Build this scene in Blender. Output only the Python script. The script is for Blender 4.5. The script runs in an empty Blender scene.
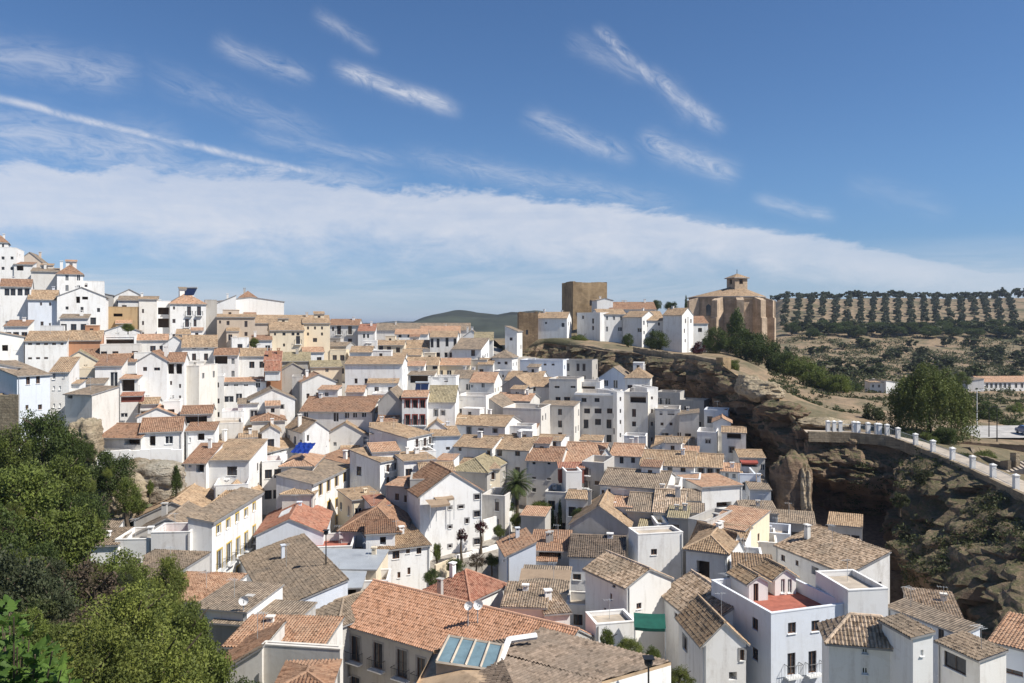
import bpy, bmesh, math, random
import numpy as np
from mathutils import Vector, Matrix
R = math.radians
F, HY, CX = 800.0, 325.0, 512.0
SC = bpy.context.scene
COL = SC.collection
rnd = random.Random(7)

def P(px, py, D):
    return Vector(((px-CX)/F*D, D, (HY-py)/F*D))

# ---------------------------------------------------------------- nodes
class N:
    """small helper to write node trees"""
    def __init__(s, nt): s.nt = nt
    def new(s, t, **kw):
        n = s.nt.nodes.new(t)
        for k, v in kw.items(): setattr(n, k, v)
        return n
    def put(s, sock, v):
        if isinstance(v, bpy.types.NodeSocket): s.nt.links.new(v, sock)
        else: sock.default_value = v
    def m(s, op, a, b=0.0, c=0.0, clamp=False):
        n = s.new('ShaderNodeMath', operation=op, use_clamp=clamp)
        s.put(n.inputs[0], a); s.put(n.inputs[1], b); s.put(n.inputs[2], c)
        return n.outputs[0]
    def mix(s, f, a, b, blend='MIX'):
        n = s.new('ShaderNodeMix', data_type='RGBA', blend_type=blend)
        s.put(n.inputs[0], f); s.put(n.inputs[6], a); s.put(n.inputs[7], b)
        return n.outputs[2]
    def noise(s, vec, scale, detail=3, rough=.55, dist=0.0):
        n = s.new('ShaderNodeTexNoise')
        if vec is not None: s.put(n.inputs['Vector'], vec)
        s.put(n.inputs['Scale'], scale); s.put(n.inputs['Detail'], detail)
        s.put(n.inputs['Roughness'], rough); s.put(n.inputs['Distortion'], dist)
        return n.outputs['Fac']
    def ramp(s, f, a, b, lo=0.0, hi=1.0, smooth=False):
        n = s.new('ShaderNodeMapRange', interpolation_type='SMOOTHSTEP' if smooth else 'LINEAR')
        s.put(n.inputs[0], f); s.put(n.inputs[1], a); s.put(n.inputs[2], b)
        s.put(n.inputs[3], lo); s.put(n.inputs[4], hi)
        return n.outputs[0]
    def map(s, vec, scale=(1,1,1), rot=(0,0,0)):
        n = s.new('ShaderNodeMapping')
        s.put(n.inputs[0], vec); n.inputs['Scale'].default_value = scale; n.inputs['Rotation'].default_value = rot
        return n.outputs[0]

MATS = {}
def new_mat(name):
    m = bpy.data.materials.new(name); m.use_nodes = True
    nt = m.node_tree; b = nt.nodes['Principled BSDF']
    b.inputs['Roughness'].default_value = .9
    b.inputs['Specular IOR Level'].default_value = .25
    return m, N(nt), b
def c4(c): return (c[0], c[1], c[2], 1)

def plain(name, col, rough=.8, metal=0.0, var=.25, scale=2.0, spec=.3):
    if name in MATS: return MATS[name]
    m, n, b = new_mat(name)
    g = n.new('ShaderNodeNewGeometry').outputs['Position']
    f = n.noise(g, scale, 4)
    f = n.ramp(f, .3, .7, 1-var, 1+var*.6)
    mul = n.mix(1.0, c4(col), f, 'MULTIPLY')
    n.put(b.inputs['Base Color'], mul)
    b.inputs['Roughness'].default_value = rough; b.inputs['Metallic'].default_value = metal
    b.inputs['Specular IOR Level'].default_value = spec
    MATS[name] = m; return m

def wall_mat(name, col, dirt=.5):
    """whitewash or plaster with weather stains"""
    m, n, b = new_mat(name)
    geo = n.new('ShaderNodeNewGeometry').outputs['Position']
    oi = n.new('ShaderNodeObjectInfo').outputs['Random']
    big = n.noise(geo, .22, 4, .6)
    st = n.noise(n.map(geo, (1.5, 1.5, .22)), 1.0, 4, .65)      # vertical streaks
    fine = n.noise(geo, 5.0, 4, .6)
    base = n.mix(n.ramp(big, .35, .7, 0, .5), c4(col), c4((col[0]*.9, col[1]*.86, col[2]*.8)))
    stain = n.m('MULTIPLY', n.ramp(st, .5, .74, 0, 1), n.ramp(fine, .3, .7, .3, 1))
    patch = n.m('MULTIPLY', n.ramp(n.noise(geo, .8, 5, .7, .8), .56, .6, 0, .35), dirt)
    base = n.mix(patch, base, c4((col[0]*.78, col[1]*.74, col[2]*.68)))
    base = n.mix(n.m('MULTIPLY', stain, dirt), base, c4((col[0]*.5, col[1]*.45, col[2]*.4)))
    base = n.mix(n.ramp(oi, .74, .76, 0, .22), base, c4((col[0]*.92, col[1]*.86, col[2]*.76)))
    tone = n.ramp(n.m('FRACT', n.m('MULTIPLY', oi, 7.3)), 0, 1, .88, 1.04)
    base = n.mix(1.0, base, tone, 'MULTIPLY')
    n.put(b.inputs['Base Color'], base)
    bp = n.new('ShaderNodeBump'); bp.inputs['Strength'].default_value = .25; bp.inputs['Distance'].default_value = .03
    n.put(bp.inputs['Height'], n.noise(geo, 3.0, 5, .6)); n.put(b.inputs['Normal'], bp.outputs[0])
    MATS[name] = m
def roof_mat(name, c1, c2, c3, patch=.5, tile=.24, blotch=None):
    """barrel clay tiles laid out in metres through the UV map"""
    m, n, b = new_mat(name)
    uv = n.new('ShaderNodeUVMap').outputs[0]
    geo = n.new('ShaderNodeNewGeometry').outputs['Position']
    sep = n.new('ShaderNodeSeparateXYZ'); n.put(sep.inputs[0], uv)
    u = n.m('DIVIDE', sep.outputs[0], tile); v = n.m('DIVIDE', sep.outputs[1], .3)
    fu = n.m('FLOOR', u); fv = n.m('FLOOR', n.m('ADD', v, n.m('MULTIPLY', n.m('SINE', n.m('MULTIPLY', fu, 12.9)), .3)))
    cb = n.new('ShaderNodeCombineXYZ'); n.put(cb.inputs[0], fu); n.put(cb.inputs[1], fv)
    wn = n.new('ShaderNodeTexWhiteNoise', noise_dimensions='2D'); n.put(wn.inputs['Vector'], cb.outputs[0])
    r = wn.outputs['Value']
    big = n.noise(geo, .45, 5, .65)
    mid = n.noise(geo, 1.7, 4, .65)
    col = n.mix(n.ramp(r, .25, .85, 0, 1), c4(c1), c4(c2))
    col = n.mix(n.m('MULTIPLY', n.ramp(big, .42, .62, 0, 1), patch), col, c4(c3))
    col = n.mix(n.ramp(mid, .5, .72, 0, .6), col, c4([x*.55 for x in c1]))
    dark = n.ramp(r, 0, .14, .55, 1)
    col = n.mix(1.0, col, dark, 'MULTIPLY')
    wave = n.m('SINE', n.m('MULTIPLY', u, 2*math.pi))
    col = n.mix(1.0, col, n.ramp(wave, -1, .1, .72, 1.0), 'MULTIPLY')    # shading painted into the channels between tiles
    n.put(b.inputs['Base Color'], col)
    step = n.m('FRACT', v)
    hgt = n.m('ADD', n.m('MULTIPLY', wave, .5), n.m('MULTIPLY', step, -.35))
    bp = n.new('ShaderNodeBump'); bp.inputs['Strength'].default_value = .8; bp.inputs['Distance'].default_value = .09
    n.put(bp.inputs['Height'], n.m('ADD', hgt, n.m('MULTIPLY', r, .35))); n.put(b.inputs['Normal'], bp.outputs[0])
    MATS[name] = m

wall_mat('whitewash', (.82,.81,.785), .7)
wall_mat('whitewash_old', (.70,.67,.62), .75)
wall_mat('cream_plaster', (.76,.66,.50), .45)
wall_mat('beige_plaster', (.62,.52,.42), .5)
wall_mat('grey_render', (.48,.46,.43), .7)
wall_mat('brick_orange', (.45,.24,.14), .5)
wall_mat('pale_blue_wash', (.70,.74,.80), .4)
wall_mat('ochre_stone', (.42,.30,.17), .8)
wall_mat('maroon_wall', (.24,.08,.06), .4)
roof_mat('tile_tan', (.38,.255,.155), (.52,.37,.235), (.27,.205,.14), .55)
roof_mat('tile_orange', (.47,.265,.16), (.58,.37,.24), (.37,.26,.18), .5)
roof_mat('tile_brown', (.30,.165,.10), (.40,.24,.15), (.25,.17,.12), .5)
roof_mat('tile_grey', (.27,.205,.145), (.39,.30,.215), (.19,.16,.125), .55)
roof_mat('tile_mottled', (.38,.27,.18), (.66,.50,.36), (.24,.20,.15), .6)
roof_mat('tile_red', (.36,.15,.095), (.45,.23,.15), (.30,.18,.13), .45)
roof_mat('tile_salmon', (.56,.295,.175), (.66,.38,.245), (.48,.29,.19), .4)
roof_mat('tile_dark', (.20,.15,.11), (.29,.22,.165), (.15,.125,.10), .5)
roof_mat('tile_olive', (.33,.27,.16), (.42,.35,.22), (.24,.21,.14), .5)
WM = dict(w='whitewash', o='whitewash_old', c='cream_plaster', b='beige_plaster', g='grey_render', k='brick_orange',
          l='pale_blue_wash', s='ochre_stone', m='maroon_wall')
RM = dict(t='tile_tan', o='tile_orange', b='tile_brown', g='tile_grey', m='tile_mottled', r='tile_red', v='tile_olive', d='tile_dark', p='metal_sheet', a='tile_salmon')
plain('glass', (.03,.035,.045), .12, 0, .2, 1, .6)
plain('dark_wood_and_shade', (.07,.045,.03), .6, 0, .3, 3)
plain('brown_wood', (.17,.09,.05), .6, 0, .3, 3)
plain('white_paint', (.8,.8,.78), .5, 0, .1, 3)
plain('iron', (.03,.03,.032), .5, .4, .1, 3)
plain('red_floor', (.36,.12,.08), .8, 0, .3, 1.5)
plain('grey_floor', (.42,.40,.37), .85, 0, .3, .8)
plain('tan_floor', (.45,.38,.30), .85, 0, .3, .8)
plain('metal_sheet', (.45,.47,.48), .45, .3, .15, .6)
plain('yellow_paint', (.62,.43,.10), .75, 0, .2, 2)
plain('red_paint', (.30,.07,.05), .7, 0, .2, 2)
plain('grey_trim', (.30,.29,.28), .8, 0, .2, 2)
plain('blue_tarp', (.03,.08,.42), .45, 0, .3, 2)
plain('green_cloth', (.012,.085,.06), .8, 0, .2, 2)
plain('brown_cloth', (.30,.22,.15), .85, 0, .15, 2)
plain('white_plastic', (.75,.75,.74), .4, 0, .1, 2)
plain('panel_blue', (.02,.03,.07), .15, .2, .2, 2, .6)
plain('skylight_glass', (.17,.25,.28), .12, 0, .2, 2, .6)
plain('bark', (.10,.075,.05), .9, 0, .4, 5)

# ---------------------------------------------------------------- objects
def mesh_obj(name, bm, mat, parent=None, loc=None, rotz=None, smooth=False):
    me = bpy.data.meshes.new(name)
    bm.to_mesh(me); bm.free()
    mats = mat if isinstance(mat, (list, tuple)) else [mat]
    for mm in mats: me.materials.append(MATS[mm] if isinstance(mm, str) else mm)
    if smooth:
        for p in me.polygons: p.use_smooth = True
    o = bpy.data.objects.new(name, me); COL.objects.link(o)
    if parent is not None: o.parent = parent
    if loc is not None: o.location = loc
    if rotz is not None: o.rotation_euler = (0, 0, rotz)
    return o
def empty(name, loc, rotz=0):
    o = bpy.data.objects.new(name, None); COL.objects.link(o)
    o.empty_display_size = .3
    o.location = loc; o.rotation_euler = (0, 0, rotz); return o
def tag(o, label, cat, group=None, kind=None):
    o['label'] = label; o['category'] = cat
    if group: o['group'] = group
    if kind: o['kind'] = kind
    return o
def quad(bm, a, b, c, d, mi=0):
    f = bm.faces.new([bm.verts.new(p) for p in (a, b, c, d)]); f.material_index = mi; return f
def poly(bm, pts, mi=0):
    f = bm.faces.new([bm.verts.new(p) for p in pts]); f.material_index = mi; return f
def box(bm, x0, y0, z0, x1, y1, z1, mi=0):
    v = [bm.verts.new(p) for p in ((x0,y0,z0),(x1,y0,z0),(x1,y1,z0),(x0,y1,z0),(x0,y0,z1),(x1,y0,z1),(x1,y1,z1),(x0,y1,z1))]
    for q in ((0,3,2,1),(4,5,6,7),(0,1,5,4),(1,2,6,5),(2,3,7,6),(3,0,4,7)):
        f = bm.faces.new([v[i] for i in q]); f.material_index = mi
def bar(bm, a, b, r, sides=5, mi=0, r2=None):
    a, b = Vector(a), Vector(b); d = (b-a)
    if d.length < 1e-5: return
    d.normalize(); t = Vector((0,0,1)) if abs(d.z) < .9 else Vector((1,0,0))
    u = d.cross(t).normalized(); w = d.cross(u)
    r2 = r if r2 is None else r2
    A = [bm.verts.new(a+(u*math.cos(k*2*math.pi/sides)+w*math.sin(k*2*math.pi/sides))*r) for k in range(sides)]
    B = [bm.verts.new(b+(u*math.cos(k*2*math.pi/sides)+w*math.sin(k*2*math.pi/sides))*r2) for k in range(sides)]
    for k in range(sides):
        f = bm.faces.new((A[k], A[(k+1)%sides], B[(k+1)%sides], B[k])); f.material_index = mi
    bm.faces.new(B).material_index = mi; bm.faces.new(list(reversed(A))).material_index = mi

# a facade frame: origin O, unit direction e along the wall, outward normal n, z up
def facade(bm, O, e, n, w, z0, z1, holes, depth=.16, mi=0):
    """rectangular wall w/ rectangular openings that have real reveals"""
    hs = []
    for h in holes:
        a, b, c, d = max(.12, h[0]), max(z0+.05, h[1]), min(w-.12, h[2]), min(z1-.06, h[3])
        if c-a > .15 and d-b > .15:
            if all(c <= q[0] or a >= q[2] or d <= q[1] or b >= q[3] for q in hs):
                hs.append((a, b, c, d)+tuple(h[4:]))
    xs = sorted(set([0, w]+[q[0] for q in hs]+[q[2] for q in hs]))
    zs = sorted(set([z0, z1]+[q[1] for q in hs]+[q[3] for q in hs]))
    def pt(x, z, k=0.0): return O+e*x+Vector((0,0,z))-n*k
    for i in range(len(xs)-1):
        for j in range(len(zs)-1):
            cx, cz = (xs[i]+xs[i+1])/2, (zs[j]+zs[j+1])/2
            if any(q[0] < cx < q[2] and q[1] < cz < q[3] for q in hs): continue
            quad(bm, pt(xs[i], zs[j]), pt(xs[i+1], zs[j]), pt(xs[i+1], zs[j+1]), pt(xs[i], zs[j+1]), mi)
    for q in hs:
        k = depth if q[4] != 'o' else 1.3
        a, b, c, d = q[:4]
        quad(bm, pt(a,b), pt(a,b,k), pt(a,d,k), pt(a,d), mi)
        quad(bm, pt(c,b,k), pt(c,b), pt(c,d), pt(c,d,k), mi)
        quad(bm, pt(a,d), pt(a,d,k), pt(c,d,k), pt(c,d), mi)
        quad(bm, pt(a,b,k), pt(a,b), pt(c,b), pt(c,b,k), mi)
    return hs
WINM = {}
def window_parts(root, hs, O, e, n, D, fm='brown_wood', sur=None):
    for q in hs:
        a, b, c, d, kind = q[:5]
        k = .16 if kind != 'o' else 1.3
        def pt(x, z, kk): return O+e*x+Vector((0,0,z))-n*kk
        if D > 118 or kind == 'o':
            bm = bmesh.new()
            quad(bm, pt(a,b,k-.01), pt(c,b,k-.01), pt(c,d,k-.01), pt(a,d,k-.01))
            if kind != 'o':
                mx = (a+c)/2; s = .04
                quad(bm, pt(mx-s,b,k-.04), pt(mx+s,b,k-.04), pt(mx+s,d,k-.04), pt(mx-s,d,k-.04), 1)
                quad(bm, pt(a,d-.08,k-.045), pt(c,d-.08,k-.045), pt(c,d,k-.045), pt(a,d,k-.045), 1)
            w = mesh_obj('window' if kind != 'o' else 'loggia', bm, ['glass' if kind != 'o' else 'dark_wood_and_shade', fm], root)  # loggia back coloured dark to stand in for the shade inside
        else:
            bm = bmesh.new(); t = .07
            for (x0, z0, x1, z1) in ((a,b,a+t,d), (c-t,b,c,d), (a+t,d-t,c-t,d), (a+t,b,c-t,b+t), ((a+c)/2-.03,b+t,(a+c)/2+.03,d-t)):
                P0, P1 = pt(x0,z0,k-.06), pt(x1,z0,k-.06); Q0, Q1 = pt(x0,z1,k-.06), pt(x1,z1,k-.06)
                quad(bm, P0, P1, Q1, Q0)
                quad(bm, Q0, Q1, pt(x1,z1,k), pt(x0,z1,k))
            # sill
            if kind == 'w':
                s0 = pt(a-.06, b-.06, -.08); s1 = pt(c+.06, b-.06, -.08)
                quad(bm, s0, s1, pt(c+.06,b,-.08), pt(a-.06,b,-.08), 1); quad(bm, pt(a-.06,b,-.08), pt(c+.06,b,-.08), pt(c+.06,b,0), pt(a-.06,b,0), 1)
            w = mesh_obj('window' if kind == 'w' else 'balcony_door', bm, [fm, 'white_paint'], root)
            bm = bmesh.new(); quad(bm, pt(a,b,k-.01), pt(c,b,k-.01), pt(c,d,k-.01), pt(a,d,k-.01))
            mesh_obj('pane', bm, 'glass', w)
        if sur and kind != 'o' and D < 140:                      # coloured surround
            bm = bmesh.new(); s = .16
            for (x0, z0, x1, z1) in ((a-s,b,a,d+s), (c,b,c+s,d+s), (a,d,c,d+s)):
                quad(bm, pt(x0,z0,-.03), pt(x1,z0,-.03), pt(x1,z1,-.03), pt(x0,z1,-.03))
                quad(bm, pt(x0,z1,-.03), pt(x1,z1,-.03), pt(x1,z1,0), pt(x0,z1,0))
            mesh_obj('window_surround', bm, sur, w)
        if kind == 'b':
            bm = bmesh.new()
            x0, x1, zb, o = a-.3, c+.3, b-.02, .55
            P4 = [pt(x0,zb,0), pt(x1,zb,0), pt(x1,zb,-o), pt(x0,zb,-o)]
            Q4 = [p-Vector((0,0,.12)) for p in P4]
            poly(bm, P4, 1); poly(bm, Q4[::-1], 1)
            for i in (1, 2, 3): quad(bm, Q4[i], Q4[(i+1)%4], P4[(i+1)%4], P4[i], 1)
            up = Vector((0,0,.95))
            for A, B in ((P4[0], P4[3]), (P4[3], P4[2]), (P4[2], P4[1])):
                bar(bm, A+up, B+up, .025, 4)
                nn = max(2, int((B-A).length/(.14 if D < 90 else .3)))
                for i in range(nn+1): 
                    p = A.lerp(B, i/nn); bar(bm, p, p+up, .012 if D < 90 else .02, 3)
            mesh_obj('balcony', bm, ['iron', 'white_paint'], w)

def grid_holes(w, ztop, zbot, spec, kind='w', ww=.95, hh=1.25, r=None, drop=.12):
    c, rws = spec
    out = []
    for j in range(rws):
        zc = ztop-1.75-j*2.9
        if zc-.7 < zbot-2.5: break
        for i in range(c):
            if r and r.random() < drop: continue
            xc = w*(i+.5)/c + (r.uniform(-.2,.2) if r else 0)
            kd = kind if kind != 'm' else ('b' if (j > 0) else 'w')
            if kd == 'b': out.append((xc-.5, zc-1.25, xc+.5, zc+.85, 'b'))
            else: out.append((xc-ww/2, zc-hh/2, xc+ww/2, zc+hh/2, kd))
    return out

def roof_surface(bm, pts, uvl, near, thick=.14, open_edges=None, mi=0):
    """one roof plane: top with UVs in metres, underside and edges; corrugated when near"""
    pts = [Vector(p) for p in pts]
    nrm = (pts[1]-pts[0]).cross(pts[2]-pts[0]).normalized()
    if nrm.z < 0: pts.reverse(); nrm = -nrm; 
    hor = Vector((-nrm.y, nrm.x, 0)) if nrm.xy.length > 1e-3 else Vector((1,0,0))
    hor.normalize(); dn = nrm.cross(hor)
    if dn.z > 0: dn = -dn
    O = pts[0]
    if near:
        us = [(p-O).dot(hor) for p in pts]; vs = [(p-O).dot(dn) for p in pts]
        T = .24; su = T/4; u0 = math.floor(min(us)/T)*T-T; nu = int((max(us)-u0)/su)+5
        sv = .36; v0 = math.floor(min(vs)/sv)*sv; nv = int((max(vs)-v0)/sv)+2
        b2 = bmesh.new(); ul = b2.loops.layers.uv.new('UVMap')
        prof = [0, .055, .085, .055]
        rr = random.Random(int(abs(O.x*31+O.y*17+nu))+nv)
        jit = {}
        cols = [[None]*(nv*2+2) for _ in range(nu+1)]
        for i in range(nu+1):
            for j in range(nv):
                key = (i//4, j)
                if key not in jit: jit[key] = rr.uniform(-.02, .02)
                for k, dv in ((0, 0.0), (1, sv-.002)):
                    u = u0+i*su; v = v0+j*sv+dv
                    hgt = prof[i%4]*(.85+.3*k)+jit[key]+(.014 if k else 0)
                    cols[i][j*2+k] = (b2.verts.new(O+hor*u+dn*v+nrm*hgt), u, v)
        for i in range(nu):
            for j in range(nv*2-1):
                q = [cols[i][j], cols[i+1][j], cols[i+1][j+1], cols[i][j+1]]
                f = b2.faces.new([x[0] for x in q])
                for lp, x in zip(f.loops, q): lp[ul].uv = (x[1], x[2])
        cen = sum(pts, Vector())/len(pts)
        for i in range(len(pts)):
            a, b = pts[i], pts[(i+1)%len(pts)]
            ed = (b-a).normalized(); pn = ed.cross(nrm)
            if pn.dot(cen-a) > 0: pn = -pn
            bmesh.ops.bisect_plane(b2, geom=b2.verts[:]+b2.edges[:]+b2.faces[:], plane_co=a+pn*.01, plane_no=pn, clear_outer=True)
        # copy into bm
        vm = {v: bm.verts.new(v.co) for v in b2.verts}
        for f in b2.faces:
            try: nf = bm.faces.new([vm[v] for v in f.verts])
            except ValueError: continue
            nf.material_index = mi
            for l1, l2 in zip(f.loops, nf.loops): l2[uvl].uv = l1[ul].uv
            if nf.normal.dot(nrm) < 0: pass
        b2.free()
        base = [p-nrm*.01 for p in pts]
    else:
        f = bm.faces.new([bm.verts.new(p) for p in pts]); f.material_index = mi
        for lp, p in zip(f.loops, pts): lp[uvl].uv = ((p-O).dot(hor), (p-O).dot(dn))
        base = pts
    low = [p-Vector((0,0,thick)) for p in base]
    bm.faces.new([bm.verts.new(p) for p in reversed(low)]).material_index = mi+1
    for i in range(len(pts)):
        if open_edges is None or i in open_edges or True:
            quad(bm, low[i], low[(i+1)%len(pts)], base[(i+1)%len(pts)], base[i], mi+1)

def ridge_line(bm, a, b, r=.13):
    a, b = Vector(a), Vector(b)
    n = max(1, int((b-a).length/.5))
    for i in range(n):
        p, q = a.lerp(b, i/n), a.lerp(b, (i+1.05)/n)
        bar(bm, p+Vector((0,0,.03)), q+Vector((0,0,.03)), r, 6, 0, r*.85)

BASES = []                                                    # ground heights under the houses
def autoD(px, yb):
    T = {60: [(250,205),(280,190),(300,178),(330,158),(350,144),(400,122),(430,108),(470,103),(520,92),(600,75),(683,60)],
         430:[(325,235),(340,207),(360,187),(380,169),(400,153),(420,140),(440,129),(460,120),(500,110),(560,95),(600,82),(683,65)],
         690:[(340,235),(380,195),(400,181),(420,166),(440,151),(460,137),(490,117),(520,101),(560,88),(600,78),(683,62)]}
    def ev(t): return float(np.interp(yb, [a for a, b in t], [b for a, b in t]))
    return float(np.interp(px, [60, 430, 690], [ev(T[60]), ev(T[430]), ev(T[690])]))

HOUSES = []
def H(label, x0, x1, y, hp, roof='f', ry=None, d=7.0, D=None, yaw=0.0, y1=None, wc='w', rc='t', win=None, kind='w',
      side=None, ch=0, fm=None, sur=None, floor='tan_floor', name='house', cat='house', over=.28, group='whitewashed houses of the town',
      sink=4.0, r=None, near=None, trim=None, parapet=.8, cornice=None):
    rr = random.Random(int(x0*7+y*13+x1))
    if D is None: D = autoD((x0+x1)/2, y+hp)
    if y1 is None and yaw >= 0 and y > 240 and x1 < 345 and y < 445 and D < 999 and roof != 'x': yaw += 14
    elif y1 is None and yaw < 0 and 430 < x0 < 730 and y < 545: yaw -= 9
    if sink > 1: sink = max(sink, 10)
    if ch == 0 and d >= 5 and rr.random() < .42: ch = 2 if rr.random() < .2 else 1
    A = P(x0, y, D)
    if y1 is not None:
        D1 = D*(y-HY)/(y1-HY); B = P(x1, y1, D1)
    else:
        k1 = (x1-CX)/F; c, s = math.cos(R(yaw)), math.sin(R(yaw))
        t = (k1*A.y-A.x)/(c-k1*s); B = A+Vector((c*t, s*t, 0))
    e = (B-A); e.z = 0; w = e.length; e.normalize()
    ang = math.atan2(e.y, e.x)
    hgt = hp/F*D
    root = empty(name, (A.x, A.y, A.z-hgt), ang)
    tag(root, label, cat, group)
    near = (D < 92) if near is None else near
    bk = Vector((-e.y, e.x, 0))                                # backwards, world
    z0, z1 = -sink, hgt
    X, Y, Z = Vector((1,0,0)), Vector((0,1,0)), Vector((0,0,1))
    wmat, rmat = WM[wc], RM[rc]
    if sur is None and D < 140 and rr.random() < .2: sur = 'grey_trim'
    fm = fm or rr.choice(['brown_wood', 'dark_wood_and_shade', 'brown_wood', 'white_paint'])
    # where is the ridge
    if roof in ('f', 'h'): back = d/2
    elif roof in ('s',): back = d
    else: back = 0
    if r is None:
        if ry is not None:
            mid = (A+B)/2+bk*back
            r = max(.3, (HY-ry)/F*mid.y-A.z)
            r = min(r, 4.5)
        else: r = {'f': d*.2, 'h': d*.2, 'g': w*.22, 's': d*.22, 'sl': w*.22, 'sr': w*.22}.get(roof, 0)
    # openings
    def conv(lst, O, ee, nn, wid):
        out = []
        Ow = root.location.copy()
        M = Matrix.Rotation(ang, 3, 'Z')
        Oa, ea, na = Ow+M@O, M@ee, M@nn
        for q in lst:
            px, py, wp, hq = q[:4]; kd = q[4] if len(q) > 4 else 'w'
            def hit(qx, qy):
                dv = Vector(((qx-CX)/F, 1, (HY-qy)/F)); t = Oa.dot(na)/dv.dot(na); return dv*t
            l, rg, tp, bt = hit(px-wp/2, py), hit(px+wp/2, py), hit(px, py-hq/2), hit(px, py+hq/2)
            xa, xb = (l-Oa).dot(ea), (rg-Oa).dot(ea)
            if xa > xb: xa, xb = xb, xa
            out.append((xa, bt.z-Ow.z, xb, tp.z-Ow.z, kd))
        return out
    def holes(spec, O, ee, nn, wid):
        if not spec: return []
        if isinstance(spec, str):
            a, b = spec.split('x'); return grid_holes(wid, z1, -1.0, (int(a), int(b)+2), kind, r=rr)
        cv = conv(spec, O, ee, nn, wid)
        norm = [q for q in cv if q[4] != 'o' and q[2]-q[0] < 1.8]
        if norm and D < 215 and d > 1:                            # the lower storeys go on below the ones seen over the roofs
            lo = min(q[1] for q in cv); row = [q for q in norm if q[1] < lo+1.2]
            if not row: row = norm[-2:]
            k = 1
            while lo-2.9*k > -3.2 and k < 4:
                for q in row:
                    if rr.random() < .8:
                        hh_ = min(1.35, q[3]-q[1]); cv.append((q[0], lo-2.9*k+.5, q[2], lo-2.9*k+.5+hh_, 'w'))
                k += 1
        return cv
    bm = bmesh.new(); wins = []
    def addf(O, ee, nn, wid, spec, raw=None):
        hs = facade(bm, O, ee, nn, wid, z0, z1, raw if raw is not None else holes(spec, O, ee, nn, wid))
        if hs: wins.append((hs, O, ee, nn))
    addf(Vector((0,0,0)), X, -Y, w, win)
    sl = side; sr_ = side
    if side is None and d >= 5 and rr.random() < .85:
        def rand_holes():
            out = []
            for j in range(3):
                zc = z1-1.7-2.8*j
                if zc < -.5: break
                for i in range(3 if d > 7 else 2):
                    if rr.random() < .5: continue
                    xc = d*(i+.5)/(3 if d > 7 else 2)+rr.uniform(-.4,.4); ww = rr.uniform(.3,.5); hh = rr.uniform(.4,.65)
                    out.append((xc-ww, zc-hh, xc+ww, zc+hh, 'w'))
            return out
        hl_, hr_ = rand_holes(), rand_holes()
    else: hl_ = hr_ = None
    if isinstance(side, dict): sl, sr_ = side.get('l'), side.get('r')
    addf(Vector((w,0,0)), Y, X, d, sr_, hr_)
    addf(Vector((0,d,0)), -Y, -X, d, sl, hl_)
    addf(Vector((w,d,0)), -X, Y, w, None)
    Rr, Rm = bmesh.new(), None
    uvl = Rr.loops.layers.uv.new('UVMap')
    o = over; planes = []; ridges = []
    if roof == 'f':
        k = r/(d/2)
        poly(bm, [(w,0,z1),(w,d,z1),(w,d/2,z1+r)]); poly(bm, [(0,d,z1),(0,0,z1),(0,d/2,z1+r)])
        e0 = z1-k*o+.05; v = .14
        planes = [[(-v,-o,e0),(w+v,-o,e0),(w+v,d/2,z1+r+.05),(-v,d/2,z1+r+.05)], [(w+v,d+o,e0),(-v,d+o,e0),(-v,d/2,z1+r+.05),(w+v,d/2,z1+r+.05)]]
        ridges = [((-v,d/2,z1+r+.05),(w+v,d/2,z1+r+.05))]
    elif roof == 'g':
        k = r/(w/2)
        poly(bm, [(0,0,z1),(w,0,z1),(w/2,0,z1+r)]); poly(bm, [(w,d,z1),(0,d,z1),(w/2,d,z1+r)])
        e0 = z1-k*o+.05; v = .14
        planes = [[(-o,d+v,e0),(-o,-v,e0),(w/2,-v,z1+r+.05),(w/2,d+v,z1+r+.05)], [(w+o,-v,e0),(w+o,d+v,e0),(w/2,d+v,z1+r+.05),(w/2,-v,z1+r+.05)]]
        ridges = [((w/2,-v,z1+r+.05),(w/2,d+v,z1+r+.05))]
    elif roof == 'h':
        m_ = min(w, d)/2; k = r/m_; e0 = z1-k*o+.05; zr = z1+r+.05
        C = [(-o,-o,e0),(w+o,-o,e0),(w+o,d+o,e0),(-o,d+o,e0)]
        if w >= d:
            a_, b_ = (m_,d/2,zr), (w-m_,d/2,zr)
            if w-2*m_ < .05: b_ = a_; planes = [[C[0],C[1],a_],[C[1],C[2],a_],[C[2],C[3],a_],[C[3],C[0],a_]]
            else: planes = [[C[0],C[1],b_,a_],[C[1],C[2],b_],[C[2],C[3],a_,b_],[C[3],C[0],a_]]
        else:
            a_, b_ = (w/2,m_,zr), (w/2,d-m_,zr)
            planes = [[C[0],C[1],a_],[C[1],C[2],b_,a_],[C[2],C[3],b_],[C[3],C[0],a_,b_]]
        ridges = [(a_,b_),(C[0],a_),(C[1],a_ if w < d else b_)]
    elif roof == 's':
        k = r/d; v = .14
        poly(bm, [(w,0,z1),(w,d,z1),(w,d,z1+r)]); poly(bm, [(0,d,z1),(0,0,z1),(0,d,z1+r)]); poly(bm, [(w,d,z1),(0,d,z1),(0,d,z1+r),(w,d,z1+r)])
        planes = [[(-v,-o,z1-k*o+.05),(w+v,-o,z1-k*o+.05),(w+v,d+.1,z1+r+.05),(-v,d+.1,z1+r+.05)]]
    elif roof == 'sl':                                          # low on the left
        k = r/w; v = .14
        poly(bm, [(0,0,z1),(w,0,z1),(w,0,z1+r)]); poly(bm, [(w,d,z1),(0,d,z1),(w,d,z1+r)]); poly(bm, [(w,0,z1),(w,d,z1),(w,d,z1+r),(w,0,z1+r)])
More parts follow.
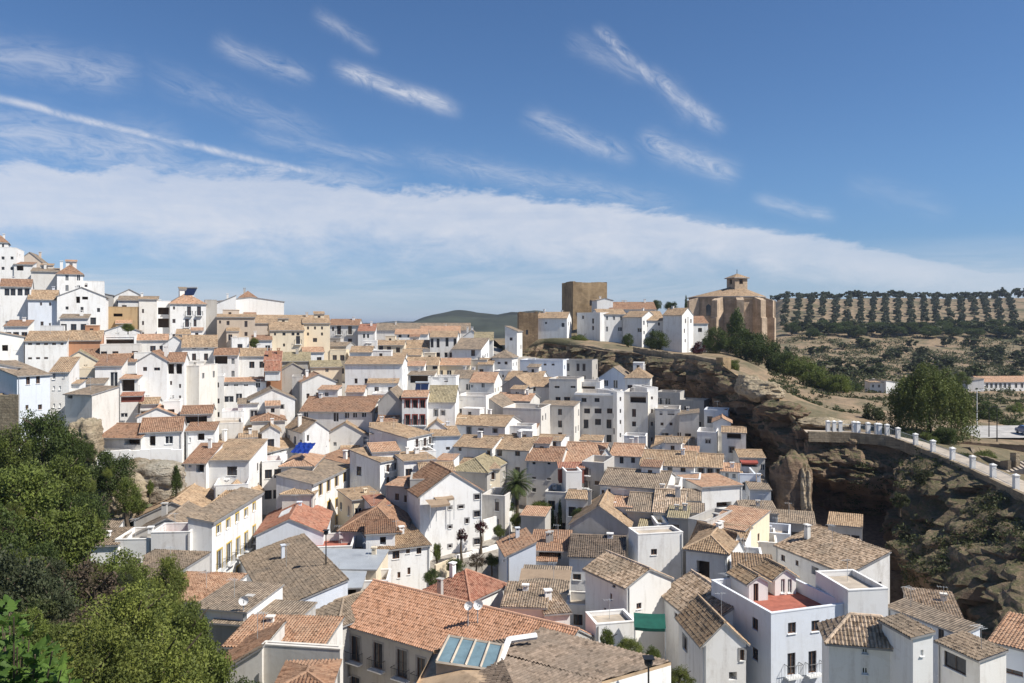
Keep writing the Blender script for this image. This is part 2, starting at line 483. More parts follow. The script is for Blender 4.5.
        planes = [[(-o,-v,z1-k*o+.05),(w+.1,-v,z1+r+.05),(w+.1,d+v,z1+r+.05),(-o,d+v,z1-k*o+.05)]]
    elif roof == 'sr':
        k = r/w; v = .14
        poly(bm, [(0,0,z1),(w,0,z1),(0,0,z1+r)]); poly(bm, [(w,d,z1),(0,d,z1),(0,d,z1+r)]); poly(bm, [(0,d,z1),(0,0,z1),(0,0,z1+r),(0,d,z1+r)])
        planes = [[(-.1,-v,z1+r+.05),(w+o,-v,z1-k*o+.05),(w+o,d+v,z1-k*o+.05),(-.1,d+v,z1+r+.05)]]
    wl = mesh_obj('wall', bm, wmat, root)
    fr_holes = wins[0][0] if wins and wins[0][3] == -Y else []
    if w > 5.5 and hgt > 3.5 and 88 < D < 215 and kind == 'w' and not cornice and rr.random() < .6 and group.startswith('white'):
        best = None
        for _ in range(8):
            aw = rr.uniform(2.2, min(6, w*.6)); ax = rr.uniform(.2, w-aw-.2); ah = rr.uniform(.32,.5)*hgt
            bad = sum(1 for q in fr_holes if q[0] < ax+aw and q[2] > ax and q[1] < ah+.9)
            if best is None or bad < best[0]: best = (bad, ax, aw, ah)
        bad, ax, aw, ah = best
        if bad == 0:
            ad = rr.uniform(1.8,3.2); ab = bmesh.new(); asl = rr.random() < .6
            O0 = Vector((ax,-ad,0)); hh2 = [(aw*.3-.4, ah-1.9, aw*.3+.4, ah-.7, 'w')] + ([(aw*.75-.4, ah-1.9, aw*.75+.4, ah-.7, 'w')] if aw > 3 else [])
            hs2 = facade(ab, O0, X, -Y, aw, z0, ah, hh2)
            facade(ab, Vector((ax+aw,-ad,0)), Y, X, ad-.003, z0, ah, []); facade(ab, Vector((ax,-.003,0)), -Y, -X, ad-.003, z0, ah, [])
            if asl:
                poly(ab, [(ax+aw,-ad,ah),(ax+aw,-.003,ah),(ax+aw,-.003,ah+.7)]); poly(ab, [(ax,-.003,ah),(ax,-ad,ah),(ax,-.003,ah+.7)])
            else:
                quad(ab, (ax+.15,-ad+.15,ah-.6), (ax+aw-.15,-ad+.15,ah-.6), (ax+aw-.15,-.003,ah-.6), (ax+.15,-.003,ah-.6))
                for q4 in ((ax-.02,-ad-.02,ax+aw+.02,-ad+.15),(ax-.02,-ad+.15,ax+.15,-.003),(ax+aw-.15,-ad+.15,ax+aw+.02,-.003)): box(ab, q4[0], q4[1], ah-.62, q4[2], q4[3], ah+.06)
            an = mesh_obj('annex', ab, wmat, root)
            window_parts(an, hs2, O0, X, -Y, max(D, 120), fm)
            if asl:
                ab = bmesh.new(); u2 = ab.loops.layers.uv.new('UVMap')
                roof_surface(ab, [(ax-.12,-ad-.2,ah), (ax+aw+.12,-ad-.2,ah), (ax+aw+.12,-.003,ah+.75), (ax-.12,-.003,ah+.75)], u2, near)
                mesh_obj('annex_roof', ab, [RM[rr.choice('tobgt')], 'grey_trim'], an)
    for hs, O, ee, nn in wins: window_parts(root, hs, O, ee, nn, D, fm, sur)
    if roof == 't':
        p = parapet; t = .22
        bm = bmesh.new()
        box(bm, t, t, z1-p-.15, w-t, d-t, z1-p)
        mesh_obj('terrace_floor', bm, floor, root)
        bm = bmesh.new()                                        # inner skin and coping of the parapet
        for (a0,b0,a1,b1) in ((-.03,-.03,w+.03,t),(-.03,d-t,w+.03,d+.03),(-.03,t,t,d-t),(w-t,t,w+.03,d-t)):
            box(bm, a0, b0, z1, a1, b1, z1+.09)
        for (a0,b0,a1,b1) in ((.1,.1,w-.1,t-.02),(.1,d-t+.02,w-.1,d-.1),(.1,t,t-.02,d-t),(w-t+.02,t,w-.1,d-t)):
            box(bm, a0, b0, z1-p, a1, b1, z1)
        mesh_obj('parapet', bm, wmat, root); Rr.free()
    else:
        for pl in planes: roof_surface(Rr, pl, uvl, near)
        mesh_obj('roof', Rr, [rmat, 'grey_trim' if trim is None else trim], root)
        if ridges and D < 150:
            bm = bmesh.new()
            for a, b in ridges: ridge_line(bm, a, b, .13 if D < 100 else .11)
            mesh_obj('ridge_tiles', bm, rmat, root)
    if cornice:
        bm = bmesh.new(); box(bm, -.1, -.22, z1-.35, w+.1, -.005, z1-.02); mesh_obj('cornice', bm, cornice, root)
    if D < 125 and w > 2.5 and sink > 1 and rr.random() < .6:
        bm = bmesh.new(); px_ = rr.choice([.18, w-.18]); bar(bm, (px_,-.07,-3), (px_,-.07,z1-.1), .05, 5); mesh_obj('drainpipe', bm, rr.choice(['grey_trim','metal_sheet']), root)
    if roof in 'fh' and w > 5 and d >= 6 and 92 < D < 210 and rr.random() < .34 and group.startswith('white'):
        rw, rd = rr.uniform(2, min(3.6, w*.45)), rr.uniform(2, 3.2); rx_ = rr.uniform(.3, w-rw-.3); ry_ = d*rr.uniform(.42,.6); zt = z1+r+rr.uniform(.5,1.3)
        ab = bmesh.new(); O0 = Vector((rx_,ry_,0)); zb_ = z1-.2
        hs3 = facade(ab, O0, X, -Y, rw, zb_, zt, [(rw*.35, zt-1.15, rw*.35+.6, zt-.45, 'w')])
        facade(ab, O0+Vector((rw,0,0)), Y, X, rd, zb_, zt, []); facade(ab, O0+Vector((0,rd,0)), -Y, -X, rd, zb_, zt, []); facade(ab, O0+Vector((rw,rd,0)), -X, Y, rw, zb_, zt, [])
        rm_ = mesh_obj('rooftop_room', ab, wmat, root); window_parts(rm_, hs3, O0, X, -Y, 150, fm)
        ab = bmesh.new()
        if rr.random() < .6:
            u2 = ab.loops.layers.uv.new('UVMap'); roof_surface(ab, [(rx_-.15,ry_-.2,zt), (rx_+rw+.15,ry_-.2,zt), (rx_+rw+.15,ry_+rd+.1,zt+.6), (rx_-.15,ry_+rd+.1,zt+.6)], u2, near)
            poly(ab, [(rx_,ry_+rd,zt),(rx_+rw,ry_+rd,zt),(rx_+rw,ry_+rd,zt+.5),(rx_,ry_+rd,zt+.5)], 1)
            mesh_obj('room_roof', ab, [RM[rr.choice('tobgt')], 'grey_trim'], rm_)
        else: box(ab, rx_-.06, ry_-.06, zt, rx_+rw+.06, ry_+rd+.06, zt+.14); mesh_obj('room_roof', ab, wmat, rm_)
    for i in range(ch):
        cx = w*rr.uniform(.15,.85); cy = d*rr.uniform(.35,.8); s = rr.uniform(.2,.32)
        zt = z1+(r if roof != 't' else -.3)+rr.uniform(.1,.6)
        bm = bmesh.new()
        box(bm, cx-s, cy-s*.8, z1-.2, cx+s, cy+s*.8, zt)
        for sx in (-1, 1):
            box(bm, cx+sx*s*.7-.07, cy-s*.7, zt, cx+sx*s*.7+.07, cy+s*.7, zt+.25)
        box(bm, cx-s-.08, cy-s*.8-.08, zt+.25, cx+s+.08, cy+s*.8+.08, zt+.36)
        mesh_obj('chimney', bm, wmat, root)
    for fx in (0, w/2, w):
        for fy in (0, d):
            q = A+e*fx+bk*fy; BASES.append((q.x, q.y, A.z-hgt-(3.6 if D < 200 and sink > 1 else .6)))
    HOUSES.append(dict(root=root, A=A, e=e, bk=bk, w=w, d=d, h=hgt, z=A.z, r=r, D=D, ang=ang))
    return HOUSES[-1]
# ================= far left hill, top rows
H('small white house with brown hipped roof at the very top left corner of the town', -8, 8, 241, 20, 'h', 236, 7, yaw=15, rc='b', win=[(3,246,2,4)])
H('big plain white block with flat top and two small windows on the left hilltop', -14, 16, 247, 42, 't', d=10, yaw=8, win=[(3,258,3,3),(12,258,3,3)])
H('beige house with grey brown roof just right of the white hilltop block', 16, 43, 262, 18, 'g', 252, 8, D=200, yaw=5, wc='b', rc='g')
H('low white house with a dark window below the beige hilltop house', 14, 33, 264, 22, 's', 262, 6, yaw=10, wc='w', rc='b', win=[(20,268,7,5,'o')])
H('pale grey shallow roofed house just left of the hipped roof house on the left skyline', 31, 60, 271, 22, 'f', 268, 8, yaw=10, wc='o', rc='g')
H('white house with brown hipped roof and two tall dark windows on the left skyline', 57, 83, 273, 22, 'h', 265, 8, yaw=14, rc='b', win=[(67,277,3,7),(78.5,277,3,7)], ch=1)
H('low white terrace right of the hipped roof house on the left skyline', 82, 104, 281, 14, 't', d=7, yaw=12, win=[(86,285,3,4)])
H('long white house with a glazed timber gallery under its brown roof at the left edge', 0, 31, 286, 50, 'f', 279, 8, yaw=14, rc='b', win=[(7,292,5,7),(13,292,5,7),(20,292,5,7),(27,292,5,7),(8,324,5,6)], sur='white_paint')
H('pale blue white house with tan roof below the glazed gallery house', 28, 57, 299, 36, 'f', 290, 8, yaw=12, wc='l', win=[(41,304,2,3),(50,304,2,3),(42,325,3,7),(50,325,2,4)], rc='t')
H('tall white gabled house with grey awning over its terrace on the left hill', 57, 106, 296, 42, 'g', 287, 9, yaw=10, rc='g', win=[(78,297,4,12,'o'),(85,295,6,9,'o'),(67,308,3,3),(82,310,3,6),(93,321,6,7),(98.5,310,3,4),(66,322,4,5),(74,322,4,5)])
H('narrow grey rendered wall house beside the tall white gabled house', 105, 113, 295, 20, 'sr', d=6, yaw=10, wc='g')
H('white house with shallow gabled roof above the ochre wall', 112, 146, 297, 18, 'g', 289, 8, yaw=12, rc='b', win=[(120,303,6,3)])
H('blank ochre yellow wall building with plants at its foot', 106, 141, 307, 26, 't', d=6, yaw=10, wc='s', win=[(118,315,9,3,'o')])
H('tall plain white house right of the ochre wall building', 139, 157, 299, 36, 's', 297, 7, yaw=12, wc='o', win=[(143,311,2,4),(143,323,2,4)])
H('white house with brown awning roof set behind the tall plain white house', 118, 158, 300, 12, 's', 296, 5, D=176, yaw=8, rc='g', win='3x1')
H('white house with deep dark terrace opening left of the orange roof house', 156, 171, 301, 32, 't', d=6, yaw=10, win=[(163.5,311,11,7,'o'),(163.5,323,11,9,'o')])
H('white house with bright orange roof and balconies on the left skyline', 170, 206, 303, 34, 'h', 293, 9, yaw=14, rc='o', win=[(189,311,4,9,'b'),(199,311,4,9,'b'),(174,308,2,3),(187,323,4,8,'b'),(195,323,3,7),(206,323,2,4),(174,321,3,4)], ch=2)
H('grey rendered party wall house between the orange roof house and the white hall', 205, 217, 300, 30, 't', d=8, yaw=8, wc='g', D=178)
# hall
H('large plain white hall with flat roof and small lantern on the skyline', 217, 284, 301, 22, 'g', 297, 14, D=200, yaw=6, wc='w', rc='g')
H('low white wing with sloping top left of the large white hall', 217, 236, 303, 20, 'sl', d=8, D=194, yaw=6, r=2.0)
H('small brown tiled lantern house standing on top of the white hall', 239, 257, 297, 14, 'h', 291, 6, D=206, yaw=6, wc='g', rc='b')
# ================= second rows left
H('white house with long tan roof and shaded upper wall at the left edge', 25, 67, 341, 26, 's', 331, 6, yaw=10, win=[(30,344,4,2),(38,344,4,2),(46,344,4,2),(54,344,4,2),(62,344,3,2)], rc='t')
H('white gable end house at the left picture edge beside the long tan roof', -14, 24, 337, 34, 'sr', d=7, yaw=16, rc='t', r=1.2, win=[(5,348,6,6,'o')])
H('house with bare orange brick side wall and tan roof on the left hill', 67, 101, 340, 22, 'f', 331, 6, yaw=6, wc='k', rc='t')
H('small white front room with two windows attached right of the orange brick wall', 85, 102, 340, 20, 's', 337, 3, D=145, yaw=6, wc='w', win=[(89,345,3,3),(97,345,3,3)])
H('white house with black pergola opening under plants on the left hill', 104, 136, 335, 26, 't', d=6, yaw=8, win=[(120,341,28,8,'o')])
H('white house behind the black pergola with its gable turned to the valley', 104, 140, 331, 14, 'g', 325, 6, D=156, yaw=8, rc='g')
H('white house with pinkish terrace roofs right of the black pergola', 136, 168, 340, 22, 'f', 334, 6, yaw=8, rc='o', win='3x1')
H('white house with broad tan roof and six small windows below the orange roof house', 182, 217, 347, 24, 'f', 335, 8, yaw=6, rc='t', win=[(185,357,3,4),(194,347.5,4,3),(206,347.5,4,3),(194,357,4,7),(206,357,4,7)])
H('white house with brown roof between the pink terrace house and the six window house', 163, 186, 344, 24, 'g', 336, 8, yaw=4, rc='t', D=152)
H('long low reddish roof house at left behind the white gable with green blind', 80, 136, 362, 16, 'f', 349, 9, yaw=4, rc='b', wc='w')
H('white wavy gabled house above the beige gallery on the left', 60, 98, 362, 22, 'g', 351, 8, yaw=12, rc='v', wc='c')
H('pale blue white house with tan roof standing on the stone wall at the left edge', 17, 50, 376, 42, 's', 361, 7, D=104, y1=374, yaw=0, wc='l', rc='g', win=[(28,380,4,9),(38,379,4,9),(27,407,3,4),(40,407,4,5)])
H('white side wall house at the left picture edge above the rough stone wall', -20, 18, 368, 34, 'sr', d=7, D=105, yaw=10, wc='w', rc='g', r=1)
H('white house with long sloping tan roof right of the pale blue white house', 50, 69, 372, 34, 's', 357, 7, D=110, yaw=4, rc='t', win=[(54,375,3,9),(64,375,2,6),(54,388,2,4),(60,388,2,4)])
H('cream house with a slim terrace above the tilted white gallery', 78, 99, 369, 30, 't', d=5, yaw=6, wc='c', win=[(88,380,16,4)])
H('white gallery with tilted deck roof on stilts above the green slope', 65, 92, 394, 14, 's', 386, 5, D=108, yaw=-14, rc='g', wc='o', win=[(70,396,5,5,'o')])
H('tall white house with green blind on its upper window', 95, 122, 366, 62, 's', 358, 6, yaw=4, win=[(114,380,7,16),(106,400,3,4),(115,400,4,5),(104,415,3,5),(115,415,4,4),(100,392,2,3)], rc='b', D=124)
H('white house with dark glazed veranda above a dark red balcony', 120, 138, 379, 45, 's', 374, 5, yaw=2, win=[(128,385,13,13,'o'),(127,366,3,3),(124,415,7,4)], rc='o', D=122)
H('dark red balcony room on the front of the white veranda house', 121, 142, 396, 5, 's', 392, 2, D=118, wc='m', rc='r', sink=.2, yaw=2)
H('tall plain white gabled house with a small tan canopy near the left', 137, 167, 361, 58, 'g', 352, 9, yaw=2, rc='b', win=[(145,369,4,4),(157,369,6,3),(153,400,3,4)], D=126)
H('white house with two big dark openings under its brown roof beside the plain gable', 167, 184, 362, 58, 'f', 353, 7, yaw=2, rc='b', win=[(171,369,6,10,'o'),(179,369,6,10,'o'),(171,383,2,4),(180,386,2,4),(173,397,2,3),(180,397,2,3)], D=128)
H('low white house with brown roof and paned windows above the white retaining wall', 140, 182, 432, 22, 'f', 418, 7, yaw=4, rc='b', win=[(152.5,441,6,10,'o'),(169,440,8,8)], D=108, fm='white_paint')
H('low dark porch with broad brown tiled roof above the white retaining wall', 98, 141, 437, 12, 'f', 424, 7, yaw=-6, rc='b', wc='o', win=[(132,441,16,8,'o')], D=108)
H('small brick red roofed gable behind the low brown roof', 137, 177, 417, 18, 'g', 408, 6, yaw=6, rc='o', D=118)
H('plain white tall house right of the two dark openings with stepped terrace', 184, 199, 366, 50, 't', d=7, yaw=-4, wc='o', D=132)
H('brown roofed house with dark timber veranda right of the low brown roof', 181, 212, 414, 18, 'f', 406, 6, yaw=2, rc='b', wc='o', win=[(196,420,22,7,'o')], D=118)
H('white house with brown tiled porch roof and one dark window below the timber veranda', 186, 215, 431, 28, 's', 422, 5, yaw=0, rc='b', win=[(201,437,7,7,'o'),(190,440,2,5)], D=113)
H('white lean to with steep brown tiled patch roof and dark opening below', 184, 206, 463, 18, 's', 443, 6, yaw=0, rc='b', win=[(200,468,8,9,'o'),(190,466,3,3)], D=106)
# ================= middle left block
H('white apartment block with roof terrace left of the big dark windows', 197, 224, 377, 40, 't', d=8, yaw=4, win=[(204,386,3,5),(211,387,3,12),(218,385,2,5),(204,400,3,7),(218,401,3,5)], D=140, floor='grey_floor')
H('tall stepped white wall behind the roof terrace of the white apartment block', 184, 204, 362, 40, 't', d=7, yaw=4, D=146, wc='o')
H('white house with large square dark windows in the middle left', 223, 266, 382, 36, 'f', 378, 7, yaw=2, rc='o', win=[(229,399,9,6),(239,398,6,9),(226,385,4,2),(236,385,4,2),(246,385,4,2),(258,385,4,5)], D=142)
H('white house with veranda and small brown roofs above the large dark windows', 214, 238, 355, 26, 'f', 348, 6, yaw=2, rc='b', win=[(221,360,13,8,'o'),(233,361,3,6)], D=150)
H('little white house with one window beside the round green tree', 232, 249, 338, 20, 't', d=6, yaw=8, win=[(240,346,5,4)], D=166)
H('white house with wide tan roof in front of the round green tree', 236, 266, 356, 30, 'f', 348, 7, yaw=2, rc='t', win='3x1', D=155)
H('narrow orange walled house with dark red roofs in the middle left', 264, 281, 362, 48, 's', 351, 5, yaw=0, wc='k', rc='r', win=[(272,378,12,7,'o')], D=146)
H('white room under the dark red roof of the narrow orange house', 265, 280, 370, 8, 's', 360, 2, yaw=0, wc='w', rc='r', D=143, sink=.5)
H('stone house with grey brick corner and two arched windows under a flat roof', 217, 255, 317, 28, 'f', 314, 9, yaw=4, wc='b', rc='t', win=[(228,323,3,4),(246,324,3,6),(246,334,3,4),(220,322,2,3)])
H('very long brown roof behind the two beige houses on the skyline', 250, 330, 323, 12, 'f', 315, 10, yaw=3, D=196, wc='b', rc='t')
H('beige house with two rows of small windows and a dark door', 270, 304, 330, 26, 'f', 322, 8, yaw=6, wc='c', rc='t', win=[(275,334,2,3),(284,334,3,3),(293,334,3,3),(284,345,2,3),(298,340,4,8,'b'),(298,334,3,3)])
H('cream house with small square windows right of the beige house with dark door', 303, 330, 323, 32, 'f', 318, 8, yaw=3, wc='c', rc='t', win=[(308,328,2,3),(315,328,2,3),(322,328,2,3),(308,334,2,3),(315,340,4,4),(322,334,2,3)])
H('white house with dark brown roof and two dark balconies on the skyline', 329, 359, 325, 26, 'f', 319, 8, yaw=4, rc='b', win=[(333,329,2,4),(339,330,4,9,'b'),(350,330,4,9,'b')], D=200)
H('narrow white house with red brown roof at the end of the skyline row', 358, 375, 331, 14, 's', 324, 6, yaw=6, rc='r', win=[(364,336,2,4),(368,336,2,4)], D=196)
H('little white turret room with one tall window below the red brown roof', 363, 377, 341, 20, 't', d=5, yaw=8, win=[(370,347,3,8)], D=180)
H('grey shallow gabled house below the skyline row', 321, 346, 346, 16, 'f', 342, 7, yaw=-6, wc='g', rc='g', D=186)
H('white house with small brown roof between the cream house and the grey gable', 303, 324, 352, 18, 'f', 347, 6, yaw=4, rc='o', win='2x1', D=170)
H('house with broad olive brown roof and grey gable wall in the middle left', 280, 310, 361, 24, 'f', 352, 8, yaw=0, wc='g', rc='v', win=[(288,369,4,6)], D=156)
H('white house with grey patio wall below the olive brown roof', 281, 305, 370, 24, 'g', 363, 7, yaw=4, wc='g', rc='v', D=150)
H('pale yellow house with olive roof beside the large blank white wall', 311, 342, 367, 34, 'f', 361, 8, yaw=4, wc='c', rc='v', win=[(327,370,3,4),(337,381,3,4),(337,392,3,5)], D=148)
H('large blank white house with only two tiny dark windows', 345, 402, 364, 36, 'f', 357, 10, yaw=2, wc='w', rc='t', win=[(356,381,3,5),(366,381,3,5)], D=148)
H('white gabled house with three small windows left of the large brown roof', 302, 336, 382, 34, 'g', 374, 7, yaw=8, rc='o', win=[(308,396,3,5),(317.5,395,3,5),(328,395,3,5)], D=140)
H('small white house with red brown canopy roof above the three small windows', 304, 318, 383, 12, 'h', 376, 5, D=142, rc='b', wc='w', yaw=8)
H('white house with pointed gable and grey side wall in the middle left', 250, 295, 400, 26, 'g', 389, 7, yaw=6, rc='g', win=[(270,408,3,5),(282,407,3,4),(292,396,3,4)], D=132)
H('tall narrow grey house between the pointed gable and the three small windows', 292, 303, 377, 40, 't', d=6, yaw=0, wc='g', D=143)
H('long house with large dark brown roof and small white chimney in the town centre', 300, 372, 411, 20, 'f', 397, 10, yaw=-4, rc='b', win=[(306,414,4,6),(336,417,5,9),(347,415,4,6),(364,414,4,6),(355,415,4,5)], ch=1, D=133)
H('white house with small tan roof attached right of the large dark brown roof', 372, 397, 412, 24, 'f', 403, 7, yaw=-4, rc='t', win=[(390,412,4,8),(379,416,3,5)], D=134)
# ================= middle / centre
H('white house with row of windows and faded red roof on the far ridge', 395, 428, 334, 16, 'f', 329, 7, yaw=4, rc='o', win=[(400,336,3,3),(409,336,3,3),(417,336,3,3)], D=216)
H('long low tan roof on the ridge at the far edge of the town', 375, 470, 330, 10, 'f', 323, 9, yaw=2, wc='o', rc='g', D=238)
H('low pink roofed house on the ridge left of the small white pediment', 420, 460, 333, 12, 'f', 326, 8, yaw=2, wc='o', rc='o', D=228, win='4x1')
H('cream house with two dark brown windows and tan roof near the far ridge', 375, 404, 345, 20, 'f', 340, 7, yaw=3, wc='c', rc='t', win=[(381,349,4,7),(389,349,4,5),(398,350,4,5)], D=192)
H('white house with long tan roof below the row of windows on the far ridge', 402, 431, 348, 16, 'f', 340, 8, yaw=3, wc='w', rc='t', win='3x1', D=198)
H('white three bay house with tall dark windows in two rows near the far ridge', 430, 457, 337, 28, 'f', 331, 8, yaw=0, rc='t', win=[(432,343,3,9),(438,343,3,9),(447,342,3,9),(455,343,3,9),(431,355,3,5),(438,355,4,5),(446,355,3,5),(451,355,3,5)], D=198)
H('white house with very broad grey roof slope near the far ridge', 452, 481, 349, 18, 's', 338, 9, yaw=-2, rc='g', win=[(473,353,4,6)], D=194)
H('small white pediment gable peeping over the roofs of the far ridge', 464, 480, 336, 12, 'g', 330, 6, yaw=0, rc='g', D=216)
H('white house with olive roof right of the small white pediment', 474, 493, 340, 18, 'f', 332, 7, yaw=0, rc='v', win=[(482,344,3,7)], D=205)
H('small tan roofed white house with one window in front of the three bay house', 402, 421, 355, 18, 'f', 349, 6, yaw=2, wc='c', rc='t', win='2x1', D=184)
H('white house with large tan roof and balconies left of the veranda house', 376, 404, 360, 26, 'f', 353, 8, yaw=0, rc='t', win=[(402,365,8,5,'o'),(384,369,3,4)], D=170)
H('white balcony house with long dark opening in the upper centre', 380, 404, 369, 20, 't', d=6, yaw=-2, win=[(391,377,15,6,'o'),(382,377,2,5)], D=163)
H('tan roofed house with small windows above the dark veranda in the centre', 403, 438, 365, 12, 'f', 357, 7, yaw=0, wc='c', rc='t', win=[(416,368,4,4),(425,368,4,4),(435,367,5,4),(442,367,3,7)], D=172)
H('white house with flat orange roofs right of the small windows in the centre', 437, 470, 365, 16, 'f', 358, 8, yaw=0, wc='c', rc='o', win='4x1', D=176)
H('low house with wide dark veranda and pale flat roof in the centre', 408, 434, 375, 14, 's', 371, 6, yaw=0, rc='g', wc='o', win=[(421,379,22,8,'o')], D=160)
H('white house with arched blind window right of the dark veranda', 428, 456, 377, 18, 't', d=6, yaw=-3, win=[(436,379,6,3),(446,380,4,4)], D=158)
H('grey rendered block in front of the olive roofed white house', 471, 487, 360, 22, 't', d=7, yaw=-2, wc='g', D=180)
H('white house with dusty orange roof below the grey rendered block', 470, 494, 382, 18, 'f', 372, 8, yaw=-2, rc='o', win=[(483,385,3,5),(472,386,2,3)], D=160)
H('white house with several small roofs left of the dusty orange roof', 452, 474, 378, 20, 'f', 370, 7, yaw=-2, rc='g', win='2x1', D=163)
H('slim white tower house with hipped grey roof below the castle rock', 492, 512, 357, 20, 'h', 350, 6, yaw=-4, rc='g', win=[(499,363,3,2),(506,363,3,3)], D=180)
H('white house with two rows of slit windows under the slim tower house', 494, 511, 371, 30, 't', d=5, yaw=-3, win=[(498,375,2,5),(503,375,2,5),(498,388,3,9)], D=174)
H('tall white house at the foot of the castle rock with sloping roof edge', 505, 517, 331, 24, 'sr', d=6, yaw=-6, r=1.4, rc='g', win=[(511,339,3,3)], D=222)
H('white house with red window surrounds and red cornice in the town centre', 402, 427, 397, 34, 'f', 391, 8, yaw=2, rc='o', win=[(407.5,404,4,8),(415,404,4,8),(422.5,404,4,8),(407.5,420,4,10,'b'),(415,420,4,10,'b'),(422.5,420,4,10,'b')], sur='red_paint', cornice='red_paint', D=128, fm='brown_wood')
H('grey gabled party wall attached left of the house with red window surrounds', 378, 402, 402, 30, 'g', 390, 9, yaw=0, wc='g', rc='g', win=[(394,420,3,6),(399,397,2,4)], D=130)
H('long white house with olive roof behind the house with red window surrounds', 427, 455, 402, 30, 'f', 386, 12, yaw=0, rc='v', win=[(436,413,3,7),(443,413,3,5)], D=131)
H('white terraced house with two dark windows left of the large grey gable', 455, 486, 396, 30, 't', d=7, yaw=-3, win=[(461,398,3,6),(474,397,3,5),(487,396,3,5)], D=140)
H('grey gabled house with dark solar panel on its wall near the castle foot', 502, 529, 386, 22, 'g', 376, 8, yaw=-8, wc='g', rc='t', win=[(516,391,9,6)], D=158)
H('white house with long tan roof right of the grey solar gable', 528, 552, 386, 28, 'f', 377, 8, yaw=-10, wc='w', rc='t', win=[(534,389,3,4)], D=160)
H('white house with wide tan roofs below the castle rock', 505, 541, 380, 14, 'f', 371, 8, yaw=-6, rc='t', D=170, win='4x1')
H('large grey gable wall house in the centre with low tan roof', 470, 506, 409, 24, 'g', 398, 9, yaw=-6, wc='g', rc='g', D=142)
H('tan roofed house above the large grey gable wall', 495, 530, 400, 14, 'f', 393, 7, yaw=-8, wc='o', rc='o', D=150, win='4x1')
H('pale grey white blank wall house under the tan roof in the centre', 503, 541, 408, 30, 't', d=8, yaw=-6, wc='o', D=138)
H('long shaded white house with tan roof and three small windows in the centre', 450, 505, 424, 22, 'f', 415, 8, yaw=-10, rc='t', win=[(469,431,4,8),(481,431,4,4),(495,431,4,4)], D=132)
H('pale blue curved wall house in the town centre', 433, 460, 436, 28, 'f', 427, 8, yaw=14, wc='l', rc='t', win=[(448,433,4,3)], D=124)
H('shaded white house with long orange tan roof and three dark doors', 454, 492, 446, 24, 'f', 436, 8, yaw=-10, rc='t', win=[(460,449,3,4),(490,455,6,9,'b')], D=122)
H('shaded white house with two square windows under the long orange tan roof', 490, 529, 448, 24, 'f', 436, 8, yaw=-12, rc='t', win=[(499.5,453,5,6),(517.5,453,5,6)], D=122)
H('pink beige gabled house left of the balcony row in the centre', 322, 369, 437, 26, 'g', 423, 9, yaw=8, wc='w', rc='t', win=[(365,441,3,9),(335,444,3,4)], D=128.5)
H('tan roofed white house behind the pink beige gabled house', 346, 380, 428, 22, 'f', 418, 8, yaw=6, rc='t', win='3x1', D=140)
H('house with tan roof and balconied front facing the narrow street in the centre', 407, 432, 438, 40, 's', None, 7, D=118, yaw=62, rc='t', r=1.2, kind='b', win=[(417,443,3,8,'b'),(425,442,3,8,'b'),(430,440,2,7,'b'),(418,457,3,9,'b'),(425,455,3,8,'b')])
H('tan roofed white house left of the narrow street above the orange roofs', 370, 397, 433, 26, 'f', 423, 8, yaw=10, rc='t', win='3x1', D=121)
H('house with broken tan roofs above the balconies on the narrow street', 372, 400, 452, 26, 'f', 443, 7, yaw=20, rc='o', wc='w', win='3x1', D=114)
H('white house with dark balconies along the narrow street below the broken tan roofs', 380, 405, 462, 34, 's', None, 6, D=112, yaw=55, rc='t', r=1.2, win=[(388,468,3,7,'b'),(396,466,3,7,'b'),(403,463,2,6,'b'),(388,481,3,8,'b'),(397,479,3,7,'b')])
H('house with olive roof and yellow end wall above the palm tree', 451, 487, 470, 24, 'h', 456, 10, yaw=-8, rc='v', wc='g', D=114)
H('yellow plastered end of the olive roofed house', 486, 500, 469, 24, 's', 459, 6, yaw=14, wc='c', rc='t', win=[(493,476,3,7)], D=114)
H('orange tiled house with three small windows left of the big white house', 386, 423, 485, 38, 'f', 479, 7, yaw=-20, rc='o', wc='g', win=[(397,497,4,7),(406,499,4,7),(414,502,4,10)], D=104, sur=None)
H('big white house with grey roof terrace above the garden', 420, 482, 496, 62, 'g', 472, 8, D=98, yaw=24, rc='b', win=[(477,497,5,5),(461,507,5,3),(477,514,6,6),(450,508,3,3),(467,521,3,5),(450,527,3,3)], near=True)
H('grey rooftop store with flat sheet roof beside the big white house', 410, 438, 480, 14, 't', d=5, D=102, yaw=5, wc='g', floor='grey_floor', win=[(431,481,4,5)])
H('low tan roofed house behind the rooftop store in the centre', 420, 455, 472, 14, 'f', 463, 7, D=108, yaw=10, rc='t', wc='w')
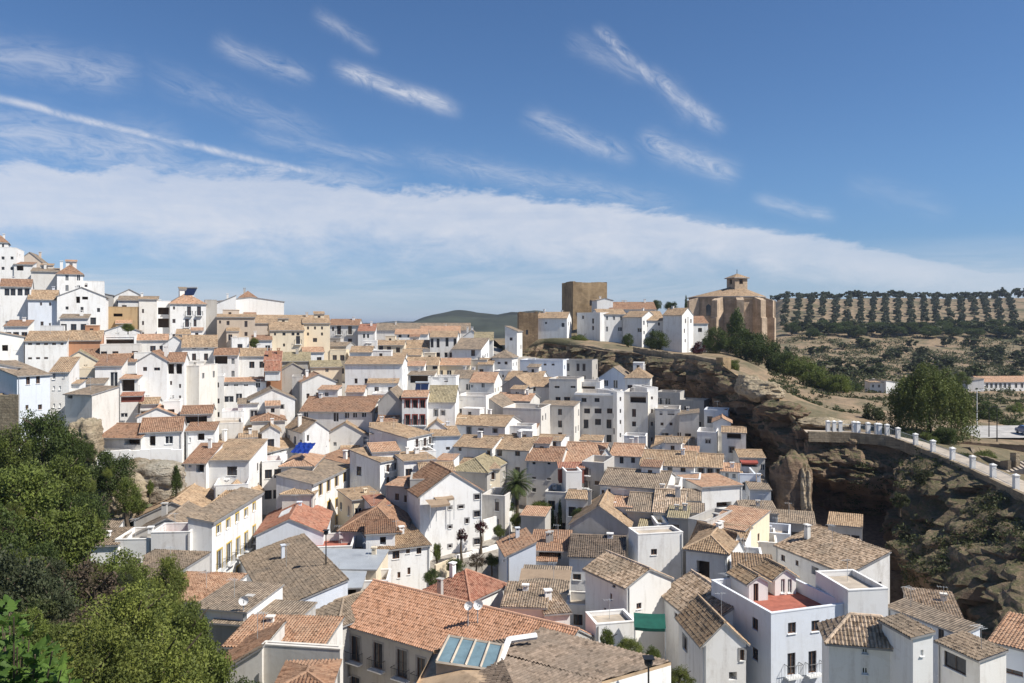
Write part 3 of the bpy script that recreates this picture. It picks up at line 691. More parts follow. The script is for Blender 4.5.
# ================= apartments below castle
H('blue white house with chimney terrace tucked under the castle cliff', 520, 563, 360, 22, 't', d=7, yaw=-6, wc='l', win=[(532,363,3,5),(545,363,3,5),(553,363,3,5)], ch=1, D=190)
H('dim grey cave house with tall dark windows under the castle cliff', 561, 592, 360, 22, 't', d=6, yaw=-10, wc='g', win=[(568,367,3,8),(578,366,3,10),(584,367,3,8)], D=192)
H('light grey five storey apartment house left of the long white apartments', 549, 577, 379, 62, 't', d=8, yaw=-6, wc='o', win=[(557,387,5,2),(573,387,5,2),(558,399,5,4),(567,399,6,4)], D=156)
H('tall white house with two stacked windows below the five storey apartments', 539, 574, 405, 38, 's', 401, 6, yaw=-6, wc='o', win=[(546,420,4,9),(560,412,4,6),(560,424,4,7),(560,435,4,5),(544,430,3,6)], D=144, rc='g')
H('wide white apartment block with two rows of square windows', 575, 618, 393, 54, 't', d=9, yaw=-4, wc='o', win=[(584,400,5,4),(597,400,5,4),(577,411,4,6),(587,411,6,5),(598,411,7,5),(610,411,6,5),(586,424,5,9),(598,422,6,6),(609,424,5,9)], D=149, cornice='white_paint')
H('white buttress wall house at the right end of the wide apartment block', 617, 624, 392, 54, 't', d=8, yaw=22, wc='w', win=[(620.5,399,1.5,4),(620.5,411,1.5,4),(620.5,422,1.5,4)], D=146)
H('grey gabled house with arched openings above the apartments', 598, 629, 378, 22, 'g', 367, 8, yaw=-8, wc='l', rc='g', win=[(606,383,4,6),(615.5,384,4,8)], D=170)
H('white house with tan hipped roof and canopy terrace above the apartments', 625, 650, 377, 24, 'h', 367, 8, yaw=-4, rc='t', win=[(642,388,8,7,'o'),(630,388,5,6)], D=168)
H('white house with brown timber balcony right of the apartment block', 624, 648, 392, 56, 't', d=8, yaw=-6, wc='o', win=[(638,399,16,8,'o'),(634,413,4,8),(634,424,4,5)], D=148)
H('narrow bright white wing right of the brown timber balcony', 647, 658, 388, 50, 't', d=7, yaw=14, wc='w', win=[(652,398,2,3),(652,411,2,4)], D=149)
H('plants filled roof terrace house above the wide apartment block', 574, 600, 382, 16, 't', d=7, yaw=-4, D=160, win=[(585,387,20,6,'o')])
H('white corner house with three rows of windows below the cave houses', 655, 680, 409, 34, 't', d=7, yaw=-4, wc='o', win=[(661,413,3,4),(671,413,7,4),(662,424,3,3),(671,424,3,3),(665,435,7,4),(679,435,3,5)], D=146)
H('plain pale box house with one bright edge right of the corner house', 679, 699, 415, 36, 'sl', d=7, yaw=-4, r=.5, wc='o', win=[(679.5,435,3,5),(688,435.5,6,4)], D=142, rc='g')
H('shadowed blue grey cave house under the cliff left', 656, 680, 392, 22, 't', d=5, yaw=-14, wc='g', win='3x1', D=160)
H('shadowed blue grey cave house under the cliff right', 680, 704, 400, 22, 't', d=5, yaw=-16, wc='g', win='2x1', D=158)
H('white house with small dome terrace and one window below the box house', 697, 717, 432, 30, 't', d=6, yaw=-8, wc='w', win=[(708,441.5,4,4)], D=134)
H('white chimney shaped house behind the loggia house', 713, 731, 422, 28, 'g', 418, 6, yaw=-6, wc='w', D=138, rc='o')
H('tan roofed house with small loggia and one shutter window near the cliff', 722, 746, 432, 34, 'f', 427, 6, yaw=-6, wc='w', rc='t', win=[(734,436,14,6,'o'),(732,450,5,6)], D=130)
H('house with red awning over its terrace and tan roof beside the cliff', 739, 765, 457, 26, 'f', 450, 6, yaw=-6, wc='o', rc='t', win=[(748,464,18,6,'o'),(763,467,4,6)], D=124)
H('small tan tiled shed house in front of the box house', 655, 694, 444, 14, 'f', 437, 6, yaw=-4, rc='t', wc='o', D=136)
H('tan gabled house with bright tiled roof left of the small shed', 652, 671, 447, 14, 'sl', d=6, yaw=-4, rc='t', r=1.4, D=134)
# ================= row below apartments
H('brown roofed tall white house above the palm tree', 526, 561, 460, 40, 'f', 447, 8, yaw=-4, rc='b', wc='o', win=[(534,463,3,3),(534,478,4,2),(549,479,4,2),(549,463,3,3),(534,490,4,4),(549,490,4,2)], D=118)
H('tan roofed white house with two windows between brown roof and orange roof', 536, 561, 440, 20, 'f', 435, 7, yaw=-6, rc='t', win=[(547,444,3,6),(554,444,4,4)], D=130)
H('long bright orange roof house in the middle with shaded front', 561, 602, 461, 36, 'f', 443, 10, yaw=-8, rc='o', wc='g', win=[(586,470,6,10),(566,466,3,6)], D=120)
H('shaded white house with orange roof and two upper windows', 610, 641, 455, 22, 'f', 444, 8, yaw=-8, rc='o', wc='w', win=[(621.5,460,4,7),(633,460,4,6)], D=122)
H('white gable between the long orange roof and the shaded white house', 600, 612, 457, 24, 'g', 448, 7, yaw=18, rc='o', wc='w', D=120, win=[(606,465,1.5,3)])
H('shaded house with long tan roof and three tall dark doors', 640, 694, 464, 28, 'f', 451, 8, yaw=-8, rc='t', wc='w', win=[(658,469,5,8),(670,470,5,10),(683,472,5,14),(670,480,5,5)], D=119)
H('shaded house with tan roof and three wide dark windows', 693, 722, 466, 28, 'f', 454, 8, yaw=-8, rc='t', wc='w', win=[(701,473,5,10),(710,473,5,10),(718,471,3,5)], D=119)
H('shaded house with small orange roof and four stacked windows', 721, 739, 471, 34, 's', 463, 5, yaw=-8, rc='o', wc='w', win=[(727,476,4,7),(734,476,4,5),(727,488,4,4),(734,488,4,4)], D=117)
H('lavender sheet roofed shed with tiled front beside the rock pillar', 750, 771, 489, 22, 's', 474, 8, yaw=-8, rc='g', wc='l', D=112, win=[(748,492,5,8,'o')])
H('pale house behind the lavender shed near the cliff cave', 738, 756, 474, 30, 't', d=6, yaw=-8, wc='l', D=116, win='1x2')
H('pink fronted narrow house with one paned window', 566, 582, 472, 50, 't', d=4, D=108, yaw=6, wc='w', win=[(573,493,8,9)], trim=None)
H('dark red balcony canopy house above the pink fronted narrow house', 559, 584, 468, 8, 's', 463, 3, D=111, yaw=0, rc='r', wc='m', sink=1)
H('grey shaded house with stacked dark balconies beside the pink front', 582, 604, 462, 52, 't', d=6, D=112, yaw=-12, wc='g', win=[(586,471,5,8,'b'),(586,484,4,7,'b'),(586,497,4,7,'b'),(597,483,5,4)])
H('wide shaded white house with brown grey roof in the middle right', 600, 665, 484, 30, 'f', 470, 9, D=107, yaw=-12, rc='g', wc='w', win=[(603,492,3,4),(609,491,3,4),(597,483,4,4)])
H('white house with roof terrace and triangular orange roof near the middle right', 702, 742, 487, 40, 's', 480, 7, D=108, yaw=16, rc='o', wc='w', win=[(724,505,15,6,'o')])
H('grey roofed low house with pale awning in the middle right', 627, 652, 510, 18, 'f', 493, 8, D=100, yaw=-6, rc='g', wc='g')
H('brown mottled roof house beside the grey roofed low house', 653, 684, 511, 22, 'f', 490, 9, D=99, yaw=-6, rc='m', wc='o', win=[(675,515,9,3,'o'),(662,523,6,4)], near=False)
H('white roof terrace with parapet columns above the mottled roof', 657, 680, 485, 10, 't', d=6, D=106, yaw=-6, floor='tan_floor', wc='w', win='3x1')
H('low tan sheet roof house right of the white roof terrace', 680, 700, 500, 14, 's', 492, 6, D=104, yaw=-4, rc='g', wc='o', win=[(694,506,5,3,'o')])
H('bright orange sloping roof house right of the mottled roof', 705, 745, 524, 16, 's', 508, 8, D=93, yaw=-28, rc='o', wc='c')
H('flat dark roofed building with tall shaded wall in the middle right', 688, 707, 519, 30, 't', d=7, D=93, yaw=-30, wc='g', floor='grey_floor', win=[(696,533,3,8)])
H('olive flat roofed house with small water tank in the middle right', 637, 658, 533, 14, 's', 515, 6, D=95, yaw=-6, rc='v', wc='g', near=False)
H('small white rooftop room with one dark slot window', 657, 669, 524, 14, 't', d=4, D=95, yaw=0, wc='w', win=[(662.5,524.5,6,3)])
H('low roofed rooftop room right of the white slot window room', 668, 688, 517, 18, 's', 511, 5, D=95, yaw=-6, wc='g', rc='v', win=[(675,527,8,5)])
# ================= lower middle
H('plain tall white wall house with a single square window', 638, 683, 535, 56, 't', d=3, D=88, yaw=12, wc='w', win=[(654,552,6,6)], parapet=.3)
H('wide house with triangular dark gable and tan sheet roof in the lower middle', 570, 629, 524, 22, 'g', 506, 9, D=98, yaw=-4, wc='g', rc='t')
H('low pale rendered wall building with orange patch roof behind the dark gable', 607, 632, 506, 18, 's', 498, 6, D=101, yaw=-4, rc='o', wc='l')
H('house with grey stone coloured roof and metal clad upper wall', 569, 625, 556, 80, 'f', 536, 9, D=88, yaw=-8, rc='d', wc='w', win=[(577,577,8,6),(590,577,9,6),(600,578,6,7),(579,595,7,9),(596,597,6,9),(578,620,9,10),(593,620,5,9)], near=True)
H('white gabled mottled roof house with one window in front of the plain tall wall', 627, 671, 587, 50, 'g', 569, 6.5, D=72, y1=578, rc='m', wc='w', win=[(639,606,5,6)], side={'l': [(614,585,3,5),(611,597,2,7),(605,612,3,8)]}, near=True)
H('shaded house with a dark arched opening in the lower right', 686, 727, 548, 50, 'h', 532, 8, D=84, yaw=-26, rc='t', wc='w', win=[(703,572,13,22,'o')], near=True)
H('small white gable with maroon door above the arched opening house', 728, 746, 556, 40, 'g', 534, 6, D=86, yaw=30, rc='t', wc='w', win=[(736,549,4,9)], near=True)
H('mottled roof house with shaded front above the sunken garden', 660, 704, 592, 72, 'f', None, 6.5, D=75, y1=627, rc='m', wc='w', r=1.7, win=[(676,616,3,6),(682,616,2,6),(692,626,3,9),(692,649,3,10)], near=True)
H('small tan roofed annex with shaded wall below the mottled roof house', 703, 746, 644, 46, 'g', 626, 6, D=62, yaw=6, rc='t', wc='w', win=[(744,655,8,11),(733,676,8,8,'o')], near=True, r=1.6)
H('white house with red floored roof terrace and two balconies in the lower right', 771, 848, 614, 78, 't', d=8.5, D=62, y1=604, wc='l', floor='red_floor', win=[(792,628,8,11),(815.5,626,8,11),(791.5,664,8,22,'b'),(812.5,662,8,22,'b')], side={'l': [(755,624,6,12)]}, parapet=.95, near=True, fm='brown_wood')
H('little white rooftop hut with brown door on the red floored terrace', 749, 768, 583, 24, 'g', 576, 3.2, D=67.5, yaw=14, wc='w', rc='t', win=[(756,593,5,19)], sink=.4, near=True)
H('second rooftop hut with white chimney and maroon curtains on the red floored terrace', 775, 796, 578, 18, 'g', 569, 3, D=69, yaw=14, wc='w', rc='t', win=[(783,586,4,14),(790,586,4,14)], sink=.8, near=True)
H('brown sheet roofed building behind the rooftop huts', 734, 775, 575, 40, 's', 555, 6, D=72, yaw=-14, wc='g', rc='t')
H('tall white wall house right of the red floored terrace', 848, 888, 591, 60, 't', d=5, D=63.5, yaw=8, wc='w', parapet=.4)
H('long shaded pale wall house below the cliff at right', 888, 962, 606, 60, 's', None, 2, D=65, y1=634, wc='l', rc='g', r=.3, win=[(941,634,6,22),(889,609,3,10)], near=False)
H('house with mottled tiled roof ridge and two small windows at the bottom right', 829, 912, 640, 60, 'h', 618, 3.2, D=54, y1=647, rc='m', wc='w', win=[(865,650,6,8),(865,671,6,7)], near=True, r=1.25)
H('white narrow wall house with one window right of the mottled ridge roof', 913, 933, 637, 60, 'sl', d=3, D=51, yaw=12, wc='w', rc='g', win=[(922,653,3,6)], near=True, r=.2)
H('triangular mottled roof house in front of the dark cliff at right', 914, 966, 622, 30, 's', 590, 8, D=72, yaw=-20, rc='m', wc='o', near=True)
H('house with ribbed grey brown roof and long dark windows at the bottom right', 938, 980, 641, 60, 's', None, 2.4, D=58, y1=660, rc='g', wc='w', r=0.35, win=[(955,663,22,16),(935,656,5,14)], near=True)
H('house with smooth orange roof at the bottom right picture edge', 990, 1060, 641, 60, 's', 620, 6, D=60, y1=658, rc='o', wc='l', win=[(1012,672,22,5)], near=True)
# cave house
H('long cave house with tan orange mottled roof under the cliff overhang', 776, 849, 545, 55, 's', None, 5.2, D=90, y1=574, rc='m', wc='w', r=1.7, win=[(783,558,4,6),(797,563,3,5),(815,571,7,8,'o'),(838,579,6,7)], near=True)
H('white end house with tan rubble wall beside the cave house', 849, 882, 562, 32, 'sl', d=6, D=86, yaw=14, wc='w', rc='m', r=1, near=True)
H('little white dormer room with two windows set on the cave house roof', 838, 868, 550, 16, 's', 545, 4, D=90, yaw=-10, wc='w', rc='m', win=[(853,553,4,8),(864,556,3,5)], near=False)
H('white walled house with pale metal roof left of the cave house', 742, 777, 541, 34, 't', d=7, D=94, yaw=-16, wc='w', floor='grey_floor')
H('shadowed house with long pale sheet roof tucked in the cave', 765, 815, 521, 26, 's', 517, 6, D=104, yaw=-18, wc='g', rc='g', win='4x1')
H('house with tiled roof against the cave wall at the right', 828, 862, 524, 14, 's', 517, 6, D=104, yaw=-24, wc='o', rc='t', win='3x1')
# ================= left lower: yellow rows and big roofs
H('long white townhouse with yellow trimmed windows and yellow corner stripe', 212, 262, 522, 84, 's', None, 2.6, D=85, y1=492, rc='g', wc='w', r=0.5, win=[
   (218.5,529.5,4,9),(228,524,3.5,9),(237,518,3,9),(246,513,3,8),(254,507,2.5,8),
   (219.5,560,5,20,'b'),(229,553,4.5,20,'b'),(238,547,3.5,18,'b'),(246,541,3,17,'b'),(254,534,2.5,16,'b'),
   (229.5,582,4,14),(238,573,3.5,13)], sur='yellow_paint', near=True, cornice='grey_trim')
H('small white house with yellow band squeezed left of the yellow trimmed townhouse', 189, 211, 557, 34, 'sl', d=4, D=86, yaw=22, rc='t', wc='w', win=[(198,565,3,7),(207,560,3,9)], r=2.6, near=True, trim='yellow_paint')
H('house with big tan hipped roof and pale gable wall left of the yellow trimmed townhouse', 133, 211, 520, 40, 'g', 502, 14, D=95, yaw=8, rc='t', wc='g', near=True)
H('second big tan roof ridge behind the pale gable wall', 206, 250, 508, 24, 'h', 480, 14, D=100, yaw=10, rc='t', wc='g', near=True)
H('grey sheet roof building in front of the pale gable wall', 126, 208, 538, 24, 'g', 518, 8, D=88, yaw=6, rc='g', wc='g', near=False)
H('white roof terrace with red floor and washing below the grey sheet roof', 151, 190, 533, 40, 't', d=4, D=84, yaw=4, floor='red_floor', wc='w', parapet=1.0)
H('small white house with grey barrel roofs at the edge of the green slope', 88, 118, 546, 26, 's', 536, 6, D=83, yaw=10, rc='g', wc='w', near=True)
H('white pan roof shed at the upper edge of the green slope', 86, 114, 533, 14, 's', 527, 5, D=88, yaw=14, rc='g', wc='w', near=False)
H('low white room right of the grey barrel roofs', 115, 152, 540, 24, 't', d=5, D=84, yaw=4, wc='w', floor='grey_floor', win=[(132,538,11,3)])
H('wide brown grey roof house below the white roof terrace', 106, 166, 577, 26, 's', 552, 8, D=76, yaw=-8, rc='g', wc='g', near=True)
H('reddish low roof house below the wide brown grey roof', 147, 212, 600, 20, 's', 583, 7, D=71, yaw=-6, rc='o', wc='w', near=True)
H('white parapet house with grey sheet roof at the lower left', 193, 247, 607, 30, 's', 596, 6, D=67, yaw=-12, rc='g', wc='w', near=False)
H('flat pale grey roof house between orange strip and white parapet', 212, 290, 622, 20, 's', 609, 5, D=66, yaw=-10, rc='g', wc='g', near=False)
H('house with orange strip roof above the weathered white gable wall', 224, 322, 646, 30, 's', 625, 5.5, D=60, yaw=-4, rc='o', wc='o', near=True)
H('weathered white parapet wall house at the bottom left', 262, 340, 645, 60, 't', d=0.6, D=56, y1=650, wc='o', parapet=0.1)
H('brown tiled slope house left of the weathered parapet wall', 216, 262, 668, 40, 'sl', d=5, D=56.5, yaw=-2, rc='b', wc='o', r=1.45, near=True)
H('small brown tiled roof at the bottom edge left of the palace', 276, 328, 690, 30, 'h', 671, 4, D=50, yaw=4, rc='b', wc='o', near=True)
H('large palace with broad orange tiled roof and tall balcony windows', 339, 548, 622, 110, 'f', None, 9.5, D=75, y1=682, rc='a', wc='g', r=2.6, win=[(355.5,649,9,25,'b'),(378,656,9,26,'b'),(402,664,10,28,'b'),(421,671,8,26,'b'),(355,684,9,14),(378,693,9,14)], near=True)
H('house with mottled grey hipped roof left of the palace', 299, 338, 611, 60, 'h', 592, 11, D=77, y1=626, rc='g', wc='g', win=[(307,628,4,8),(317,632,4,8),(328,636,4,9)], near=True)
H('tiled house with one huge grey brown roof slope in the lower left', 241, 274, 557, 56, 's', None, 7, D=92, y1=611, rc='g', wc='l', r=1.9, near=True, win=[(254,590,4,14),(262,600,5,14)])
H('white walled house with dark red gabled roof and skylight', 256, 323, 535, 44, 'g', 519, 11, D=94, yaw=8, rc='r', wc='l', near=True)
H('brown roofed grey house right of the dark red gabled roof', 340, 400, 530, 40, 'h', 503, 12, D=96, yaw=-4, rc='b', wc='g', near=True)
H('narrow brown roof house with white wall beside the brown roofed grey house', 366, 395, 534, 30, 's', 526, 5, D=91, yaw=10, rc='b', wc='w', near=True, win=[(383,541,6,8,'o')])
H('white house with tan lean to roof and tall dark windows beside the garden', 376, 430, 551, 60, 's', 528, 7, D=90, yaw=24, rc='t', wc='w', win=[(383,568,3,14),(396,555,7,8),(408,550,4,7),(419,549,5,10),(409,571,3,7),(399,575,3,6)], near=True)
H('white terrace house with pink tiles and potted plants in the lower left', 300, 352, 548, 26, 't', d=6, D=91, yaw=6, wc='w', floor='red_floor')
H('house with flat grey metal roof above the cream wall', 310, 376, 568, 30, 's', 553, 6, D=84, yaw=-3, wc='c', rc='p', near=False)
H('dark fronted shelter with pale grey metal roof in the lower left', 312, 361, 588, 24, 's', 577, 4.5, D=79, yaw=4, wc='g', rc='p', near=False, win=[(338,596,36,12,'o')])
H('small white garden room with chimney pots left of the palace roof', 352, 388, 582, 24, 't', d=4, D=82, yaw=4, wc='w')
H('grey box house with salmon roof left of the yellow trimmed terrace row', 281, 313, 466, 46, 'h', 455, 9, D=110, yaw=4, rc='o', wc='o')
H('low tan round roofed annex below the grey box house', 282, 313, 494, 20, 'h', 486, 5, D=103, yaw=4, rc='t', wc='o')
H('white fronted townhouse with yellow window frames facing the street', 312, 351, 484, 54, 's', None, 5, D=104, y1=466, wc='w', rc='g', r=1.0, win=[(320.5,489,3,13),(328.5,485,3,13),(336.5,480,3,13),(345,475,3,13),(337,503,3,9),(329,506,3,9)], sur='yellow_paint', cornice='grey_trim')
H('white fronted townhouse with tall brown doors right of the yellow window frames', 351, 374, 465, 46, 's', None, 5, D=118, y1=455, wc='w', rc='b', r=1.0, win=[(355,472,2,4),(363,469,2,4),(370,466,2,4),(354.5,492,3,13,'b'),(361.5,488,3,13,'b'),(369,483,3,12,'b')], cornice='grey_trim')
H('white house with rusty roof patches and long tan roof in the left centre', 247, 310, 457, 40, 's', None, 10, D=114, y1=442, rc='t', wc='w', r=2.5, win=[(261,459,3,9,'b'),(268,455,3,9,'b'),(250,468,3,6),(261,473,3,6),(272,470,3,6),(282,449,3,5),(295,443,3,5)], near=False)
H('low tan roof house in front of the rusty patched roof', 208, 249, 460, 30, 's', 439, 9, D=107, yaw=2, rc='t', wc='w', win=[(232,471,10,9)], near=False)
H('small hipped brown roof house with white chimneys above the long tan roof', 252, 285, 421, 12, 'h', 413, 7, D=126, yaw=4, rc='b', wc='o')
H('white house with two little rooftop chimneys on the tan roofs', 239, 257, 438, 18, 's', 431, 5, D=117, yaw=4, rc='t', wc='w')
H('plain white rounded wall house left of the long tan roof', 213, 243, 424, 40, 't', d=7, D=119, yaw=6, wc='o', parapet=.3)
H('white gable end house right of the long tan roofs', 303, 329, 432, 30, 'g', 421, 8, D=122, yaw=20, rc='t', wc='w', win=[(308,438,2,6)])
H('low white garden building behind the planted roof terrace', 310, 345, 447, 14, 't', d=7, D=129, yaw=12, wc='w', floor='grey_floor')
# ================= garden area centre
H('red hipped roof pavilion house in front of the garden', 470, 505, 600, 40, 'h', 575, 5.5, D=76, y1=584, rc='r', wc='w', r=1.6, side={'l': [(452,598,20,7,'o')]}, near=True)
H('long brown orange roofed house along the garden wall', 505, 556, 560, 26, 's', 540, 7, D=90, yaw=-6, rc='o', wc='l', near=True)
H('white blue walled house at the end of the brown orange roof', 507, 536, 556, 36, 'sl', d=6, D=88, yaw=10, rc='o', wc='l', near=True, r=1.4)
H('low brown sheet roof house with plants below the dark gable', 530, 570, 550, 26, 's', 530, 7, D=91, yaw=-6, rc='b', wc='g', near=False, win=[(550,555,22,8,'o')])
H('house with light brown flat shade roof over its terrace', 518, 567, 590, 26, 's', 566, 6, D=80, yaw=-8, rc='g', wc='g', near=False)
H('low mottled roof house in front of the brown shade roof', 502, 546, 606, 26, 's', 590, 6, D=74, yaw=-6, rc='m', wc='w', near=True)
H('white stepped house with small tan roof right of the low mottled roof', 545, 570, 614, 36, 's', 603, 5, D=73, yaw=12, rc='m', wc='w', near=True)
H('pale terrace house with dark windows under the grey stone coloured roof', 566, 600, 605, 46, 't', d=4, D=78, yaw=-8, wc='o', win=[(578,620,9,11),(592,621,6,10)])
H('white garden wall house with parapet beside the green awning', 596, 636, 625, 34, 't', d=3, D=68, yaw=12, wc='w', parapet=.3)
H('small white shed with grey roof beside the arched garden corner', 521, 545, 515, 26, 's', 512, 4, D=102, yaw=-4, rc='o', wc='g')
H('shaded white house with stairs right of the big white house', 482, 505, 495, 40, 't', d=5, D=106, yaw=-8, wc='o', win=[(497,505,4,12)])
# fillers in the upper left behind
H('small white house with grey roof between the long gallery house and the tan roof below', 60, 88, 318, 22, 's', 314, 6, D=150, yaw=10, rc='g', win='3x1')
H('white stepped house under the ochre wall building', 100, 140, 345, 22, 't', d=6, D=140, yaw=8, win='4x1', wc='o')
H('white house with small windows below the pinkish terrace roofs', 134, 170, 353, 18, 't', d=5, D=140, yaw=6, win='3x1', wc='w')
H('sloping end of the weathered white parapet wall at the bottom left', 225, 262, 670, 40, 'sl', d=.4, D=55.8, yaw=-3, wc='o', r=1.7, sink=9, rc='g')

H('small cream house with tan roof between the yellow framed townhouse and the brown roofs', 352, 384, 500, 30, 's', 490, 6, D=104, yaw=30, wc='c', rc='t', win='3x2')
H('low white house with red tiled porch below the white fronted townhouse', 372, 390, 506, 26, 's', 499, 5, D=101, yaw=24, rc='r', wc='w', win='2x1')
H('narrow tan roofed house behind the rooftop store and the broken tan roofs', 404, 436, 461, 14, 's', 452, 6, D=111, yaw=24, rc='t', win='3x1')
H('white house squeezed between the long tan roof and the grey box house', 262, 283, 462, 30, 't', d=5, D=112, yaw=20, win='2x2', floor='red_floor')
H('low white wall building with terrace under the tan roofs by the yellow townhouse', 214, 248, 486, 18, 't', d=5, D=102, yaw=14, win='2x1')
H('white house with small terrace left of the pink fronted narrow house', 545, 566, 492, 30, 't', d=5, D=108, yaw=-4, win='2x2', wc='o')
H('low tan roofed room below the shaded house with three tall dark doors', 622, 656, 482, 14, 's', 476, 5, D=112, yaw=-6, rc='t', win='3x1')
H('low white building with flat terrace right of the wide brown grey roof house', 664, 700, 478, 16, 't', d=5, D=113, yaw=-6, win='3x1')
H('small white house with orange roof below the grey box with bright edge', 676, 698, 452, 12, 's', 447, 5, D=128, yaw=-6, rc='o', win='2x1')
H('white house under the cliff above the house with small loggia', 704, 728, 410, 20, 't', d=5, D=146, yaw=-10, wc='l', win='2x1')
H('low white house with tan roof between box house and red awning house', 718, 742, 474, 14, 's', 468, 4, D=120, yaw=-6, rc='t', win='2x1')
H('grey house with sheet roof at the foot of the tall rock pillar', 742, 778, 512, 30, 's', 504, 6, D=104, yaw=-10, wc='g', rc='g', win='2x2')
H('small pale house between the lavender shed and the cave house', 756, 790, 532, 20, 't', d=5, D=97, yaw=-20, wc='l', win='2x1')
H('low white roof terrace house in front of the cave house', 730, 764, 562, 30, 't', d=6, D=82, yaw=-14, wc='w', win='2x1', floor='grey_floor')
H('tan tiled house between the arched opening house and the cave house', 715, 745, 536, 24, 'f', 526, 6, D=90, yaw=-18, rc='t', wc='w', win='2x1')

H('low white house with tan lean to roof under the long dark brown roof', 306, 326, 446, 18, 's', 439, 5, D=124, yaw=6, rc='t', win='2x1')
H('small white house with brown roof right of the beige gable end in the centre', 376, 396, 424, 16, 'f', 416, 5, D=127, yaw=-2, rc='b', win='2x1')
H('white box house with roof terrace left of the pale blue curved wall', 418, 436, 452, 26, 't', d=5, D=117, yaw=20, win='2x2')
H('narrow white house with orange lean to roof below the pale blue curved wall', 436, 452, 460, 22, 's', 454, 4, D=114, yaw=-2, rc='o', win='1x2')
H('small tan gabled house wedged under the house with red window surrounds', 428, 446, 428, 18, 'g', 421, 5, D=127, yaw=4, rc='t', win='1x1')
H('low cream house with flat terrace under the olive roof in the centre', 445, 466, 418, 14, 't', d=4, D=134, yaw=-2, wc='c', win='2x1')
H('small white house with brown tiled roof left of the long shaded white house', 438, 453, 408, 16, 's', 402, 5, D=139, yaw=2, rc='b', win='2x1')
H('tiny white house with grey roof in front of the large grey gable wall', 476, 494, 421, 12, 's', 416, 4, D=137, yaw=-4, rc='g', win='2x1')
H('white terrace house with two windows below the pale grey blank wall', 508, 532, 426, 16, 't', d=4, D=131, yaw=-4, win='2x1')
H('low tan roofed room against the foot of the wide apartment block', 580, 602, 440, 12, 's', 435, 4, D=136, yaw=-2, rc='t', win='2x1')
H('white terrace box against the foot of the brown timber balcony house', 624, 646, 436, 14, 't', d=4, D=134, yaw=-4, win='3x1')
H('small white house with orange roof in front of the large blank white house', 346, 364, 392, 14, 'f', 386, 5, D=141, yaw=4, rc='o', win='2x1')
H('white cube house with roof terrace in front of the large blank white house', 372, 392, 394, 14, 't', d=5, D=141, yaw=2, win='2x1')
H('low brown roofed house left of the grey gabled party wall', 366, 384, 402, 14, 'f', 396, 5, D=137, yaw=2, rc='b', win='2x1')
H('small white gabled house below the pointed gable with grey side wall', 262, 280, 432, 14, 'g', 426, 5, D=121, yaw=4, rc='t', win='1x1')
H('white house with grey roof between the square dark windows and the rounded wall', 238, 258, 404, 18, 's', 398, 5, D=131, yaw=4, rc='g', win='2x1')
H('low white terrace in front of the white house with square dark windows', 222, 244, 412, 14, 't', d=5, D=127, yaw=4, win='2x1', floor='red_floor')
H('narrow white house with orange roof left of the apartment block with roof terrace', 186, 200, 388, 26, 's', 382, 5, D=134, yaw=4, rc='o', win='1x2')
H('small white house with tan roof below the tall plain gabled house', 140, 158, 404, 14, 'f', 398, 5, D=121, yaw=4, rc='t', win='2x1')
H('white cube house beside the red brick roofed gable', 164, 180, 402, 16, 't', d=5, D=121, yaw=4, win='1x1')
H('small grey roofed house below the long reddish roof at left', 84, 104, 384, 16, 's', 378, 5, D=119, yaw=6, rc='g', win='2x1')
H('little white house between the pale blue house and the tilted gallery', 64, 80, 384, 18, 's', 380, 4, D=112, yaw=4, rc='t', win='1x1')
H('small white terrace house above the long tan roof at the left edge', 40, 64, 326, 14, 't', d=5, D=148, yaw=6, win='3x1')
H('white house with brown roof in front of the glazed timber gallery house', 4, 28, 326, 14, 's', 320, 5, D=148, yaw=6, rc='b', win='3x1')
H('low white house with tan roof below the orange roof house with balconies', 176, 200, 334, 12, 'f', 329, 5, D=161, yaw=4, rc='t', win='3x1')
H('small white house between the two beige houses near the skyline', 252, 272, 340, 14, 's', 335, 5, D=167, yaw=4, rc='b', win='2x1')
H('narrow cream house under the dark brown roof with two dark balconies', 330, 346, 350, 14, 't', d=4, D=178, yaw=2, wc='c', win='2x1')
H('white house with tan roof left of the cream house with dark brown windows', 350, 372, 352, 16, 'f', 346, 6, D=176, yaw=2, rc='t', win='3x1')
H('small white house with orange roof above the long dark veranda', 404, 424, 366, 10, 's', 361, 4, D=168, yaw=0, rc='o', win='2x1')
H('low grey roofed house in front of the white three bay house', 432, 452, 366, 12, 'f', 361, 5, D=178, yaw=0, rc='g', win='2x1')
H('white cube house right of the broad grey roof slope near the ridge', 456, 472, 362, 12, 't', d=5, D=182, yaw=-2, win='2x1')
H('small tan roofed white house left of the slim white tower house', 478, 493, 364, 14, 'f', 358, 5, D=179, yaw=-2, rc='t', win='2x1')
H('white house with tan roof squeezed below the slit windowed house', 496, 512, 398, 14, 's', 392, 4, D=156, yaw=-4, rc='t', win='2x1')
H('low white house with tan roof in front of the long orange roof house', 566, 588, 498, 16, 'f', 491, 5, D=105, yaw=-4, rc='t', win='2x1')
H('small white terrace house left of the wide shaded white house', 596, 616, 502, 18, 't', d=4, D=103, yaw=-4, win='2x1')
H('small grey roofed house in front of the triangular orange roof house', 684, 704, 512, 12, 's', 507, 4, D=99, yaw=-4, rc='g', win='2x1')
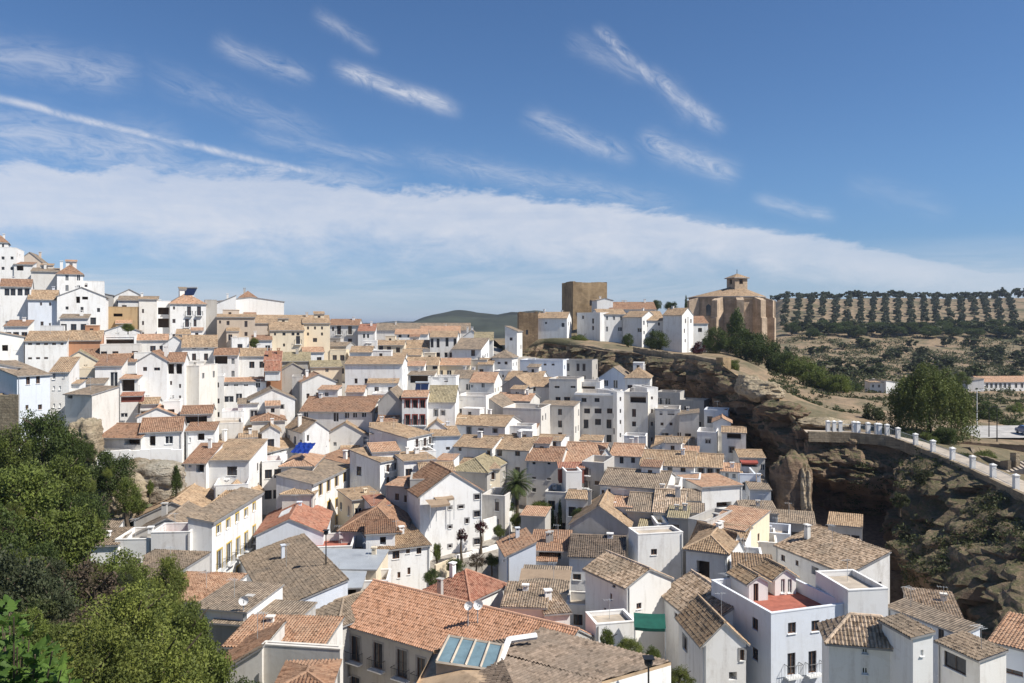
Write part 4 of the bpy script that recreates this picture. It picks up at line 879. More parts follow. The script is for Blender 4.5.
# ================================================================ castle hill
TOWN = list(BASES); BASES.clear()
G2 = 'white houses on the castle hill'
H('white house with stepped gables beside the old stone gate tower', 537, 567, 318, 14, 'f', 312, 7, D=236, yaw=-6, rc='t', win=[(563,325,3,4),(546,323,2,2),(560,315,3,3)], ch=2, group=G2)
H('shadow sided white house at the foot of the great keep', 577, 600, 313, 20, 't', d=7, D=238, yaw=-40, win=[(583,317,2,4),(593,321,2,5),(593,328,2,4)], group=G2)
H('white house with six small windows right of the great keep', 598, 626, 314, 26, 'f', 309, 8, D=232, yaw=8, rc='t', win=[(607,318,2,4),(614,318,2,4),(621,318,2,4),(607,329,2,5),(620,329,4,4)], group=G2)
H('tall white rooftop room rising behind the six window house', 597, 613, 300, 20, 'g', 298, 6, D=246, yaw=10, group=G2)
H('long brown roofed house with small chimneys on the castle hill skyline', 610, 656, 309, 14, 'f', 302, 8, D=246, yaw=2, rc='b', win='4x1', ch=3, group=G2)
H('white gabled house with dark tree before it on the castle hill', 642, 665, 320, 26, 'f', 311, 9, D=230, yaw=10, rc='t', win=[(647,325,2,4),(659,324,2,3),(653,331,2,4)], group=G2)
H('shaded long white side house left of the dark castle hill tree', 623, 642, 317, 26, 'f', 311, 8, D=232, yaw=-30, rc='t', win=[(640,330,5,4)], group=G2)
H('tall white house with shaded long side near the church', 663, 682, 315, 36, 'f', 308, 7, D=228, yaw=-30, rc='t', group=G2)
H('narrow sunlit house front with red brown lower floor near the church', 680, 689, 317, 34, 't', d=7, D=226, yaw=14, win=[(684,321,2,3),(684,330,4,5),(684,341,5,9)], group=G2, fm='red_paint')
H('low white house with brown roof and two windows beside the church', 688, 708, 323, 26, 'f', 316, 7, D=230, yaw=10, rc='b', win=[(700,330,4,4),(692,331,2,3),(704,340,2,3)], group=G2)
H('small far white house with brown roof below the olive hill', 870, 887, 382, 15, 'h', 380, 9, D=252, y1=None, yaw=-14, rc='t', win=[(873,386,2,3),(879,386,2,3),(873,392,2,3),(880,392,3,3)], group='houses below the olive hill')
H('small bright side wing of the far white house below the olive hill', 886, 899, 383, 14, 'sr', d=7, D=250, yaw=20, rc='t', r=.8, win=[(893,391,4,4,'o')], group='houses below the olive hill')
H('long low building with terracotta roof and dark arcade at the right edge', 982, 1060, 382, 9, 'f', 376, 9, D=262, yaw=4, rc='o', win=[(x, 385.5, 2.5, 5) for x in (987,991.5,996,1000.5,1005,1009.5,1016,1022)], group='houses below the olive hill')
H('low white flat roofed wing at the left end of the terracotta roofed building', 968, 984, 381, 9, 'sl', d=8, D=260, yaw=-4, rc='g', r=.8, group='houses below the olive hill')
UPB = list(BASES)

# ================================================================ terrain
def interp(pts, X, Y, s=7.0):
    pts = np.array(pts); out = np.empty(X.size); xf, yf = X.ravel(), Y.ravel()
    for i in range(0, xf.size, 4000):
        dx = xf[i:i+4000,None]-pts[None,:,0]; dy = yf[i:i+4000,None]-pts[None,:,1]
        d2 = dx*dx+dy*dy
        w = 1.0/(d2+s*s)**2
        out[i:i+4000] = (w*pts[None,:,2]).sum(1)/w.sum(1)
    return out.reshape(X.shape)
def G(px, py, D, dz=0.0):
    p = P(px, py, D); return (p.x, p.y, p.z+dz)
town_pts = list(TOWN)
for a in ((0,440,98),(60,445,100),(100,460,102),(130,480,98),(0,500,72),(50,500,78),(100,510,86),(0,560,52),(50,560,60),(105,560,74),(0,620,36),(60,620,44),(120,620,56),(190,630,58),
          (0,683,27),(60,683,32),(120,683,39),(180,683,46),(225,683,50),(-60,500,66),(-80,600,40)):
    for _ in range(3): town_pts.append(G(*a, dz=-2.2))
for a in ((462,551,97),(481,543,99),(499,541,101),(516,533,104),(560,527,106),(540,514,108),(508,512,108),(455,570,92),(476,566,93),(432,583,89),(492,564,94),(607,650,64),(630,656,63),(652,660,60),(680,690,56),(437,560,94),(578,518,103),(470,548,98),(530,528,105),(517,520,109)):
    for _ in range(6): town_pts.append(G(*a))
for a in ((120,470,104),(150,465,105),(97,455,106),(175,492,102)):
    for _ in range(4): town_pts.append(G(*a))
town_pts += [(0,0,-1.8),(-6,6,-5.5),(6,6,-5.5),(0,12,-12),(-9,12,-8.5),(0,22,-20),(12,30,-30),(0,40,-32),(25,45,-36),(40,40,-40),(20,20,-34),(-25,14,-8),(-30,0,-3),(30,0,-20)]
town_pts += [(-150,260,8),(-220,300,10),(-60,300,-6),(-120,420,-4),(0,420,-12),(60,420,-20),(140,120,-42),(110,80,-42),(200,220,-44),(140,300,-44),(300,500,-60),(500,800,-70),
             (0,900,-16),(-600,900,-16),(0,3000,-12),(-3000,3000,-12),(3000,6000,-40),(0,9000,-12),(-6000,9000,-12),(6000,9000,-30),(800,1500,-70),(1500,3000,-60)]*2
def axis(lo, hi, fl, fh, step, far_n=22):
    a = list(np.arange(fl, fh+.1, step))
    up = [fh+(hi-fh)*((k/far_n)**2.6) for k in range(1, far_n+1)]
    dn = [fl-(fl-lo)*((k/far_n)**2.6) for k in range(1, far_n+1)]
    return np.array(dn[::-1]+a+up)
gx = axis(-9000, 9000, -170, 130, 2.2); gy = axis(-400, 9500, -6, 330, 2.2)
GX, GY = np.meshgrid(gx, gy)
GZ = interp(town_pts, GX, GY)
rs = np.random.RandomState(3)
GZ += rs.uniform(-.12, .12, GZ.shape)*(np.abs(GX) < 200)
def grid_mesh(name, X, Y, Z, mat, smooth=True):
    ny, nx = X.shape
    v = np.stack([X.ravel(), Y.ravel(), Z.ravel()], 1)
    i = np.arange(ny-1)[:,None]*nx+np.arange(nx-1)[None,:]
    f = np.stack([i, i+1, i+nx+1, i+nx], -1).reshape(-1,4)
    me = bpy.data.meshes.new(name); me.from_pydata(v.tolist(), [], f.tolist()); me.update()
    if smooth: me.polygons.foreach_set('use_smooth', [True]*len(me.polygons))
    me.materials.append(MATS[mat]); o = bpy.data.objects.new(name, me); COL.objects.link(o); return o

def ground_mat():
    m, n, b = new_mat('town_ground')
    geo = n.new('ShaderNodeNewGeometry').outputs['Position']
    sp = n.new('ShaderNodeSeparateXYZ'); n.put(sp.inputs[0], geo)
    a = n.noise(geo, .25, 5, .6); c = n.noise(geo, 2.0, 5, .6)
    paved = n.mix(n.ramp(c, .35, .65), (.24,.215,.185,1), (.34,.31,.265,1))
    green = n.mix(n.ramp(c, .35, .65), (.035,.055,.018,1), (.10,.11,.045,1))
    dry = n.mix(n.ramp(a, .4, .6), (.26,.20,.12,1), (.10,.10,.05,1))
    # the green slope lies left of the lowest houses, dry fields lie beyond the town
    lx = n.m('ADD', sp.outputs[0], n.m('ADD', n.m('MULTIPLY', sp.outputs[1], .42), 2.0))
    left = n.m('MULTIPLY', n.ramp(n.m('ADD', lx, n.m('MULTIPLY', a, 4)), 4, 1, 0, 1), n.ramp(sp.outputs[1], 112, 104, 0, 1))
    col = n.mix(left, paved, green)
    col = n.mix(n.ramp(sp.outputs[1], 42, 36, 0, 1), col, green)
    col = n.mix(n.ramp(sp.outputs[1], 240, 270, 0, 1), col, dry)
    rx = n.m('ADD', sp.outputs[0], n.m('MULTIPLY', a, 6))
    cl_ = n.m('MULTIPLY', n.ramp(rx, 38, 42, 0, 1), n.ramp(sp.outputs[1], 86, 92, 0, 1))
    col = n.mix(cl_, col, n.mix(n.ramp(c, .35, .65), (.13,.09,.06,1), (.22,.16,.11,1)))  # rock brown near the cliff, with cave shade put into the colour
    n.put(b.inputs['Base Color'], col)
    bp = n.new('ShaderNodeBump'); bp.inputs['Strength'].default_value = .5; bp.inputs['Distance'].default_value = .2
    n.put(bp.inputs['Height'], c); n.put(b.inputs['Normal'], bp.outputs[0]); MATS['town_ground'] = m
def scrub_mat():
    m, n, b = new_mat('hill_soil')
    geo = n.new('ShaderNodeNewGeometry').outputs['Position']
    sp = n.new('ShaderNodeSeparateXYZ'); n.put(sp.inputs[0], geo)
    a = n.noise(geo, .035, 6, .62); c = n.noise(geo, .5, 6, .65); d = n.noise(geo, .12, 5, .6)
    tan = n.mix(n.ramp(c, .35, .7), (.30,.215,.135,1), (.17,.125,.078,1))
    grass = n.mix(n.ramp(c, .3, .7), (.09,.085,.045,1), (.19,.15,.09,1))
    col = n.mix(n.ramp(d, .45, .58), tan, grass)
    col = n.mix(n.ramp(a, .56, .64), col, (.085,.08,.04,1))
    n.put(b.inputs['Base Color'], col)
    bp = n.new('ShaderNodeBump'); bp.inputs['Strength'].default_value = .8; bp.inputs['Distance'].default_value = .5
    n.put(bp.inputs['Height'], c); n.put(b.inputs['Normal'], bp.outputs[0]); MATS['hill_soil'] = m
def rock_mat(name, c1, c2, c3, green=.3, wscale=1.0):
    m, n, b = new_mat(name)
    geo = n.new('ShaderNodeNewGeometry').outputs['Position']
    nr = n.new('ShaderNodeSeparateXYZ'); n.put(nr.inputs[0], n.new('ShaderNodeNewGeometry').outputs['Normal'])
    strata = n.noise(n.map(geo, (.25, .25, 2.2)), .5*wscale, 6, .65, .6)
    big = n.noise(geo, .1*wscale, 6, .6); fine = n.noise(geo, 1.6*wscale, 7, .7)
    col = n.mix(n.ramp(strata, .35, .65), c4(c1), c4(c2))
    col = n.mix(n.ramp(big, .45, .62), col, c4(c3))
    col = n.mix(n.ramp(fine, .5, .75, 0, .6), col, c4([x*.45 for x in c1]))
    up = n.m('MULTIPLY', n.ramp(nr.outputs[2], .25, .7), n.ramp(fine, .35, .6))
    col = n.mix(n.m('MULTIPLY', up, green), col, (.09,.10,.04,1))
    n.put(b.inputs['Base Color'], col)
    bp = n.new('ShaderNodeBump'); bp.inputs['Strength'].default_value = 1; bp.inputs['Distance'].default_value = .6
    n.put(bp.inputs['Height'], n.m('ADD', strata, fine)); n.put(b.inputs['Normal'], bp.outputs[0]); MATS[name] = m
ground_mat(); scrub_mat()
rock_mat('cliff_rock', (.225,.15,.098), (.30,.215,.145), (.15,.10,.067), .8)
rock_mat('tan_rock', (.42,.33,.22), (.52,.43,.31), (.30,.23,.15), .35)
rock_mat('pale_rock', (.52,.45,.35), (.62,.56,.46), (.38,.28,.18), .3, 2)
cut = (GY < 96) & (GX > -20) & (GX < 80) & (GY > 30)
GZ = np.where(cut, np.minimum(GZ, -36.0), GZ)
g = grid_mesh('ground', GX, GY, GZ, 'town_ground'); g['kind'] = 'structure'
def gz_town(x, y): return float(interp(town_pts, np.array([[x]]), np.array([[y]]))[0,0])

T_ = [(503,352,236),(520,350,236),(545,343,231),(568,346,222),(600,351,206),(635,353,192),(660,358,180),(690,359,170),(722,365,158),(742,379,149),(770,396,138),(788,411,129),(798,424,123),
      (808,434,119),(850,435,118.5),(886,438,117),(905,444,115),(935,456,109),(970,471,101),(1024,497,88),(1100,535,72),(1200,590,57)]
BZ = [-22,-22,-22,-22,-22,-23,-25,-26,-28,-30,-32,-34,-36,-37,-38,-38,-38,-38,-38,-38,-38,-38]
OUT = [4,5,6,6,6,6,5,4,3,2.5,2.5,2.5,2.5,2.5,3,4,6,10,12,12,12,12]
UND = [0,0,1,2,3,4,4,4,4,4,4,5,6,7,7,7,6,4,2,1,1,1]
TP = [P(*t) for t in T_]
TOPZ = [p.z for p in TP]
def resample(pl, vals, step):
    acc = [0]
    for a, b in zip(pl, pl[1:]): acc.append(acc[-1]+(b-a).length)
    n = int(acc[-1]/step); ts = np.linspace(0, acc[-1], n+1)
    cols = [np.interp(ts, acc, [p[i] for p in pl]) for i in range(3)]+[np.interp(ts, acc, v) for v in vals]
    return np.array(cols).T, ts
rp, rt = resample(TP, [BZ, OUT, UND], .7)
from mathutils import noise as mn
def fbm(v, o=4): return mn.fractal(v, 1.0, 2.0, o)
NR = 84
X = np.zeros((NR+1, len(rp))); Y = X.copy(); Z = X.copy()
tang = np.gradient(rp[:, :2], axis=0)
kk = np.ones(21)/21
for c in (0,1): tang[:,c] = np.convolve(np.pad(tang[:,c], 10, mode='edge'), kk, 'valid')
tang /= np.linalg.norm(tang, axis=1)[:,None]
outn = np.stack([tang[:,1], -tang[:,0]], 1)
outn *= np.where((outn@np.array([-.5,-1.0])) < 0, -1, 1)[:,None]
for i in range(len(rp)):
    px_, py_, pz_, bz, ou, un = rp[i]
    for j in range(NR+1):
        s = j/NR
        prof = ou*(min(1, s/.42)**1.1) - ou*.35*max(0, (s-.44)/.56)**.8 - un*min(1, max(0, (s-.16)/.3))**1.5
        z = pz_+(bz-pz_)*s
        v = Vector((px_*.07, py_*.07, z*.22))
        wp = Vector((px_+fbm(Vector((px_*.1, py_*.1, z*.2)),3)*2.5, py_, z+fbm(Vector((px_*.08, py_*.08, z*.3+7)),3)*1.6))
        d = fbm(v*1.6, 6)*.9 + mn.cell(Vector((wp.x*.16, wp.y*.16, wp.z*.42)))*1.5 + mn.cell(Vector((wp.x*.42+9, wp.y*.42, wp.z*.9)))*.75 + fbm(Vector((px_*.9, py_*.9, z*1.1)), 3)*.25
        d *= min(1, s/.05)*(1 if s < 1 else .3)
        X[j,i] = px_+outn[i,0]*(prof+d); Y[j,i] = py_+outn[i,1]*(prof+d)
        Z[j,i] = z+fbm(v*1.7+Vector((9,2,4)), 4)*.45*min(1, s/.1)
cl = grid_mesh('cliff', X, Y, Z, 'cliff_rock', False); cl['kind'] = 'structure'

# upper terrain behind the cliff edge
up_pts = [tuple(p) for p in UPB]
for a in ((520,350,240),(560,342,240),(600,345,235),(640,350,228),(690,355,225),(722,363,161),(735,352,258),(770,356,258),(800,386,215),(780,370,235),(762,384,180),(742,377,152),(770,394,142),(690,357,174),(660,356,184),(635,351,196),(735,360,215),
          (830,400,188),(800,405,165),(860,415,150),(830,424,130),(800,413,138),(880,430,130),(850,431,124),(815,428,126)):
    up_pts += [G(*a)]*3
for x_, y_, z_ in ((50,124,-16.9),(58,122,-17.1),(60,114,-17.7),(59,105,-18.4),(58,96,-18.9),(57,88,-19.1),(68,124,-17.6),(66,114,-18),(68,106,-20.0),(68,92,-20.4),(78,112,-20.0),(90,113,-20.0),(100,112,-20),(60,80,-19.4),(80,130,-18.3),(95,128,-18.3),(95,124,-18.0),(80,80,-19.4),(60,60,-19.4),(100,60,-19.4),(100,145,-18.8),(115,135,-18.4),(75,150,-18.4)): up_pts += [(x_, y_, z_)]*3
up_pts += [(0,300,-9),(40,300,-9),(70,310,-12),(20,400,-20),(100,420,-26),(-40,500,-30),(60,700,-45),(-60,1000,-50)]*2
for px in range(800, 1400, 50):
    for py, D in ((402,215),(399,235),(392,258),(386,290),(378,340),(366,400),(349,460),(334,505),(329,530),(316,600),(305,680),(298,750),(299,790)):
        up_pts.append(G(px, py+(3 if px < 830 else 0)*(D > 500), D))
    for D, z in ((860,14),(1000,-5),(1300,-40),(1900,-60)): up_pts.append(((px-CX)/F*D, D, z))
for D in (430, 520, 600, 700, 760): up_pts += [((735-CX)/F*D, D, -14 if D > 430 else -22)]*2
for D in (430, 520, 600, 700, 760): up_pts += [((640-CX)/F*D, D, -30)]*2
dirs = []
NRU = 110
nc = len(rp)
ang0, ang1 = R(95), R(-12)
X = np.zeros((NRU+1, nc)); Y = X.copy()
# direction fans from straight away to sideways
for i in range(nc):
    f = i/(nc-1)
    ix = float(np.interp(rt[i], [0, 60, 120, 175, 230, rt[-1]], [98, 84, 58, 42, 18, -15]))
    dx, dy = math.cos(R(ix)), math.sin(R(ix))
    for j in range(NRU+1):
        t = 1700*(j/NRU)**2.2
        X[j,i] = rp[i,0]+dx*t; Y[j,i] = rp[i,1]+dy*t
Z = interp(up_pts, X, Y, 9.0)
def zhill(D):
    Dk = [250,290,340,400,460,505,530,600,680,750,790,860,1000,1300,1900]; zk = [-21.2,-22,-22.2,-20.0,-13.6,-6.4,-3.4,7.0,17.5,25.6,26.0,14,-5,-40,-60]
    from_ = np.interp(D, Dk, zk); a_ = np.interp(D-14, Dk, zk); b_ = np.interp(D+14, Dk, zk)
    return (from_+a_+b_)/3
def sstep(x, a, b): t = np.clip((x-a)/(b-a), 0, 1); return t*t*(3-2*t)
PXg = np.where(Y > 20, X/np.maximum(Y, 20)*F+CX, 3000)
wh = sstep(PXg, 752, 792)*sstep(Y, 235, 290)
roll = np.array([[fbm(Vector((X[j,i]*.011, Y[j,i]*.008, 4)), 3) for i in range(nc)] for j in range(NRU+1)])
Z = Z*(1-wh)+(zhill(Y)+roll*np.clip((Y-260)/200, 0, 1)*1.8)*wh
Zn = np.zeros_like(Z)
for j in range(NRU+1):
    wgt = min(1, j/6)
    Z[j] = rp[:,2]*(1-wgt)+Z[j]*wgt
hl = grid_mesh('hillside', X, Y, Z, 'hill_soil'); hl['kind'] = 'structure'
HX, HY_, HZ = X, Y, Z
from mathutils.bvhtree import BVHTree
def bvh_of(o):
    return BVHTree.FromPolygons([v.co[:] for v in o.data.vertices], [p.vertices[:] for p in o.data.polygons])
BV_UP, BV_TOWN, BV_CL = bvh_of(hl), bvh_of(g), bvh_of(cl)
def ground_at(x, y, which='town'):
    bv = {'up': BV_UP, 'town': BV_TOWN, 'cliff': BV_CL}[which]
    h = bv.ray_cast(Vector((x, y, 200)), Vector((0,0,-1)))
    return h[0].z if h[0] is not None else None
def ray_ground(px, py, which):
    bv = {'up': BV_UP, 'town': BV_TOWN, 'cliff': BV_CL}[which]
    d = P(px, py, 1.0).normalized(); h = bv.ray_cast(Vector((0,0,0)), d)
    return h[0]

# distant hills beyond the town
plain('far_hill', (.045,.052,.035), .95, 0, .75, .012)
def far_hill(name, pts, D, depth):
    n = 140; m = 24
    pxs = np.linspace(pts[0][0], pts[-1][0], n)
    top = np.interp(pxs, [a for a, b in pts], [b for a, b in pts])
    X = np.zeros((m, n)); Y = X.copy(); Z = X.copy()
    for j in range(m):
        s = j/(m-1); D_ = D-depth/2+depth*s
        for i in range(n):
            zt = (HY-top[i])/F*D
            e = math.sin(math.pi*s)**.8
            X[j,i] = (pxs[i]-CX)/F*D; Y[j,i] = D_
            Z[j,i] = -30+(zt+30)*e + fbm(Vector((X[j,i]*.012, D_*.012, 1)), 5)*5*e
    o = grid_mesh(name, X, Y, Z, 'far_hill'); o['kind'] = 'structure'
far_hill('distant_hills', [(395,331),(425,319),(440,314.5),(455,312),(480,313.5),(497,315),(512,312),(530,311.5),(560,314),(600,320),(660,326),(720,330)], 1300, 700)
far_hill('distant_ridge', [(250,331),(290,327),(330,324.5),(370,323),(400,321.5),(440,322),(480,322),(540,323),(620,328)], 3200, 900)

# ================================================================ keep, gate tower, church
def stone_mat(name, c1, c2, row=.35):
    m, n, b = new_mat(name)
    geo = n.new('ShaderNodeNewGeometry').outputs['Position']
    tc = n.new('ShaderNodeTexCoord').outputs['Object']
    sp = n.new('ShaderNodeSeparateXYZ'); n.put(sp.inputs[0], tc)
    cb = n.new('ShaderNodeCombineXYZ'); n.put(cb.inputs[0], n.m('ADD', sp.outputs[0], sp.outputs[1])); n.put(cb.inputs[1], sp.outputs[2])
    br = n.new('ShaderNodeTexBrick'); n.put(br.inputs['Vector'], cb.outputs[0])
    br.inputs['Scale'].default_value = 1; br.inputs['Brick Width'].default_value = row*2; br.inputs['Row Height'].default_value = row
    br.inputs['Mortar Size'].default_value = .03; br.inputs['Color1'].default_value = c4(c1); br.inputs['Color2'].default_value = c4(c2)
    br.inputs['Mortar'].default_value = c4([x*.7 for x in c1])
    big = n.noise(geo, .25, 6, .65); st = n.noise(n.map(geo, (1,1,.15)), .8, 5, .6)
    col = n.mix(n.ramp(big, .4, .6, 0, .8), br.outputs['Color'], c4([x*.5 for x in c1]))
    col = n.mix(n.ramp(n.noise(n.map(geo, (.5,.5,1.6)), 1.0, 5, .7), .5, .62, 0, .6), col, c4([x*.62 for x in c2]))
    col = n.mix(n.ramp(st, .5, .7, 0, .5), col, c4([min(1, x*1.25) for x in c2]))
    n.put(b.inputs['Base Color'], col)
    bp = n.new('ShaderNodeBump'); bp.inputs['Strength'].default_value = .8; bp.inputs['Distance'].default_value = .15
    n.put(bp.inputs['Height'], n.noise(geo, 2, 6, .7)); n.put(b.inputs['Normal'], bp.outputs[0]); MATS[name] = m
stone_mat('keep_stone', (.33,.23,.13), (.43,.31,.18))
stone_mat('church_stone', (.52,.39,.27), (.60,.46,.33), .5)
stone_mat('gate_stone', (.24,.16,.095), (.34,.24,.14), .45)
stone_mat('rampart_stone', (.27,.21,.14), (.36,.29,.20))

def ragged_tower(label, px, D, w, d, zb, zt, yaw, mat, slits, name, ragged=.7, seed=1):
    A = P(px, 325, D); root = empty(name, (A.x, A.y, zb), R(yaw)); tag(root, label, 'tower', None)
    bm = bmesh.new(); r = random.Random(seed); h = zt-zb
    hs = facade(bm, Vector((0,0,0)), Vector((1,0,0)), Vector((0,-1,0)), w, -6, h, slits, .5)
    facade(bm, Vector((w,0,0)), Vector((0,1,0)), Vector((1,0,0)), d, -6, h, [])
    facade(bm, Vector((0,d,0)), Vector((0,-1,0)), Vector((-1,0,0)), d, -6, h, [])
    facade(bm, Vector((w,d,0)), Vector((-1,0,0)), Vector((0,1,0)), w, -6, h, [])
    quad(bm, (0,0,h-.3), (w,0,h-.3), (w,d,h-.3), (0,d,h-.3))
    mesh_obj('wall', bm, mat, root)
    bm = bmesh.new(); t = .8                                     # worn parapet of uneven stones
    for (ax, ay, bx, by) in ((0,0,w,0),(w,0,w,d),(w,d,0,d),(0,d,0,0)):
        L = math.hypot(bx-ax, by-ay); k = int(L/1.0); ex, ey = (bx-ax)/L, (by-ay)/L; nx, ny = -ey, ex
        hh = .3
        for i in range(k):
            hh = max(.05, min(1.2, hh+r.uniform(-.35,.35)*ragged))
            s0, s1 = i*L/k, (i+1)*L/k-.01
            p = [(ax+ex*s0, ay+ey*s0), (ax+ex*s1, ay+ey*s1), (ax+ex*s1+nx*t, ay+ey*s1+ny*t), (ax+ex*s0+nx*t, ay+ey*s0+ny*t)]
            v0 = [bm.verts.new((x, y, h+.002)) for x, y in p]; v1 = [bm.verts.new((x, y, h+hh)) for x, y in p]
            bm.faces.new(v1)
            for q in range(4): bm.faces.new((v0[q], v0[(q+1)%4], v1[(q+1)%4], v1[q]))
    mesh_obj('parapet', bm, mat, root)
    window_parts(root, hs, Vector((0,0,0)), Vector((1,0,0)), Vector((0,-1,0)), D, 'dark_wood_and_shade')
    return root
# keep: near corner at px 573
ragged_tower('great square stone keep rising above the castle hill skyline', 573, 256, 11.5, 12.5, -6, 13.6, 13, 'keep_stone',
             [(5.6,12.2,6.3,14.0,'w'),(1.0,9.0,1.3,10.0,'w'),(8.5,8.2,8.8,9.2,'w')], 'castle_keep', .3, 4)
ragged_tower('ruined reddish brown stone gate tower at the left end of the castle rock', 519, 234, 5.6, 6, -12, 3.4, 4, 'gate_stone',
             [(2.0,9.2,2.7,10.6,'w')], 'gate_tower', .8, 9)
# ramparts
def rampart(label, pts, hgt, th=.9, mat='rampart_stone', cap=None, name='rampart_wall', cat='wall', deep=1.0):
    """stone wall through points (px, py of its top, D)"""
    Q = [P(*p) for p in pts]
    root_z = min(q.z for q in Q)-hgt
    bm = bmesh.new(); r = random.Random(len(pts)*7+int(Q[0].x))
    for a, b in zip(Q, Q[1:]):
        L = (b-a).length; k = max(1, int(L/1.2)); e = Vector((b.x-a.x, b.y-a.y, 0)).normalized(); nn = Vector((-e.y, e.x, 0))*th
        for i in range(k):
            p, q = a.lerp(b, i/k), a.lerp(b, (i+1)/k); j = r.uniform(-.12,.12)
            v = []
            for s in (p, q, q+nn, p+nn): v.append(Vector((s.x, s.y, s.z-hgt-deep)))
            for s in (p, q, q+nn, p+nn): v.append(Vector((s.x, s.y, s.z+j)))
            bv = [bm.verts.new(x-Q[0]) for x in v]
            for qd in ((4,5,6,7),(0,1,5,4),(1,2,6,5),(2,3,7,6),(3,0,4,7)): bm.faces.new([bv[x] for x in qd])
    o = mesh_obj(name, bm, mat, None, Q[0]); tag(o, label, cat); return o
rampart('ruined brown rampart wall linking the gate tower to the great keep', [(538,328,236),(552,329,236),(568,334,236)], 3.5)
rampart('long rough stone wall running along the cliff top below the castle houses', [(566,344,223),(590,346,212),(610,350,203),(632,352,194)], 2.0)
rampart('short stone wall under the dark castle hill tree', [(633,347,196),(650,350,187),(668,352,180)], 2.2)
rampart('grassy topped stone rampart left of the tan corner pillar', [(664,353,180),(690,355,171),(717,360,161)], 2.6)
rampart('tan squared corner pillar at the end of the rampart', [(716,357,161),(723,357,159)], 3.0, 2, 'keep_stone', cat='pillar', name='corner_pillar')
rampart('lower tan stone terrace wall right of the corner pillar', [(722,372,157),(730,374,154),(741,377,151)], 2.2, 1, 'keep_stone')

